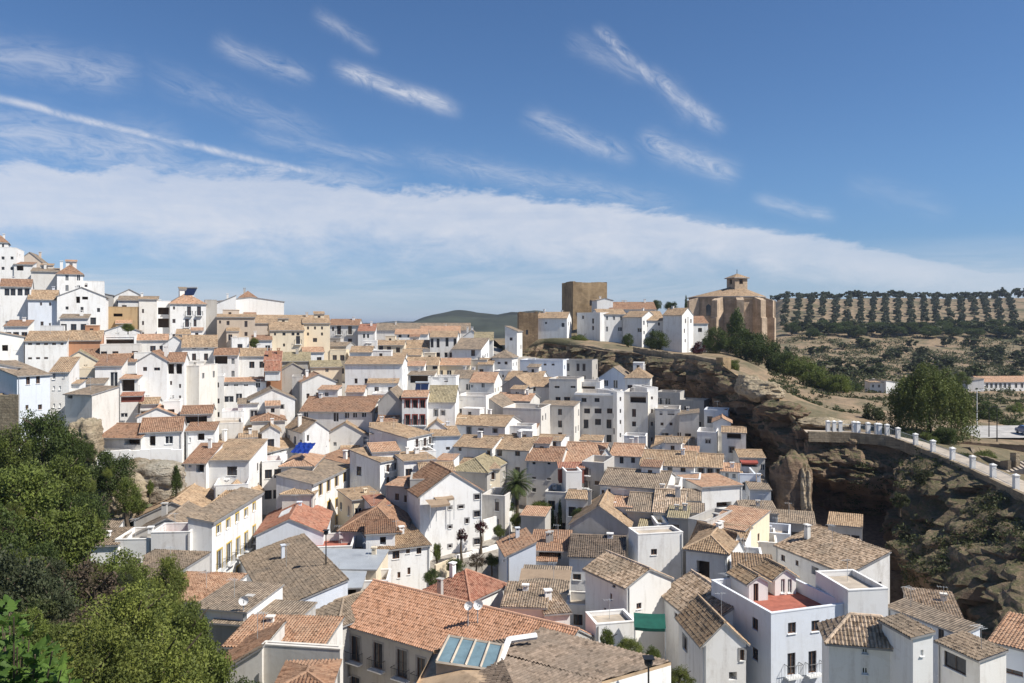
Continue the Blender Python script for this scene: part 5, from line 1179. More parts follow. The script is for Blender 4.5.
def church():
    D = 262; C = P(737, 325, D); zb = -9
    root = empty('church', (C.x, C.y, zb)); tag(root, 'large tan stone church with buttressed apse and tiled roof with lantern', 'church')
    ze = (HY-297)/F*D - zb                                       # eave height above base
    # plan: nave to the left and back, polygonal apse to the right and front; metres relative to the lantern
    plan = [(x*.89, y*.89) for x, y in [(-15.3,-2),(-8.2,-7.0),(-1.6,-8.8),(4.6,-8.4),(8.6,-4.6),(9.6,1.0),(8.4,7),(2,10),(-8,12),(-15.3,9)]]
    bm = bmesh.new(); n = len(plan)
    for i in range(n):
        a, b = Vector((*plan[i],0)), Vector((*plan[(i+1)%n],0)); L = (b-a).length; e = (b-a).normalized(); nn = Vector((e.y,-e.x,0))
        facade(bm, a, e, nn, L, -6, ze, [])
    mesh_obj('wall', bm, 'church_stone', root)
    bm = bmesh.new()                                             # cornice under the eaves
    for i in range(n):
        a, b = Vector(plan[i]), Vector(plan[(i+1)%n]); e = (b-a).normalized(); nn = Vector((e.y,-e.x))
        a2, b2 = a+nn*.35-e*.1, b+nn*.35+e*.1
        z0, z1 = ze-.9, ze-.05
        v = [bm.verts.new(p) for p in ((a.x,a.y,z0),(b.x,b.y,z0),(b2.x,b2.y,z0),(a2.x,a2.y,z0),(a.x,a.y,z1),(b.x,b.y,z1),(b2.x,b2.y,z1),(a2.x,a2.y,z1))]
        for q in ((0,1,2,3),(7,6,5,4),(3,2,6,7),(0,3,7,4),(1,5,6,2)): bm.faces.new([v[k] for k in q])
    mesh_obj('cornice', bm, 'church_stone', root)
    # roof planes to an inner ring at the lantern
    Rr = bmesh.new(); uvl = Rr.loops.layers.uv.new('UVMap')
    top = (HY-285.5)/F*D - zb
    apex = Vector((0,0,top))
    for i in range(n):
        a, b = Vector(plan[i]), Vector(plan[(i+1)%n]); 
        A_ = Vector((a.x*1.07, a.y*1.07, ze)); B_ = Vector((b.x*1.07, b.y*1.07, ze))
        roof_surface(Rr, [A_, B_, apex], uvl, False, .25)
    mesh_obj('roof', Rr, ['tile_tan', 'grey_trim'], root)
    # buttresses at the corners, stepping in near the top
    k = 0
    for i in (0,1,2,3,4,5,6):
        c = Vector(plan[i]); dr = c.normalized(); t = Vector((-dr.y, dr.x)); k += 1
        bm = bmesh.new()
        for (l0, l1, hw, z0, z1) in ((-.5,3.4,1.15,-6,ze*.62),(-.5,2.9,1.1,ze*.62,ze-1.3)):
            a = [c+dr*l0-t*hw, c+dr*l1-t*hw, c+dr*l1+t*hw, c+dr*l0+t*hw]
            v0 = [bm.verts.new((p.x,p.y,z0)) for p in a]
            zt = [z1+1.2, z1, z1, z1+1.2]
            v1 = [bm.verts.new((p.x,p.y,zz)) for p, zz in zip(a, zt)]
            bm.faces.new(v1)
            for q in range(4): bm.faces.new((v0[q], v0[(q+1)%4], v1[(q+1)%4], v1[q]))
        mesh_obj('buttress', bm, 'church_stone', root)
    # tall side tower-like pier and low sacristy at the right
    bm = bmesh.new(); box(bm, 8.0, -3.2, -8, 11.6, 2.2, ze-1.2); mesh_obj('stair_turret', bm, 'church_stone', root)
    bm = bmesh.new(); box(bm, 10.0, -5.6, -12, 13.6, -.5, 2.0); mesh_obj('sacristy', bm, 'church_stone', root)
    # lantern
    bm = bmesh.new(); s = 2.35; z0 = top-1.6; z1 = (HY-278)/F*D-zb
    for ang in range(4):
        a = R(ang*90+18); e = Vector((math.cos(a), math.sin(a), 0)); nn = Vector((e.y, -e.x, 0)); O = nn*s-e*s
        hs = facade(bm, O, e, nn, 2*s, z0, z1, [(1.65, z0+2.0, 3.05, z1-.5, 'w')], .5)
        if ang == 0: pass
    ln = mesh_obj('lantern', bm, 'church_stone', root)
    for ang in range(4):
        a = R(ang*90+18); e = Vector((math.cos(a), math.sin(a), 0)); nn = Vector((e.y, -e.x, 0)); O = nn*s-e*s
        bm = bmesh.new()
        def pt(x, z): return O+e*x+Vector((0,0,z))-nn*.48
        quad(bm, pt(1.65,z0+2.0), pt(3.05,z0+2.0), pt(3.05,z1-.5), pt(1.65,z1-.5)); mesh_obj('window', bm, 'dark_wood_and_shade', ln)
    bm = bmesh.new(); uvl = bm.loops.layers.uv.new('UVMap')
    c = [Vector((math.cos(R(18+45+90*i))*s*1.75, math.sin(R(18+45+90*i))*s*1.75, z1)) for i in range(4)]
    ap = Vector((0,0,(HY-273.5)/F*D-zb))
    for i in range(4): roof_surface(bm, [c[i], c[(i+1)%4], ap], uvl, False, .25)
    mesh_obj('lantern_roof', bm, ['tile_tan', 'grey_trim'], ln)
    bm = bmesh.new(); bar(bm, ap-Vector((0,0,.2)), ap+Vector((0,0,1.3)), .1, 5); mesh_obj('finial', bm, 'iron', ln)
    # dark window on the nave side
    a, b = Vector((*plan[0],0)), Vector((*plan[1],0)); e = (b-a).normalized(); nn = Vector((e.y,-e.x,0))
    bm = bmesh.new(); O = a+nn*.03
    pts = [(3.2, ze-6.2),(4.8, ze-6.2),(4.8, ze-3.0),(4.0, ze-2.4),(3.2, ze-3.0)]
    poly(bm, [O+e*x+Vector((0,0,z)) for x, z in pts]); mesh_obj('window', bm, 'glass', root)
church()

# ================================================================ rocks
def rock(label, px, py, D, rx, ry, rz, mat='tan_rock', seed=0, name='rock_outcrop', cat='rock', amp=.35, sq=2):
    C = P(px, py, D); bm = bmesh.new(); bmesh.ops.create_icosphere(bm, subdivisions=5, radius=1)
    for v in bm.verts:
        n = v.co.copy()
        n = n/((abs(n.x)**sq+abs(n.y)**sq+abs(n.z)**sq)**(1/sq))
        d = 1+amp*fbm(n*1.3+Vector((seed*3.1,0,0)), 5)+.12*abs(fbm(Vector((n.x*1.5+seed, n.y*1.5, n.z*6)), 3))
        v.co = Vector((n.x*rx*d, n.y*ry*d, n.z*rz*d))
    o = mesh_obj(name, bm, mat, None, C, smooth=True); tag(o, label, cat); return o
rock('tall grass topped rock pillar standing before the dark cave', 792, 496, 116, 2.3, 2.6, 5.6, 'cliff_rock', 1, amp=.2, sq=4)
rock('slim sunlit edge of rock beside the tall grass topped pillar', 804, 506, 114, .7, 1.2, 5.0, 'tan_rock', 7, amp=.2, sq=4)  # pillar's lit edge added as a separate rock in a lighter colour
rock('pale tan ledge rocks at the shoulder of the cliff', 762, 391, 143, 3.6, 3, 1.8, 'tan_rock', 2)
rock('weathered tan boulder below the terrace wall at the cliff shoulder', 748, 386, 148, 2.2, 2.2, 2.2, 'tan_rock', 3)
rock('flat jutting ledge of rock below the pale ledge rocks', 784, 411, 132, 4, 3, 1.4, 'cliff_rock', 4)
rock('pale weathered rock face under the white retaining wall on the left', 146, 485, 104, 4.4, 2.6, 3.0, 'pale_rock', 5, amp=.2, sq=5)
rock('brown crumbling rock at the left end of the pale rock face', 122, 500, 99, 3, 3, 2.6, 'tan_rock', 6)
rock('tan rock stump under the white gallery on the green slope', 86, 440, 105, 1.5, 2, 2.6, 'tan_rock', 8, amp=.25, sq=4)
rock('rounded brown rock below the stairs at the right of the cliff shoulder', 826, 424, 128, 4.5, 3, 1.0, 'tan_rock', 9)

def wallseg(label, pts, hgt, th, mat, name='wall', cat='wall', deep=1.5): return rampart(label, pts, hgt, th, mat, name=name, cat=cat, deep=deep)
wallseg('long white retaining wall above the pale rock face on the left', [(97,452,106),(140,450,107),(182,449,108)], 1.6, .5, 'whitewash', 'retaining_wall')
wallseg('rough brown stone wall under the pale blue house at the left edge', [(-20,394,104),(18,395,104)], 5.5, 1, 'rampart_stone', 'retaining_wall')
wallseg('long white garden wall curving below the round trees', [(456,556,97),(490,547,100),(520,538,103),(548,524,107),(560,518,109)], 1.3, .35, 'whitewash', 'garden_wall')
wallseg('cream garden wall with gate below the long white wall', [(436,566,92),(456,558,95)], 2.0, .3, 'cream_plaster', 'garden_wall')
wallseg('stepped white wall behind the round garden trees', [(484,520,104),(512,512,107)], 1.8, .3, 'whitewash', 'garden_wall')

# ================================================================ promenade on the right
def promenade():
    line = [P(808,434,119),P(850,435,118.5),P(886,438,117),P(905,444,115),P(935,456,109),P(970,471,101),P(1024,497,88),P(1100,535,72)]
    lpx = [808,850,886,905,935,970,1024,1100]; lz = [p.z for p in line]; lD = [119,118.5,117,115,109,101,88,72]
    # deck: a pavement sheet, and kerb wall
    bm = bmesh.new()
    inner = []
    for i, p in enumerate(line):
        e = (line[min(i+1,len(line)-1)]-line[max(i-1,0)]).normalized(); n = Vector((-e.y, e.x, 0))
        if n.x+n.y*.3 < 0: n = -n
        inner.append((p+n*.3, p+n*3.6))
    for a, b in zip(inner, inner[1:]): quad(bm, a[0], b[0], b[1], a[1])
    o = mesh_obj('pavement', bm, 'tan_floor'); o['kind'] = 'structure'; o.location.z = .15
    bm = bmesh.new()
    for a, b in zip(line, line[1:]):
        e = (b-a).normalized(); n = Vector((-e.y, e.x, 0)); 
        if n.x+n.y*.3 < 0: n = -n
        n *= .5
        lo = Vector((0,0,-1.1 if a.y > 110 else -2.0)); hi = Vector((0,0,.42))
        A_, B_ = a-n*.6, b-n*.6
        quad(bm, A_+lo, B_+lo, B_+hi, A_+hi); quad(bm, A_+hi, B_+hi, B_+n+hi, A_+n+hi); quad(bm, A_+n+hi, B_+n+hi, B_+n-Vector((0,0,.3)), A_+n-Vector((0,0,.3)))
    o = mesh_obj('parapet_wall', bm, 'rampart_stone'); tag(o, 'low stone edge wall under the white posts of the promenade', 'wall')
    def post_mesh():
        bm = bmesh.new(); box(bm, -.26,-.26,-.6, .26,.26,1.45); box(bm, -.32,-.32,1.45,.32,.32,1.55)
        v = [bm.verts.new(p) for p in ((-.3,-.3,1.55),(.3,-.3,1.55),(.3,.3,1.55),(-.3,.3,1.55),(0,0,1.72))]
        for k in range(4): bm.faces.new((v[k], v[(k+1)%4], v[4]))
        return bm
    base = None
    def place(px, D, lab, rot=0):
        D = float(np.interp(px, lpx, lD))+.3; zz = float(np.interp(px, lpx, lz))+.4
        nonlocal base
        loc = P(px, 325, D); loc.z = zz
        if base is None: base = mesh_obj('railing_post', post_mesh(), 'whitewash'); o = base
        else: o = base.copy(); COL.objects.link(o)
        o.location = loc; o.rotation_euler = (0,0,rot)
        tag(o, lab, 'post', 'white posts of the promenade railing'); return loc
    far = [(828,140),(834,139.8),(840,139.5),(854,139),(858,138.6),(868,137.5),(877,136),(879.5,135.4),(887,134.5)]
    near = [(898,130.5,'first'),(915.5,123.5,'second'),(933,116.5,'third'),(952.5,109.5,'fourth'),(972.5,103,'fifth'),(993,96.5,'sixth'),(1016,90,'seventh')]
    words = ['leftmost white post in the far level row of the promenade railing','second white post from the left in the far level row of the railing','third white post from the left in the far level row of the railing',
             'middle white post left of the pair in the far level row of the railing','middle white post right of the pair in the far level row of the railing','lone white post after the middle pair of the far level row',
             'left one of the close pair of white posts near the railing bend','right one of the close pair of white posts near the railing bend','white corner post where the railing bends towards the viewer']
    locs = []
    for (px, D), wd in zip(far, words): locs.append(place(px, D, wd))
    for px, D, wd in near: locs.append(place(px, D, wd+' large white post from the bend down the ramp railing'))
    for i, (a, b) in enumerate(zip(locs, locs[1:])):
        if (b-a).length < .8: continue
        bm = bmesh.new(); L = (b-a).length
        for z in (1.15, .15): bar(bm, Vector((0,0,z)), b-a+Vector((0,0,z)), .035, 4)
        k = int(L/.22)
        for j in range(1, k): p = (b-a)*(j/k); bar(bm, p+Vector((0,0,.15)), p+Vector((0,0,1.15)), .016, 3)
        o = mesh_obj('railing', bm, 'metal_sheet', None, a)
        tag(o, ('metal railing panel between %s' % ['the first two posts of the far level post row','the second and third posts of the far level row','the third post and the middle pair','the middle pair','the middle pair and the lone post','the lone post and the close pair','the close pair','the close pair and the corner post','the corner post and the first ramp post','the first and second ramp posts','the second and third ramp posts','the third and fourth ramp posts','the fourth and fifth ramp posts','the fifth and sixth ramp posts','the sixth and seventh ramp posts'][i]), 'railing', 'railing panels of the promenade')
promenade()
# road, walls and small things behind the promenade
def sheet(name, pts, mat, z):
    bm = bmesh.new(); poly(bm, [Vector((p[0], p[1], z)) for p in pts]); o = mesh_obj(name, bm, mat); o['kind'] = 'structure'; return o
sheet('road', [(72,127),(118,127),(124,144),(76,142)], 'grey_floor', -17.9)
wallseg('long dark brown retaining wall beside the road at the right', [(946,441,120),(990,443,119),(1040,447,117)], 2.8, .4, 'cliff_rock', 'retaining_wall')
wallseg('brown wall with pale coping stepping down behind the ramp', [(953,447,118),(970,447,116),(973,454,113),(1000,461,106),(1008,460,104)], 1.4, .4, 'rampart_stone', 'boundary_wall')
wallseg('pale tan stone pillar wall beside the stairs at the right edge', [(1010,452,105),(1016,452,104)], 2.2, .6, 'tan_rock', 'stone_pillar', 'pillar')
def stairs():
    bm = bmesh.new(); A = P(1004, 325, 103); A.z = -19.2
    for i in range(8): box(bm, i*.45, 0, 0, i*.45+.45, 4.5, .16*(i+1))
    o = mesh_obj('stairs', bm, 'tan_floor', None, A, R(-20)); tag(o, 'short flight of pale stone stairs beside the ramp at the right edge', 'stairs')
stairs()
def lamp_pole(label, px, D, zb, h, mat='white_paint', arm=True, name='street_lamp'):
    A = P(px, 325, D); root = empty(name, (A.x, A.y, zb)); tag(root, label, 'lamp post')
    bm = bmesh.new(); bar(bm, (0,0,-.5), (0,0,h), .09, 6, 0, .05); mesh_obj('pole', bm, mat, root)
    bm = bmesh.new()
    if arm: bar(bm, (0,0,h-.05), (.9,0,h+.15), .04, 4); box(bm, .7,-.12,h+.1, 1.3,.12,h+.22)
    else:
        bmesh.ops.create_uvsphere(bm, u_segments=10, v_segments=6, radius=.25, matrix=Matrix.Translation((0,0,h+.25)))
        box(bm, -.3,-.3,h+.48,.3,.3,h+.53)
    mesh_obj('lamp_head', bm, mat, root)
lamp_pole('tall pale utility pole beside the right hand road', 977, 134, -18, 7.0)
lamp_pole('slim dark lamp post standing on the road edge at the right', 989, 128, -18, 4.8, 'iron')
lamp_pole('dark lamp post on the pavement near the right picture edge', 997, 124, -18, 5.2, 'iron')
lamp_pole('black lamp post in front of the bottom roof', 648.5, 44, -27, 8.2, 'iron', False)
lamp_pole('little lamp on a short post above the grey metal roofs', 326, 83, -26, 4.2, 'iron', False)

def car(label, x, y, z, rot, mat):
    root = empty('parked_car', (x, y, z), rot); tag(root, label, 'car')
    prof = [(-2.1,.35),(-2.12,.75),(-1.95,.95),(-1.55,1.02),(-1.05,1.42),(.55,1.45),(1.15,1.0),(1.95,.86),(2.12,.62),(2.1,.35)]
    bm = bmesh.new()
    for s in (-1, 1): 
        f = bm.faces.new([bm.verts.new((px_, s*(.84 if z_ < 1.05 else .7), z_)) for px_, z_ in prof])
    vs = [[bm.verts.new((px_, s*(.84 if z_ < 1.05 else .7), z_)) for px_, z_ in prof] for s in (-1, 1)]
    for i in range(len(prof)):
        j = (i+1) % len(prof); bm.faces.new((vs[0][i], vs[0][j], vs[1][j], vs[1][i]))
    mesh_obj('body', bm, mat, root)
    for s in (-1, 1):
        bm = bmesh.new(); quad(bm, (-1.3,s*.80,1.08), (.75,s*.80,1.08), (.45,s*.725,1.38), (-1.0,s*.725,1.38)); mesh_obj('side_window', bm, 'glass', root)
        for xw in (-1.3, 1.3):
            bm = bmesh.new(); bar(bm, (xw,s*.66,.33), (xw,s*.86,.33), .33, 14); wh = mesh_obj('wheel', bm, 'iron', root)
            bm = bmesh.new(); bar(bm, (xw,s*.85,.33), (xw,s*.875,.33), .19, 10); mesh_obj('rim', bm, 'metal_sheet', wh)
        bm = bmesh.new(); box(bm, 2.02, s*.6-.15, .62, 2.13, s*.6+.15, .76); mesh_obj('headlight', bm, 'white_plastic', root)
plain('car_blue', (.04,.10,.25), .3, .1, .1, 1, .5)
p = P(1026, 325, 131); car('dark blue parked car at the right picture edge', p.x, p.y, -17.9, R(80), 'car_blue')

# ================================================================ foreground roof with skylights
def fore_roof():
    pts = dict(a=(402,690,43.5), b=(434,645,49.5), c=(541,637,52.5), d=(671,661,47.5), e=(602,677,44.0), f=(500,655,47.5), g=(470,672,45.0), h=(600,720,38))
    V3 = {k: P(*v) for k, v in pts.items()}
    V3['a'].z = -20.9; V3['b'].z = -20.1; V3['c'].z = -20.3; V3['d'].z = -20.0; V3['e'].z = -19.6; V3['f'].z = -19.5; V3['g'].z = -19.9
    V3['h'] = P(596, 715, 40); 
    O = Vector((V3['e'].x, V3['e'].y, -34)); root = empty('house', O)
    tag(root, 'nearest house at the bottom with skylights in its brown roof', 'house', 'whitewashed houses of the town')
    L = {k: v-O for k, v in V3.items()}
    bm = bmesh.new(); uvl = bm.loops.layers.uv.new('UVMap')
    roof_surface(bm, [L['f'], L['e'], L['d'], L['c']], uvl, True, .2)
    roof_surface(bm, [L['a'], P(520,700,40)-O, L['f'], L['b']], uvl, True, .2)
    roof_surface(bm, [P(520,700,40)-O, P(592,720,38)-O, L['e'], L['f']], uvl, True, .2)
    roof_surface(bm, [L['b'], L['f'], L['c']], uvl, True, .2)
    mesh_obj('roof', bm, ['tile_dark', 'tile_tan'], root)
    bm = bmesh.new(); dn = Vector((0,0,-.12)); lo = Vector((0,0,-14))
    ring = [P(592,720,38)-O, L['e'], L['d'], L['c'], L['b'], L['a']]
    for a, b in zip(ring, ring[1:]): quad(bm, a+lo, b+lo, b+dn, a+dn)
    mesh_obj('wall', bm, 'whitewash', root)
    bm = bmesh.new()                                              # white raised verge between the two roofs
    for a, b in ((L['g']+Vector((1.4,.2,.15)), L['f']+Vector((.5,.9,.45))), (L['f']+Vector((.5,.9,.45)), L['f']+Vector((2.2,1.6,.42)))):
        bar(bm, a, b, .2, 6)
    mesh_obj('verge', bm, 'whitewash', root)
    # four tilted skylight panes in a frame
    A0, A1 = P(449,645,49)-O, P(436,660,46.5)-O; B0, B1 = P(503,655,47.6)-O, P(495,667,45.4)-O
    for q in (A0,B0): q.z += .55
    for q in (A1,B1): q.z += .25
    A0.z = max(A0.z, B0.z); B0.z = A0.z
    A1.z = B1.z = A0.z-.55
    fr = bmesh.new()
    for i in range(5):
        t = i/4; bar(fr, A0.lerp(B0,t)+Vector((0,0,.05)), A1.lerp(B1,t)+Vector((0,0,.05)), .09, 4)
    bar(fr, A0, B0, .09, 4); bar(fr, A1, B1, .09, 4)
    for a, b in ((A0,A1),(A1,B1),(B1,B0),(B0,A0)): quad(fr, a+Vector((0,0,-1.3)), b+Vector((0,0,-1.3)), b, a)
    sk = mesh_obj('skylight', fr, 'tan_floor', root)
    for i in range(4):
        bm = bmesh.new(); quad(bm, A0.lerp(B0,i/4), A0.lerp(B0,(i+1)/4), A1.lerp(B1,(i+1)/4), A1.lerp(B1,i/4)); mesh_obj('pane', bm, 'skylight_glass', sk)
fore_roof()

# ================================================================ small things on roofs and terraces
def dish(label, px, py, D, r=.45):
    A = P(px, py, D); root = empty('satellite_dish', A, R(20)); tag(root, label, 'satellite dish')
    bm = bmesh.new(); bmesh.ops.create_uvsphere(bm, u_segments=16, v_segments=10, radius=r)
    bmesh.ops.bisect_plane(bm, geom=bm.verts[:]+bm.edges[:]+bm.faces[:], plane_co=(0,r*.45,0), plane_no=(0,-1,0), clear_outer=True)
    for v in bm.verts: v.co.y = (v.co.y-r)*.7
    mesh_obj('reflector', bm, 'white_plastic', root, smooth=True)
    bm = bmesh.new(); bar(bm, (0,0,0), (0,0,-2.2), .05, 5); mesh_obj('mast', bm, 'metal_sheet', root)
    bm = bmesh.new(); bar(bm, (0,0,-r*.8), (0,-r*1.1,-.05), .02, 4); box(bm, -.05,-r*1.2,-.08,.05,-r,.04); mesh_obj('feed_arm', bm, 'grey_trim', root)
dish('white satellite dish on a post between the lower left roofs', 243.5, 600, 66)
dish('white satellite dish beside the dark fronted shelter', 310, 595, 77)
dish('left one of the two white satellite dishes above the palace roof', 468, 605, 70)
dish('right one of the two white satellite dishes above the palace roof', 477.5, 604, 70, .5)
dish('white satellite dish on the shaded front of the cave house', 829, 578, 80, .55)

def tarp():
    A = P(303, 452, 112.5); bm = bmesh.new(); n = 12
    vs = [[bm.verts.new(((i/n-.5)*2.7+.05*math.sin(j*2.1), (j/n-.5)*2.4+.06*math.sin(i*1.7), .05*math.sin(i*1.9+j)+.04*math.cos(j*1.6)+(j/n)*1.1)) for i in range(n+1)] for j in range(n+1)]
    for j in range(n):
        for i in range(n): bm.faces.new((vs[j][i], vs[j][i+1], vs[j+1][i+1], vs[j+1][i]))
    bmesh.ops.solidify(bm, geom=bm.faces[:], thickness=.03)
    o = mesh_obj('tarpaulin', bm, 'blue_tarp', None, A, R(-15)); tag(o, 'bright blue tarpaulin spread over a small roof in the left centre', 'tarpaulin')
tarp()
def awning(label, px, py, D, w, d, drop, mat, rot=0, legs=2.3):
    A = P(px, py, D); root = empty('awning', (A.x, A.y, A.z-legs), rot); tag(root, label, 'awning')
    bm = bmesh.new(); n = 8
    vs = [[bm.verts.new((w*i/n, d*j, legs-drop*(1-j)-.05*math.sin(math.pi*i/n))) for i in range(n+1)] for j in (0,1)]
    for i in range(n): bm.faces.new((vs[0][i], vs[0][i+1], vs[1][i+1], vs[1][i]))
    for i in range(n): 
        a, b = vs[0][i].co, vs[0][i+1].co; quad(bm, a, b, b-Vector((0,0,.25)), a-Vector((0,0,.25)))
    mesh_obj('canopy', bm, mat, root)
    for x_ in (.05, w-.05):
        bm = bmesh.new(); bar(bm, (x_,.03,-1), (x_,.03,legs-drop), .04, 5); mesh_obj('pole', bm, 'metal_sheet', root)
awning('dark green canvas awning over the sunken courtyard in the lower right', 634, 621, 66, 2.6, 2.0, .5, 'green_cloth', R(-8), 2.6)
awning('flat light brown shade sail over the terrace in the lower middle', 518, 579, 81, 5.2, 3.6, .7, 'brown_cloth', R(-6), 2.8)
awning('red awning over the terrace beside the cliff', 741, 461, 121, 2.6, 1.2, .2, 'red_paint', R(-6), 1.8)
awning('tan parasol like awning on the planted balcony of the big white house', 430, 503, 96, 2.6, 2.0, .3, 'brown_cloth', R(24), 2.0)
awning('second tan awning above the planted balcony of the big white house', 436, 497, 98, 2.4, 1.6, .3, 'brown_cloth', R(24), 2.0)
def solar(label, px, py, D, w, h, rot=0):
    A = P(px, py, D); root = empty('solar_heater', A, rot); tag(root, label, 'solar panel')
    bm = bmesh.new(); t = .9
    v = [Vector((0,0,0)), Vector((w,0,0)), Vector((w,h*.7,h*.6)), Vector((0,h*.7,h*.6))]
    quad(bm, *v); quad(bm, *[p-Vector((0,-.03,.08)) for p in v[::-1]]); mesh_obj('panel', bm, 'panel_blue', root)
    bm = bmesh.new(); bar(bm, (-.1,h*.75,h*.66), (w+.1,h*.75,h*.66), .24, 10)
    for x_ in (.1, w-.1): bar(bm, (x_,h*.7,h*.6), (x_,h*.7,-.8), .03, 4); bar(bm, (x_,0,0), (x_,0,-.8), .03, 4)
    mesh_obj('tank', bm, 'metal_sheet', root)
solar('dark solar panel on the roof behind the house with red window surrounds', 415, 391, 132, 2.1, 1.9)
solar('dark solar panel standing on the orange roof at the left skyline', 184, 295, 166, 2.0, 2.4)
for hh in HOUSES:
    if 'dark red gabled roof and skylight' in hh['root']['label']:
        w_, d_, h_, r_ = hh['w'], hh['d'], hh['h'], hh['r']; bm = bmesh.new()
        def rp_(x, y, k): return Vector((x, y, h_+r_*x/(w_/2)+.05+k))
        q = [(.26*w_,.35*d_),(.42*w_,.35*d_),(.42*w_,.6*d_),(.26*w_,.6*d_)]
        t = [rp_(x,y,.22) for x,y in q]; b = [rp_(x,y,-.05) for x,y in q]
        poly(bm, t)
        for k in range(4): quad(bm, b[k], b[(k+1)%4], t[(k+1)%4], t[k])
        mesh_obj('roof_light', bm, 'white_plastic', hh['root'])


# antennas on some houses near the camera
ar = random.Random(11)
for hh in HOUSES:
    if hh['D'] < 150 and ar.random() < .6 and hh['w'] > 3:
        bm = bmesh.new(); x_ = hh['w']*ar.uniform(.2,.8); y_ = hh['d']*ar.uniform(.4,.7); zt = hh['h']+hh['r']
        bar(bm, (x_,y_,zt-1.0), (x_,y_,zt+1.5), .022, 4)
        for k, l in enumerate((.5,.42,.34,.28)): bar(bm, (x_-.5+.25*k, y_-l, zt+1.4), (x_-.5+.25*k, y_+l, zt+1.4), .012, 3)
        bar(bm, (x_-.55,y_,zt+1.4), (x_+.35,y_,zt+1.4), .014, 3)
        mesh_obj('antenna', bm, 'metal_sheet', hh['root'])
# ================================================================ vegetation
def leaf_mat(name, c1, c2, c3):
    m, n, b = new_mat(name)
    g_ = n.new('ShaderNodeNewGeometry'); oi = n.new('ShaderNodeObjectInfo').outputs['Random']
    r = g_.outputs['Random Per Island']
    col = n.mix(r, c4(c1), c4(c2))
    cl_ = n.noise(g_.outputs['Position'], .9, 3, .5)
    col = n.mix(n.ramp(cl_, .42, .6, 0, .75), col, c4(c3))
    col = n.mix(1.0, col, n.ramp(oi, 0, 1, .75, 1.15), 'MULTIPLY')
    n.put(b.inputs['Base Color'], col); b.inputs['Roughness'].default_value = .6; b.inputs['Specular IOR Level'].default_value = .2
    tr = n.new('ShaderNodeBsdfTranslucent'); n.put(tr.inputs[0], col)
    mx = n.new('ShaderNodeMixShader'); mx.inputs[0].default_value = .28
    out = m.node_tree.nodes['Material Output']
    n.put(mx.inputs[1], b.outputs[0]); n.put(mx.inputs[2], tr.outputs[0]); n.put(out.inputs[0], mx.outputs[0])
    MATS[name] = m
leaf_mat('leaf_dark', (.06,.088,.02), (.10,.13,.034), (.055,.075,.025))
leaf_mat('leaf_mid', (.11,.145,.026), (.17,.20,.045), (.09,.11,.032))
leaf_mat('leaf_bright', (.14,.165,.03), (.21,.225,.055), (.08,.10,.027))
leaf_mat('leaf_olive', (.065,.085,.04), (.12,.13,.07), (.05,.06,.03))
leaf_mat('leaf_willow', (.145,.175,.04), (.21,.235,.065), (.08,.11,.028))
leaf_mat('leaf_oliv', (.075,.09,.05), (.12,.13,.08), (.06,.07,.04))
leaf_mat('leaf_dry', (.12,.085,.06), (.19,.14,.10), (.09,.08,.04))
leaf_mat('leaf_maroon', (.07,.018,.02), (.12,.03,.03), (.04,.012,.015))
leaf_mat('leaf_scrub', (.04,.06,.02), (.10,.11,.04), (.06,.06,.03))

def leaves_into(V, Fc, cen, size, r, asp=1.0, flat=0.0):
    a = Vector((r.gauss(0,1), r.gauss(0,1), r.gauss(0,1)*(1-flat))).normalized()
    b = a.cross(Vector((r.gauss(0,1), r.gauss(0,1), r.gauss(0,1)))).normalized()
    s = size*r.uniform(.6,1.35); k = len(V)
    V += [cen-a*s*asp, cen+b*s*.55, cen+a*s*asp, cen-b*s*.55]
    Fc.append((k,k+1,k+2,k+3))
CR = {}
def crown(key, n, leaf, clumps, seed, mat, shape='round', squash=.8, fill=.5):
    """unit-radius crown: clumps of leaf-sized faces around uneven centres"""
    r = random.Random(seed); V, Fc = [], []
    C = []
    for i in range(clumps):
        while True:
            v = Vector((r.uniform(-1,1), r.uniform(-1,1), r.uniform(-.75,1)))
            if v.length < 1: break
        if v.length > 1e-3: v = v.normalized()*(v.length**(.45))*r.uniform(.55,.86)
        if shape == 'cone': v.x *= (1-.75*(v.z+1)/2); v.y *= (1-.75*(v.z+1)/2)
        C.append((v, r.uniform(.16,.34)))
    for i in range(n):
        c, cr = r.choice(C)
        d = Vector((r.gauss(0,1), r.gauss(0,1), r.gauss(0,1))).normalized()*cr*(r.random()**.35)
        p = c+d
        p.z *= squash
        leaves_into(V, Fc, p, leaf, r)
    me = bpy.data.meshes.new('crown'); me.from_pydata(V, [], Fc); me.materials.append(MATS[mat]); CR[key] = me
for k in range(4):
    crown(f'dark{k}', 11000, .032, 60, 100+k, 'leaf_dark'); crown(f'mid{k}', 11000, .032, 60, 200+k, 'leaf_mid')
    crown(f'bright{k}', 17000, .024, 80, 300+k, 'leaf_bright'); crown(f'scrub{k}', 2600, .06, 30, 500+k, 'leaf_scrub', squash=.7)
    crown(f'olive{k}', 420, .17, 16, 400+k, 'leaf_oliv')
    crown(f'olivefar{k}', 260, .2, 12, 450+k, 'leaf_scrub')
for k in range(2):
    crown(f'cone{k}', 4200, .045, 50, 600+k, 'leaf_dark', 'cone', 1.0)
    crown(f'dry{k}', 4200, .035, 36, 700+k, 'leaf_dry'); crown(f'maroon{k}', 2000, .06, 24, 800+k, 'leaf_maroon')
    crown(f'grey{k}', 5200, .04, 46, 900+k, 'leaf_olive')
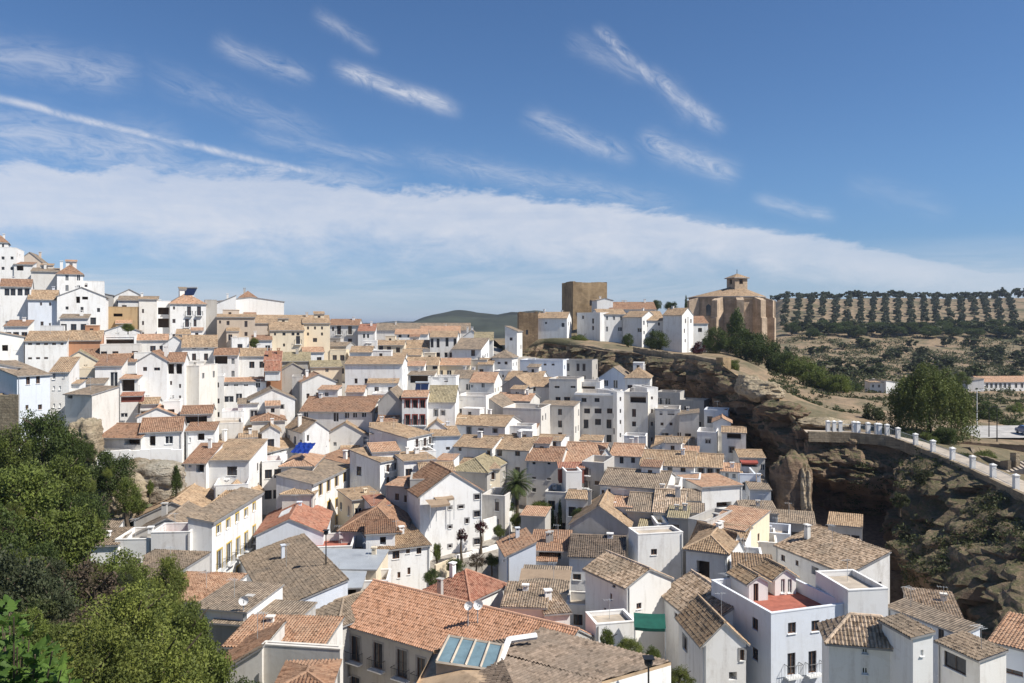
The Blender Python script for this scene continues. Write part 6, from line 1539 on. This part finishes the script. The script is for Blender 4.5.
def trunk_bm(h, r0, spread, seed, n=5):
    bm = bmesh.new(); r = random.Random(seed)
    p = Vector((0,0,-.6)); pts = [p]
    for i in range(4): p = p+Vector((r.uniform(-.06,.06)*h, r.uniform(-.06,.06)*h, (h+.6)/4)); pts.append(p)
    for i in range(4): bar(bm, pts[i], pts[i+1], r0*(1-.14*i), 6, 0, r0*(1-.14*(i+1)))
    for k in range(n):
        a = k*2*math.pi/n+r.uniform(-.4,.4); st = pts[3].lerp(pts[4], r.random()); q = st
        for s in range(2):
            q2 = q+Vector((math.cos(a)*spread*.32, math.sin(a)*spread*.32, spread*r.uniform(.2,.4)))
            bar(bm, q, q2, r0*(.42-.16*s), 4, 0, r0*(.26-.12*s)); q = q2; a += r.uniform(-.4,.4)
    return bm
TR = {}
def tree(label, cat, x, y, z, rad, h, kind, group=None, name='tree', zs=1.0, seed=0, bare=.35):
    """x,y,z of the foot; crown radius; total height"""
    r = random.Random(int(x*13+y*7)+seed)
    root = empty(name, (x, y, z), r.uniform(0, 6.28)); tag(root, label, cat, group)
    ch = h*(1-bare)/2
    c = bpy.data.objects.new('crown', CR[kind]); COL.objects.link(c); c.parent = root
    c.location = (0, 0, h-ch*1.02); c.scale = (rad, rad*r.uniform(.85,1.15), ch*1.15*zs)
    key = (round(h), round(rad)); 
    if key not in TR: 
        o = mesh_obj('trunk', trunk_bm(h*.62, .05*h**.75+.04, rad, len(TR)), 'bark', root); TR[key] = o.data
    else:
        o = bpy.data.objects.new('trunk', TR[key]); COL.objects.link(o); o.parent = root
    return root
def tree_px(label, cat, px, pyb, D, wpx, hpx, kind, group=None, name='tree', seed=0, bare=.3, sunk=0):
    p = P(px, pyb, D); s = D/F
    return tree(label, cat, p.x, p.y, p.z-sunk, wpx*s/2, hpx*s+sunk, kind, group, name, 1, seed, bare)

# ---- left green slope, named ones first
L_ = [
 ('dark leafy tree directly below the pale blue house at the left edge', 42, 462, 98, 52, 56, 'dark0'),
 ('yellow green bush at the left edge under the rough stone wall', 8, 470, 92, 46, 46, 'mid1'),
 ('dark tree below the white gallery with the tilted deck', 72, 470, 100, 34, 44, 'dark1'),
 ('dark rounded tree at the foot of the pale rock face on the left', 108, 486, 96, 46, 36, 'dark2'),
 ('bushy tree pressed against the brown crumbling rock', 128, 500, 93, 26, 26, 'mid0'),
 ('mid green tree in the middle of the upper slope', 62, 506, 84, 60, 52, 'mid2'),
 ('large mid green tree at the left edge halfway down the slope', 16, 530, 70, 80, 72, 'mid3'),
 ('dark green tree above the white pan roof shed', 88, 532, 82, 44, 44, 'dark3'),
 ('wide green tree in the centre of the left slope', 62, 560, 68, 80, 58, 'mid0'),
 ('silvery grey green shrub at the left edge above the big leafed fig', 14, 600, 46, 80, 56, 'grey0'),
 ('leafless purplish brown bush on the lower green slope', 88, 606, 55, 74, 46, 'dry0'),
 ('rounded green tree beside the grey barrel roofs', 118, 590, 68, 66, 40, 'mid1'),
 ('tall thin branched sapling above the reddish low roof', 168, 600, 60, 40, 46, 'bright0'),
 ('broad bright green bush covering the middle of the lower slope', 130, 650, 46, 110, 66, 'bright1'),
 ('bright green bush at the bottom left beside the big leafed fig', 92, 690, 36, 110, 74, 'bright2'),
 ('bright green bush along the bottom edge of the picture', 165, 700, 42, 110, 76, 'bright3'),
 ('darker green bush at the lower right end of the green slope', 203, 690, 48, 60, 56, 'mid2'),
 ('green bush next to the flat pale grey roof', 190, 640, 55, 50, 44, 'mid3'),
 ('small dark shrub at the bottom beside the weathered parapet wall', 244, 700, 47, 46, 26, 'dark1'),
 ('olive coloured bush between the silvery shrub and the leafless bush', 48, 612, 46, 60, 42, 'grey1'),
 ('pale bare twigged shrub low on the left slope', 60, 650, 42, 70, 40, 'dry1'),
 ('dark tree at the left edge in the middle of the slope', -12, 566, 58, 70, 64, 'dark2'),
 ('shaded green bush right below the dark tree at the left edge', 34, 582, 58, 60, 44, 'dark3'),
]
for i, (lb, px, pyb, D, wp, hp, kd) in enumerate(L_):
    tree_px(lb, 'tree' if 'tree' in lb or 'sapling' in lb else 'bush', px, pyb, D, wp*1.12, hp*1.1, kd, 'trees and bushes on the left green slope', 'tree' if 'tree' in lb else 'bush', i, .08, 2.5)
sr_ = random.Random(77); q_ = 0
while q_ < 46:
    py = sr_.uniform(470, 690); lim = float(np.interp(py, [452,470,500,530,560,600,640,700], [80,112,112,92,108,172,204,224])); px = sr_.uniform(-10, lim)
    D = float(np.interp(py, [452,500,560,620,700], [100,np.interp(px,[0,100],[72,88]),np.interp(px,[0,100],[52,74]),np.interp(px,[0,190],[36,60]),np.interp(px,[0,225],[26,50])]))
    sz = sr_.uniform(16, 34)*55/D**1.0*1.1
    tree_px('small shrub filling the gaps between the larger bushes of the left slope', 'bush', px, py, D, sz, sz*.8, sr_.choice(['mid0','mid1','bright0','bright3','dark1','dry0','grey0','scrub1']), 'small shrubs between the larger bushes of the left slope', 'bush', q_, .05, .8); q_ += 1
# dense undergrowth that reads as one mass
def undergrowth():
    r = random.Random(5); V, Fc = [], []
    n = 0
    while n < 70000:
        py = r.uniform(452, 700); 
        lim = np.interp(py, [452,470,500,530,560,600,640,700], [80,118,118,92,112,178,210,232])
        px = r.uniform(-70, lim)
        D = np.interp(py, [452,500,560,620,700], [100,np.interp(px,[0,100],[72,88]),np.interp(px,[0,100],[52,74]),np.interp(px,[0,190],[36,60]),np.interp(px,[0,225],[26,50])])
        x, y = (px-CX)/F*D, D
        x += r.uniform(-1,1); y += r.uniform(-2,2)
        z = ground_at(x, y)
        if z is None: continue
        bump = 1.3+1.2*fbm(Vector((x*.3, y*.3, 3)), 3)
        for _ in range(3):
            leaves_into(V, Fc, Vector((x+r.uniform(-.5,.5), y+r.uniform(-.5,.5), z+max(.1, r.random()*max(.3,bump)))), .085, r); n += 1
    me = bpy.data.meshes.new('undergrowth'); me.from_pydata(V, [], Fc); me.materials.append(MATS['leaf_mid'])
    o = bpy.data.objects.new('undergrowth', me); COL.objects.link(o)
    tag(o, 'dense low green undergrowth covering the ground of the left slope', 'undergrowth', None, 'stuff')
undergrowth()
# fig tree with large lobed leaves close to the camera
def fig():
    leaf_mat('leaf_fig', (.08,.15,.025), (.17,.27,.05), (.05,.10,.02))
    base = P(14, 720, 9.0); root = empty('fig_tree', (base.x, base.y, -7)); tag(root, 'fig tree with big glossy lobed leaves in the bottom left corner', 'tree')
    r = random.Random(2); tips = []
    bm = bmesh.new(); O = Vector((base.x, base.y, -7)); off = Vector((0,0,0))
    bar(bm, (0,0,-.5), (0,0,1.7), .09, 7, 0, .07)
    for k in range(170):
        px, py = r.uniform(-60, 72), r.uniform(600, 720)
        if py < 604+max(0, px-20)*.6+abs(px-10)*.3+r.uniform(-8,22): continue
        D = r.uniform(8.0, 10.2); t = P(px, py, D)-O
        mid = Vector((t.x*.35, t.y*.35, t.z*.55)); 
        bar(bm, (0,0,1.4), mid, .035, 5, 0, .022); bar(bm, mid, t, .02, 4, 0, .008)
        for s in range(7): tips.append((mid.lerp(t, .45+.55*s/6), (t-mid).normalized()))
    mesh_obj('trunk', bm, 'bark', root)
    V, Fc = [], []
    out = [(0,0),(.16,.10),(.42,.06),(.30,.26),(.52,.46),(.28,.46),(.24,.74),(.0,1.0),(-.24,.74),(-.28,.46),(-.52,.46),(-.30,.26),(-.42,.06),(-.16,.10)]
    for p, d in tips:
        for _ in range(3):
            s = r.uniform(.07,.16); dr = (d+Vector((r.gauss(0,.9), r.gauss(0,.9), r.gauss(-.1,.5)))).normalized()
            up = (Vector((0,0,1))+Vector((r.gauss(0,.4), r.gauss(0,.4)-.3, 0))).normalized(); side = dr.cross(up).normalized(); nn = side.cross(dr)
            q = p+dr*.05; k = len(V)
            V.append(q+dr*s*.42-nn*s*.08)
            for (a, b) in out: V.append(q+side*a*s+dr*b*s-nn*(abs(a)*.25+b*b*.18)*s*-1*-1)
            for i in range(len(out)): Fc.append((k, k+1+i, k+1+(i+1)%len(out)))
    me = bpy.data.meshes.new('foliage'); me.from_pydata(V, [], Fc); me.materials.append(MATS['leaf_fig'])
    o = bpy.data.objects.new('foliage', me); COL.objects.link(o); o.parent = root
fig()
# ---- town trees
TT = [
 ('dark conifer shaped bush on the pale rock face', 176, 494, 99, 18, 28, 'cone0', .05),
 ('round green tree among roofs in the upper left of the town', 254, 349, 164, 11, 13, 'mid1', .2),
 ('hanging green creeper bush on the ochre wall', 128, 330, 150, 14, 8, 'mid0', .1),
 ('dark purple leaved round garden tree nearest the big white house', 462, 551, 97, 14, 24, 'maroon0', .45),
 ('second dark purple leaved garden tree behind the white garden wall', 481, 543, 99, 14, 24, 'maroon1', .45),
 ('small round green garden tree between the purple and the tallest tree', 499, 541, 101, 15, 18, 'mid2', .35),
 ('tallest round bright green garden tree behind the white wall', 516, 533, 104, 15, 21, 'bright0', .4),
 ('slim dark cypress at the end of the white garden wall', 560, 527, 106, 7, 28, 'cone1', .03),
 ('dark shrub beside the slim cypress', 553, 527, 106, 6, 18, 'cone0', .03),
 ('green bush right of the palm tree', 540, 514, 108, 26, 16, 'mid3', .1),
 ('green bush under the palm tree', 508, 512, 108, 18, 14, 'dark0', .1),
 ('green bush in the terraced garden below the white wall', 455, 570, 92, 22, 14, 'dark3', .1),
 ('brownish green bush in the terraced garden', 476, 566, 93, 26, 14, 'dry0', .1),
 ('dark green bush left in the terraced garden', 432, 583, 89, 20, 16, 'dark2', .1),
 ('green bush at the right end of the terraced garden', 492, 564, 94, 18, 12, 'mid1', .1),
 ('upright green shrub beside the white garden wall near the awning', 607, 650, 64, 18, 26, 'mid1', .1),
 ('wide bright green shrub in the small garden behind the nearest roof', 630, 656, 63, 34, 20, 'bright0', .1),
 ('green shrub at the right end of the small garden behind the nearest roof', 652, 660, 60, 22, 16, 'mid2', .1),
 ('bright green bush in the sunken courtyard at the bottom', 680, 690, 56, 32, 26, 'bright2', .1),
 ('low planted bush on the roof garden left of centre', 322, 458, 130, 22, 12, 'mid0', .1),
 ('second low bush on the roof garden left of centre', 339, 457, 130, 20, 10, 'dark1', .1),
 ('green bush among the roofs beside the shaded apartments', 578, 518, 103, 14, 12, 'dark1', .1),
 ('small garden bush below the balcony of the big white house', 437, 560, 94, 10, 20, 'mid3', .1),
]
for i, (lb, px, pyb, D, wp, hp, kd, br_) in enumerate(TT):
    tree_px(lb, 'tree' if 'tree' in lb or 'cypress' in lb else 'bush', px, pyb, D, wp, hp, kd, 'garden trees and shrubs of the town', 'cypress' if 'cypress' in lb.split('beside')[0] and 'slim dark' in lb else ('tree' if 'tree' in lb and 'bush' not in lb else 'bush'), i, br_, .8)
# palm
def palm():
    p = P(517, 520, 109); root = empty('palm_tree', (p.x, p.y, p.z-3)); tag(root, 'date palm with arching fronds in the garden at the town centre', 'palm tree')
    top = 3+(520-484)/F*109; r = random.Random(4)
    bm = bmesh.new(); bar(bm, (0,0,-1), (0,0,top), .28, 8, 0, .22); mesh_obj('trunk', bm, 'bark', root)
    V, Fc = [], []
    for k in range(58):
        a = k*2.4; el = r.uniform(-.5,1.35); L = r.uniform(2.1,2.9); q = Vector((0,0,top)); d = Vector((math.cos(a)*math.cos(el), math.sin(a)*math.cos(el), math.sin(el)))
        for s in range(9):
            q2 = q+d*L/9; side = d.cross(Vector((0,0,1))).normalized(); n_ = len(V)
            for sg in (-1, 1):
                for t in (0, .5):
                    b = q.lerp(q2, t); w = .55*math.sin(math.pi*(s+1.2)/11)
                    n_ = len(V); V += [b, b+d*.12, b+side*sg*w+d*.25-Vector((0,0,w*.35))]; Fc.append((n_, n_+1, n_+2))
            q = q2; d = (d+Vector((0,0,-.17))).normalized()
    me = bpy.data.meshes.new('fronds'); me.from_pydata(V, [], Fc); me.materials.append(MATS['leaf_dark']); o = bpy.data.objects.new('fronds', me); COL.objects.link(o); o.parent = root
palm()
# ---- castle hill and church
CH = [
 ('green bush growing at the left foot of the pale rock face', 138, 508, 96, 20, 14, 'mid1', .05),
 ('green bush under the white gallery partly hiding the tan rock stump', 84, 456, 101, 26, 20, 'dark0', .05),
 ('small bush hanging on the pale rock face', 150, 486, 99.5, 8, 8, 'mid2', .05),
 ('dark bush in the dip between the ramp and the road wall', 962, 462, 110, 34, 12, 'dark1', .05),
 ('green bush below the road wall at the right edge', 985, 458, 112, 26, 10, 'mid1', .05),
 ('grassy shrub high on the cliff below the second ramp post', 925, 478, 104, 26, 12, 'scrub1', .05),
 ('dry shrub halfway down the cliff below the ramp', 900, 500, 101, 22, 10, 'scrub0', .05),
 ('green shrub on the cliff ledge at the far right', 960, 520, 95, 30, 14, 'scrub3', .05),
 ('dark bush at the foot of the willow left', 905, 444, 121, 26, 16, 'dark0', .05),
 ('dark bush at the foot of the willow in the middle', 926, 446, 119, 26, 16, 'mid2', .05),
 ('large dark round tree before the white castle hill house', 657, 351, 221, 26, 24, 'dark1', .1),
 ('dark green bush left of the large dark castle hill tree', 628, 344, 222, 14, 12, 'dark2', .05),
 ('dark slender cypress on the skyline left of the church', 686, 322, 240, 6, 26, 'cone0', .03),
 ('rounded dark tree on the skyline behind the castle houses', 657, 308, 252, 12, 10, 'dark3', .05),
 ('low dark trees on the skyline between houses and cypress', 671, 308, 252, 16, 8, 'dark0', .05),
 ('maroon leaved bush beside the low white house near the church', 698, 354, 222, 16, 14, 'maroon0', .05),
 ('tall dark conifer in front of the church apse', 736, 352, 238, 24, 34, 'cone1', .03),
 ('dark tree at the left foot of the church', 716, 356, 228, 24, 26, 'dark1', .05),
 ('broad dark tree below the church apse', 748, 364, 226, 34, 30, 'dark2', .05),
 ('dark tree right of the broad tree below the church', 768, 370, 222, 32, 26, 'dark0', .05),
 ('dark tree below the right corner of the church', 783, 378, 218, 30, 24, 'dark3', .05),
 ('green bush on the slope right of the church trees', 802, 382, 212, 32, 22, 'mid1', .05),
 ('second green bush on the slope right of the church trees', 820, 392, 204, 30, 22, 'mid2', .05),
 ('yellowish green bush low on the slope right of the church', 838, 396, 198, 28, 20, 'mid0', .05),
 ('small shrub under the tan corner pillar', 733, 369, 185, 18, 12, 'mid3', .05),
 ('yellow green bush on the rampart below the keep', 579, 344, 229, 22, 11, 'mid1', .05),
 ('dry grassy bush above the cave houses', 600, 352, 222, 20, 8, 'dry0', .05),
 ('green bush on the far side of the willow', 872, 422, 140, 30, 22, 'scrub0', .05),
 ('silvery shrub left of the willow beside the railing bend', 884, 434, 120, 14, 14, 'grey0', .05),
 ('dark green bush right below the willow', 946, 443, 120, 34, 20, 'dark3', .05),
 ('dark tree right of the willow by the pale utility pole', 985, 421, 155, 32, 24, 'dark1', .05),
 ('green rounded tree at the right edge by the winding path', 1016, 417, 165, 26, 16, 'mid1', .05),
 ('dark hedge bush along the road at the right edge', 1010, 430, 148, 40, 12, 'dark2', .05),
 ('dark low bush left of the far white house', 852, 392, 240, 24, 12, 'dark0', .05),
 ('dark bush below the far white house', 892, 404, 225, 30, 12, 'dark3', .05),
 ('tree between the willow top and the terracotta roofed building', 962, 384, 250, 24, 14, 'mid2', .05),
 ('green shrub hanging over the cliff at the right edge', 1006, 590, 80, 40, 34, 'scrub1', .05),
 ('dark shrub clinging to the cliff at the right edge', 980, 560, 92, 30, 20, 'scrub2', .05),
 ('pale green shrub at the bottom of the cliff slope right', 1020, 560, 86, 30, 22, 'scrub3', .05),
]
for i, (lb, px, pyb, D, wp, hp, kd, br_) in enumerate(CH):
    if 'church' in lb and 'cypress' not in lb and 'maroon' not in lb: wp *= 1.3; hp *= 1.3
    tree_px(lb, 'tree' if ('tree' in lb.split(' in ')[0].split(' left ')[0] or 'conifer' in lb or 'cypress' in lb.split('between')[0]) and 'bush' not in lb and 'shrub' not in lb else 'bush', px, pyb, D, wp, hp, kd,
            'trees around the church and cliff', 'tree' if 'bush' not in lb and 'shrub' not in lb else 'bush', i, br_, 1.5)
# willow
def willow():
    p = P(931, 440, 127); root = empty('willow_tree', p); tag(root, 'large pale green weeping willow beside the promenade at the right', 'tree')
    r = random.Random(8); s = 127/F; W = 38*s; Ht = 86*s
    bm = trunk_bm(Ht*.55, .45, W*.8, 3, 8); mesh_obj('trunk', bm, 'bark', root)
    V, Fc = [], []
    for k in range(900):
        a = r.uniform(0, 6.283); rr_ = W*math.sqrt(r.random())*.97
        q = Vector((math.cos(a)*rr_, math.sin(a)*rr_*.9, 0)); q += Vector((r.gauss(0,.4), r.gauss(0,.4), 0))
        lump = .82+.2*fbm(Vector((q.x*.28, q.y*.28, 2)), 2)
        q.z = Ht*(1-.38*(rr_/W)**2.4)*lump+r.uniform(-.4,.4)
        L = r.uniform(2.5, 6.5)*(.7+.9*rr_/W); n_ = int(L/.18)
        sw = Vector((r.gauss(0,.02), r.gauss(0,.02), 0))
        for i in range(n_):
            leaves_into(V, Fc, q+Vector((r.gauss(0,.14), r.gauss(0,.14), -i*.18)), .15, r, 1.2)
            q += sw
            if q.z-i*.18 < .4: break
    me = bpy.data.meshes.new('crown'); me.from_pydata(V, [], Fc); me.materials.append(MATS['leaf_willow']); o = bpy.data.objects.new('crown', me); COL.objects.link(o); o.parent = root
willow()
# ---- olive hill
r = random.Random(21)
cnt = 0
def put_olive(x, y, rad, h, lab, grp, kd='olive', name='olive_tree'):
    global cnt
    z = ground_at(x, y, 'up')
    if z is None: return
    cnt += 1
    root = empty(name, (x, y, z), r.uniform(0,6.28)); tag(root, lab, 'olive tree' if name == 'olive_tree' else 'tree', grp)
    c = bpy.data.objects.new('crown', CR[f'{kd}{r.randrange(4)}']); COL.objects.link(c); c.parent = root
    c.location = (0,0,h*.55); c.scale = (rad*1.35, rad*1.35, h*.68)
    if 'ot' not in TR: o = mesh_obj('trunk', trunk_bm(1.6, .22, 1.6, 77, 4), 'bark', root); TR['ot'] = o.data
    else: o = bpy.data.objects.new('trunk', TR['ot']); COL.objects.link(o); o.parent = root
# straight rows running up the hill, each converging a little with distance
for px0 in np.arange(785, 1012, 12.6):
    X0 = (px0-CX)/F*620
    for k in range(13):
        D = 545+k*17
        if r.random() < .04: continue
        put_olive(X0+(D-620)*(X0/620*.85+.07)+r.uniform(-.5,.5), D+r.uniform(-1.5,1.5), r.uniform(2.3,2.9), r.uniform(4.0,5.2), 'small round olive tree in one of the straight rows climbing the upper hill', 'olive trees in straight rows on the upper hill')
# scattered ones lower down
n0 = cnt
lab2 = 'scrubby olive tree scattered on the dry lower slope of the hill'
tries = 0
while cnt-n0 < 64 and tries < 2000:
    tries += 1
    D = r.uniform(300, 480); px = r.uniform(785, 1035)
    put_olive((px-CX)/F*D, D, r.uniform(2.6,4.4), r.uniform(3.6,5.6), lab2, 'scattered olive trees on the lower slope', 'olivefar')
for k in range(46):                                            # dark belt of oaks between the two slopes
    px = 790+k*5.4+r.uniform(-2,2); D = r.uniform(492, 532)
    put_olive((px-CX)/F*D, D, r.uniform(4,6), r.uniform(5,8.5), 'dark oak in the dense belt of trees below the olive rows', 'dark oaks in the belt below the olive rows', 'olivefar' if k % 2 else 'dark', 'oak_tree')
for k in range(40):                                            # skyline
    px = 776+k*6.6+r.uniform(-3,3); D = r.uniform(756, 776)
    put_olive((px-CX)/F*D, D, r.uniform(3.5,5.5), r.uniform(5,8) if k < 34 else r.uniform(8,12), 'dark rounded tree on the skyline along the crest of the olive hill', 'trees along the crest of the hill', 'olivefar', 'crest_tree')
# low scrub over the dry slopes near the cliff, one mass nobody could count
def scrub():
    V, Fc = [], []; r = random.Random(31)
    for k in range(6500):
        D = r.uniform(150, 500); px = r.uniform(770, 1060)
        x, y = (px-CX)/F*D, D; z = ground_at(x, y, 'up')
        if z is None or (x > 50 and y < 150): continue
        if fbm(Vector((x*.05, y*.05, 0)), 3) < -.12: continue
        s = r.uniform(.35, 1.2)*(1 if D < 250 else 2.4)
        for _ in range(26 if D < 250 else 16):
            d = Vector((r.gauss(0,.45), r.gauss(0,.45), abs(r.gauss(0,.4))))*s
            leaves_into(V, Fc, Vector((x, y, z))+d, .16*s+.1, r)
    for k in range(2600):                                       # on ledges of the cliff
        px = r.uniform(560, 1060) if k < 700 else r.uniform(850, 1060); py = r.uniform(350, 610); h = ray_ground(px, py, 'cliff')
        if h is None: continue
        s = r.uniform(.3,.9)
        if mn.noise(Vector((h.x*.1, h.y*.1, h.z*.3))) < -.05: continue
        for _ in range(22):
            d = Vector((r.gauss(0,.5), r.gauss(0,.5), abs(r.gauss(0,.35))))*s
            leaves_into(V, Fc, h+d, .13*s+.05, r)
    me = bpy.data.meshes.new('scrub'); me.from_pydata(V, [], Fc); me.materials.append(MATS['leaf_scrub'])
    o = bpy.data.objects.new('scrub', me); COL.objects.link(o); tag(o, 'low dry scrub dotted over the hillside and cliff ledges', 'scrub', None, 'stuff')
scrub()

# ================================================================ sky, sun, camera
SUN_EL, SUN_AZ = 49.0, 110.0                                   # azimuth clockwise from the view direction
w = bpy.data.worlds.new('World'); SC.world = w; w.use_nodes = True
n = N(w.node_tree); bg = w.node_tree.nodes['Background']
sky = n.new('ShaderNodeTexSky'); sky.sky_type = 'NISHITA'; sky.sun_disc = False
sky.sun_elevation = R(SUN_EL); sky.sun_rotation = R(SUN_AZ); sky.altitude = 600; sky.air_density = 1.0; sky.dust_density = .3; sky.ozone_density = 2.6
tc = n.new('ShaderNodeTexCoord').outputs['Generated']
sp = n.new('ShaderNodeSeparateXYZ'); n.put(sp.inputs[0], tc)
az = n.m('ARCTAN2', sp.outputs[0], sp.outputs[1]); el = n.m('ARCSINE', sp.outputs[2])
def azel(px, py):
    a = math.atan((px-CX)/F); return a, math.atan((HY-py)/F*math.cos(a))
cbn = n.new('ShaderNodeCombineXYZ'); n.put(cbn.inputs[0], az); n.put(cbn.inputs[1], el)
pv = cbn.outputs[0]
# broad bank of thin cloud, lower towards the right
cen = n.m('SUBTRACT', n.m('SUBTRACT', .122, n.m('MULTIPLY', az, .078)), n.m('MULTIPLY', n.m('MULTIPLY', az, az), .115))
hw = n.m('MAXIMUM', .021, n.m('SUBTRACT', n.m('SUBTRACT', .047, n.m('MULTIPLY', az, .030)), n.m('MULTIPLY', n.m('MULTIPLY', az, az), .055)))
edge = n.noise(n.map(pv, (5, 16, 1), (0,0,R(8))), 1.0, 6, .62, .3)
fib = n.noise(n.map(pv, (3.5, 34, 1), (0,0,R(9))), 1.0, 6, .65, .5)
dd = n.m('DIVIDE', n.m('SUBTRACT', el, cen), hw)
puff = n.noise(n.map(pv, (16, 30, 1), (0,0,R(8))), 1.0, 6, .68, .4)
dd = n.m('ADD', n.m('ADD', dd, n.m('MULTIPLY', n.m('SUBTRACT', edge, .5), 2.0)), n.m('MULTIPLY', n.m('SUBTRACT', puff, .5), 1.1))
up_ = n.ramp(dd, .6, 1.0, 1, 0, True); dn_ = n.ramp(dd, -1.7, -.1, 0, 1, True)
band = n.m('MULTIPLY', n.m('MULTIPLY', up_, dn_), n.m('MULTIPLY', n.ramp(fib, .25, .7, .72, 1.0), n.ramp(n.noise(n.map(pv, (2.6, 9, 1), (0,0,R(10))), 1.0, 4, .6), .3, .65, .75, 1.0)))
band = n.m('MULTIPLY', band, n.ramp(az, .28, .62, 1.0, .5))
band = n.m('MULTIPLY', band, n.ramp(puff, .3, .65, .74, .95))
low = n.m('MULTIPLY', n.m('MULTIPLY', n.ramp(el, .0, .035, .2, 1), n.ramp(el, .05, .10, 1, 0)), n.ramp(fib, .42, .7, 0, .55))
band = n.m('MAXIMUM', band, low)
def streak(x0, y0, x1, y1, wpx, op, rough=22):
    global band
    (a0, e0), (a1, e1) = azel(x0, y0), azel(x1, y1); L = math.hypot(a1-a0, e1-e0); cx_, cy_ = (a1-a0)/L, (e1-e0)/L; wv = wpx/F
    da, de = n.m('SUBTRACT', az, a0), n.m('SUBTRACT', el, e0)
    s = n.m('DIVIDE', n.m('ADD', n.m('MULTIPLY', da, cx_), n.m('MULTIPLY', de, cy_)), L)
    c = n.new('ShaderNodeCombineXYZ'); n.put(c.inputs[0], n.m('MULTIPLY', s, L)); t = n.m('SUBTRACT', n.m('MULTIPLY', de, cx_), n.m('MULTIPLY', da, cy_)); n.put(c.inputs[1], t); n.put(c.inputs[2], x0*.01)
    nz = n.noise(n.map(c.outputs[0], (22, rough*3.2, 1), (0,0,R(14))), 1.0, 7, .7, 1.2)
    wob = n.m('MULTIPLY', n.m('SUBTRACT', n.noise(n.map(c.outputs[0], (14, 3, 1)), 1.0, 3), .5), wv*1.8)
    q = n.m('DIVIDE', n.m('ADD', t, wob), wv)
    g_ = n.m('POWER', 2.718, n.m('MULTIPLY', n.m('MULTIPLY', q, q), -1.0))
    ends = n.m('MULTIPLY', n.ramp(s, 0, .25, 0, 1, True), n.ramp(s, .75, 1.02, 1, 0, True))
    f = n.m('MULTIPLY', n.m('MULTIPLY', g_, ends), n.m('MULTIPLY', n.ramp(nz, .3, .62), op))
    band = n.m('MAXIMUM', band, f)
for a in ((-80,76,365,182,3.2,.8,8),(325,62,465,114,7,.75),(205,38,318,82,8,.4),(-60,44,150,78,14,.35),(308,8,382,54,6,.28),(590,22,668,92,5,.55),(640,66,728,134,7,.5),(560,35,660,80,9,.22),(655,80,700,122,10,.25),(515,112,640,160,9,.4),
          (630,135,745,178,10,.5),(745,198,840,220,6,.35),(130,60,350,150,12,.2),(230,128,420,165,7,.25),(840,175,960,215,10,.12),(380,150,700,205,10,.3),(60,150,420,190,16,.4),(-60,120,200,160,20,.45),(600,205,820,245,8,.35)): streak(*a)
cloud = (9.8, 10.0, 10.8, 1)
skyc = n.mix(1.0, sky.outputs[0], n.mix(n.ramp(el, 0, .2, 1, 0, True), (.76, 1.0, 1.26, 1), (.62, .80, 1.12, 1)), 'MULTIPLY')
skyc = n.mix(n.ramp(el, .0, .11, .5, 0, True), skyc, (6.2, 7.4, 9.4, 1))
skyc = n.mix(1.0, skyc, (1.12, 1.11, 1.10, 1), 'MULTIPLY')
n.put(bg.inputs['Color'], n.mix(band, skyc, cloud)); bg.inputs['Strength'].default_value = .058
sun = bpy.data.lights.new('sun', 'SUN'); sun.energy = 5.0; sun.angle = R(.53); sun.color = (1, .955, .88)
so = bpy.data.objects.new('sun', sun); COL.objects.link(so)
sd = Vector((math.sin(R(SUN_AZ))*math.cos(R(SUN_EL)), math.cos(R(SUN_AZ))*math.cos(R(SUN_EL)), math.sin(R(SUN_EL))))
so.rotation_euler = sd.to_track_quat('Z', 'Y').to_euler(); so.location = (100, -50, 150)
cam = bpy.data.cameras.new('camera'); cam.sensor_width = 36; cam.lens = F/1024*36; cam.clip_start = .2; cam.clip_end = 20000
cam.shift_y = -(341.5-HY)/1024
co = bpy.data.objects.new('camera', cam); COL.objects.link(co); co.location = (0,0,0); co.rotation_euler = (R(90), 0, 0)
SC.camera = co
SC.view_settings.view_transform = 'Standard'; SC.view_settings.look = 'None'; SC.view_settings.exposure = .43; SC.view_settings.gamma = 1
SC.render.engine = 'CYCLES'

hz = bpy.data.materials.new('haze_air'); hz.use_nodes = True
for nd in list(hz.node_tree.nodes):
    if nd.type != 'OUTPUT_MATERIAL': hz.node_tree.nodes.remove(nd)
pvn = hz.node_tree.nodes.new('ShaderNodeVolumePrincipled'); pvn.inputs['Density'].default_value = .00011; pvn.inputs['Color'].default_value = (.62,.72,.9,1); pvn.inputs['Anisotropy'].default_value = .3
hz.node_tree.links.new(pvn.outputs[0], [x for x in hz.node_tree.nodes if x.type == 'OUTPUT_MATERIAL'][0].inputs['Volume'])
lowest = min(v.co.z for o in (g, hl, cl) for v in o.data.vertices)
bm = bmesh.new(); box(bm, -10500, -1900, lowest-1.5, 10500, 10500, 45); hzo = mesh_obj('haze', bm, hz); hzo['kind'] = 'stuff'
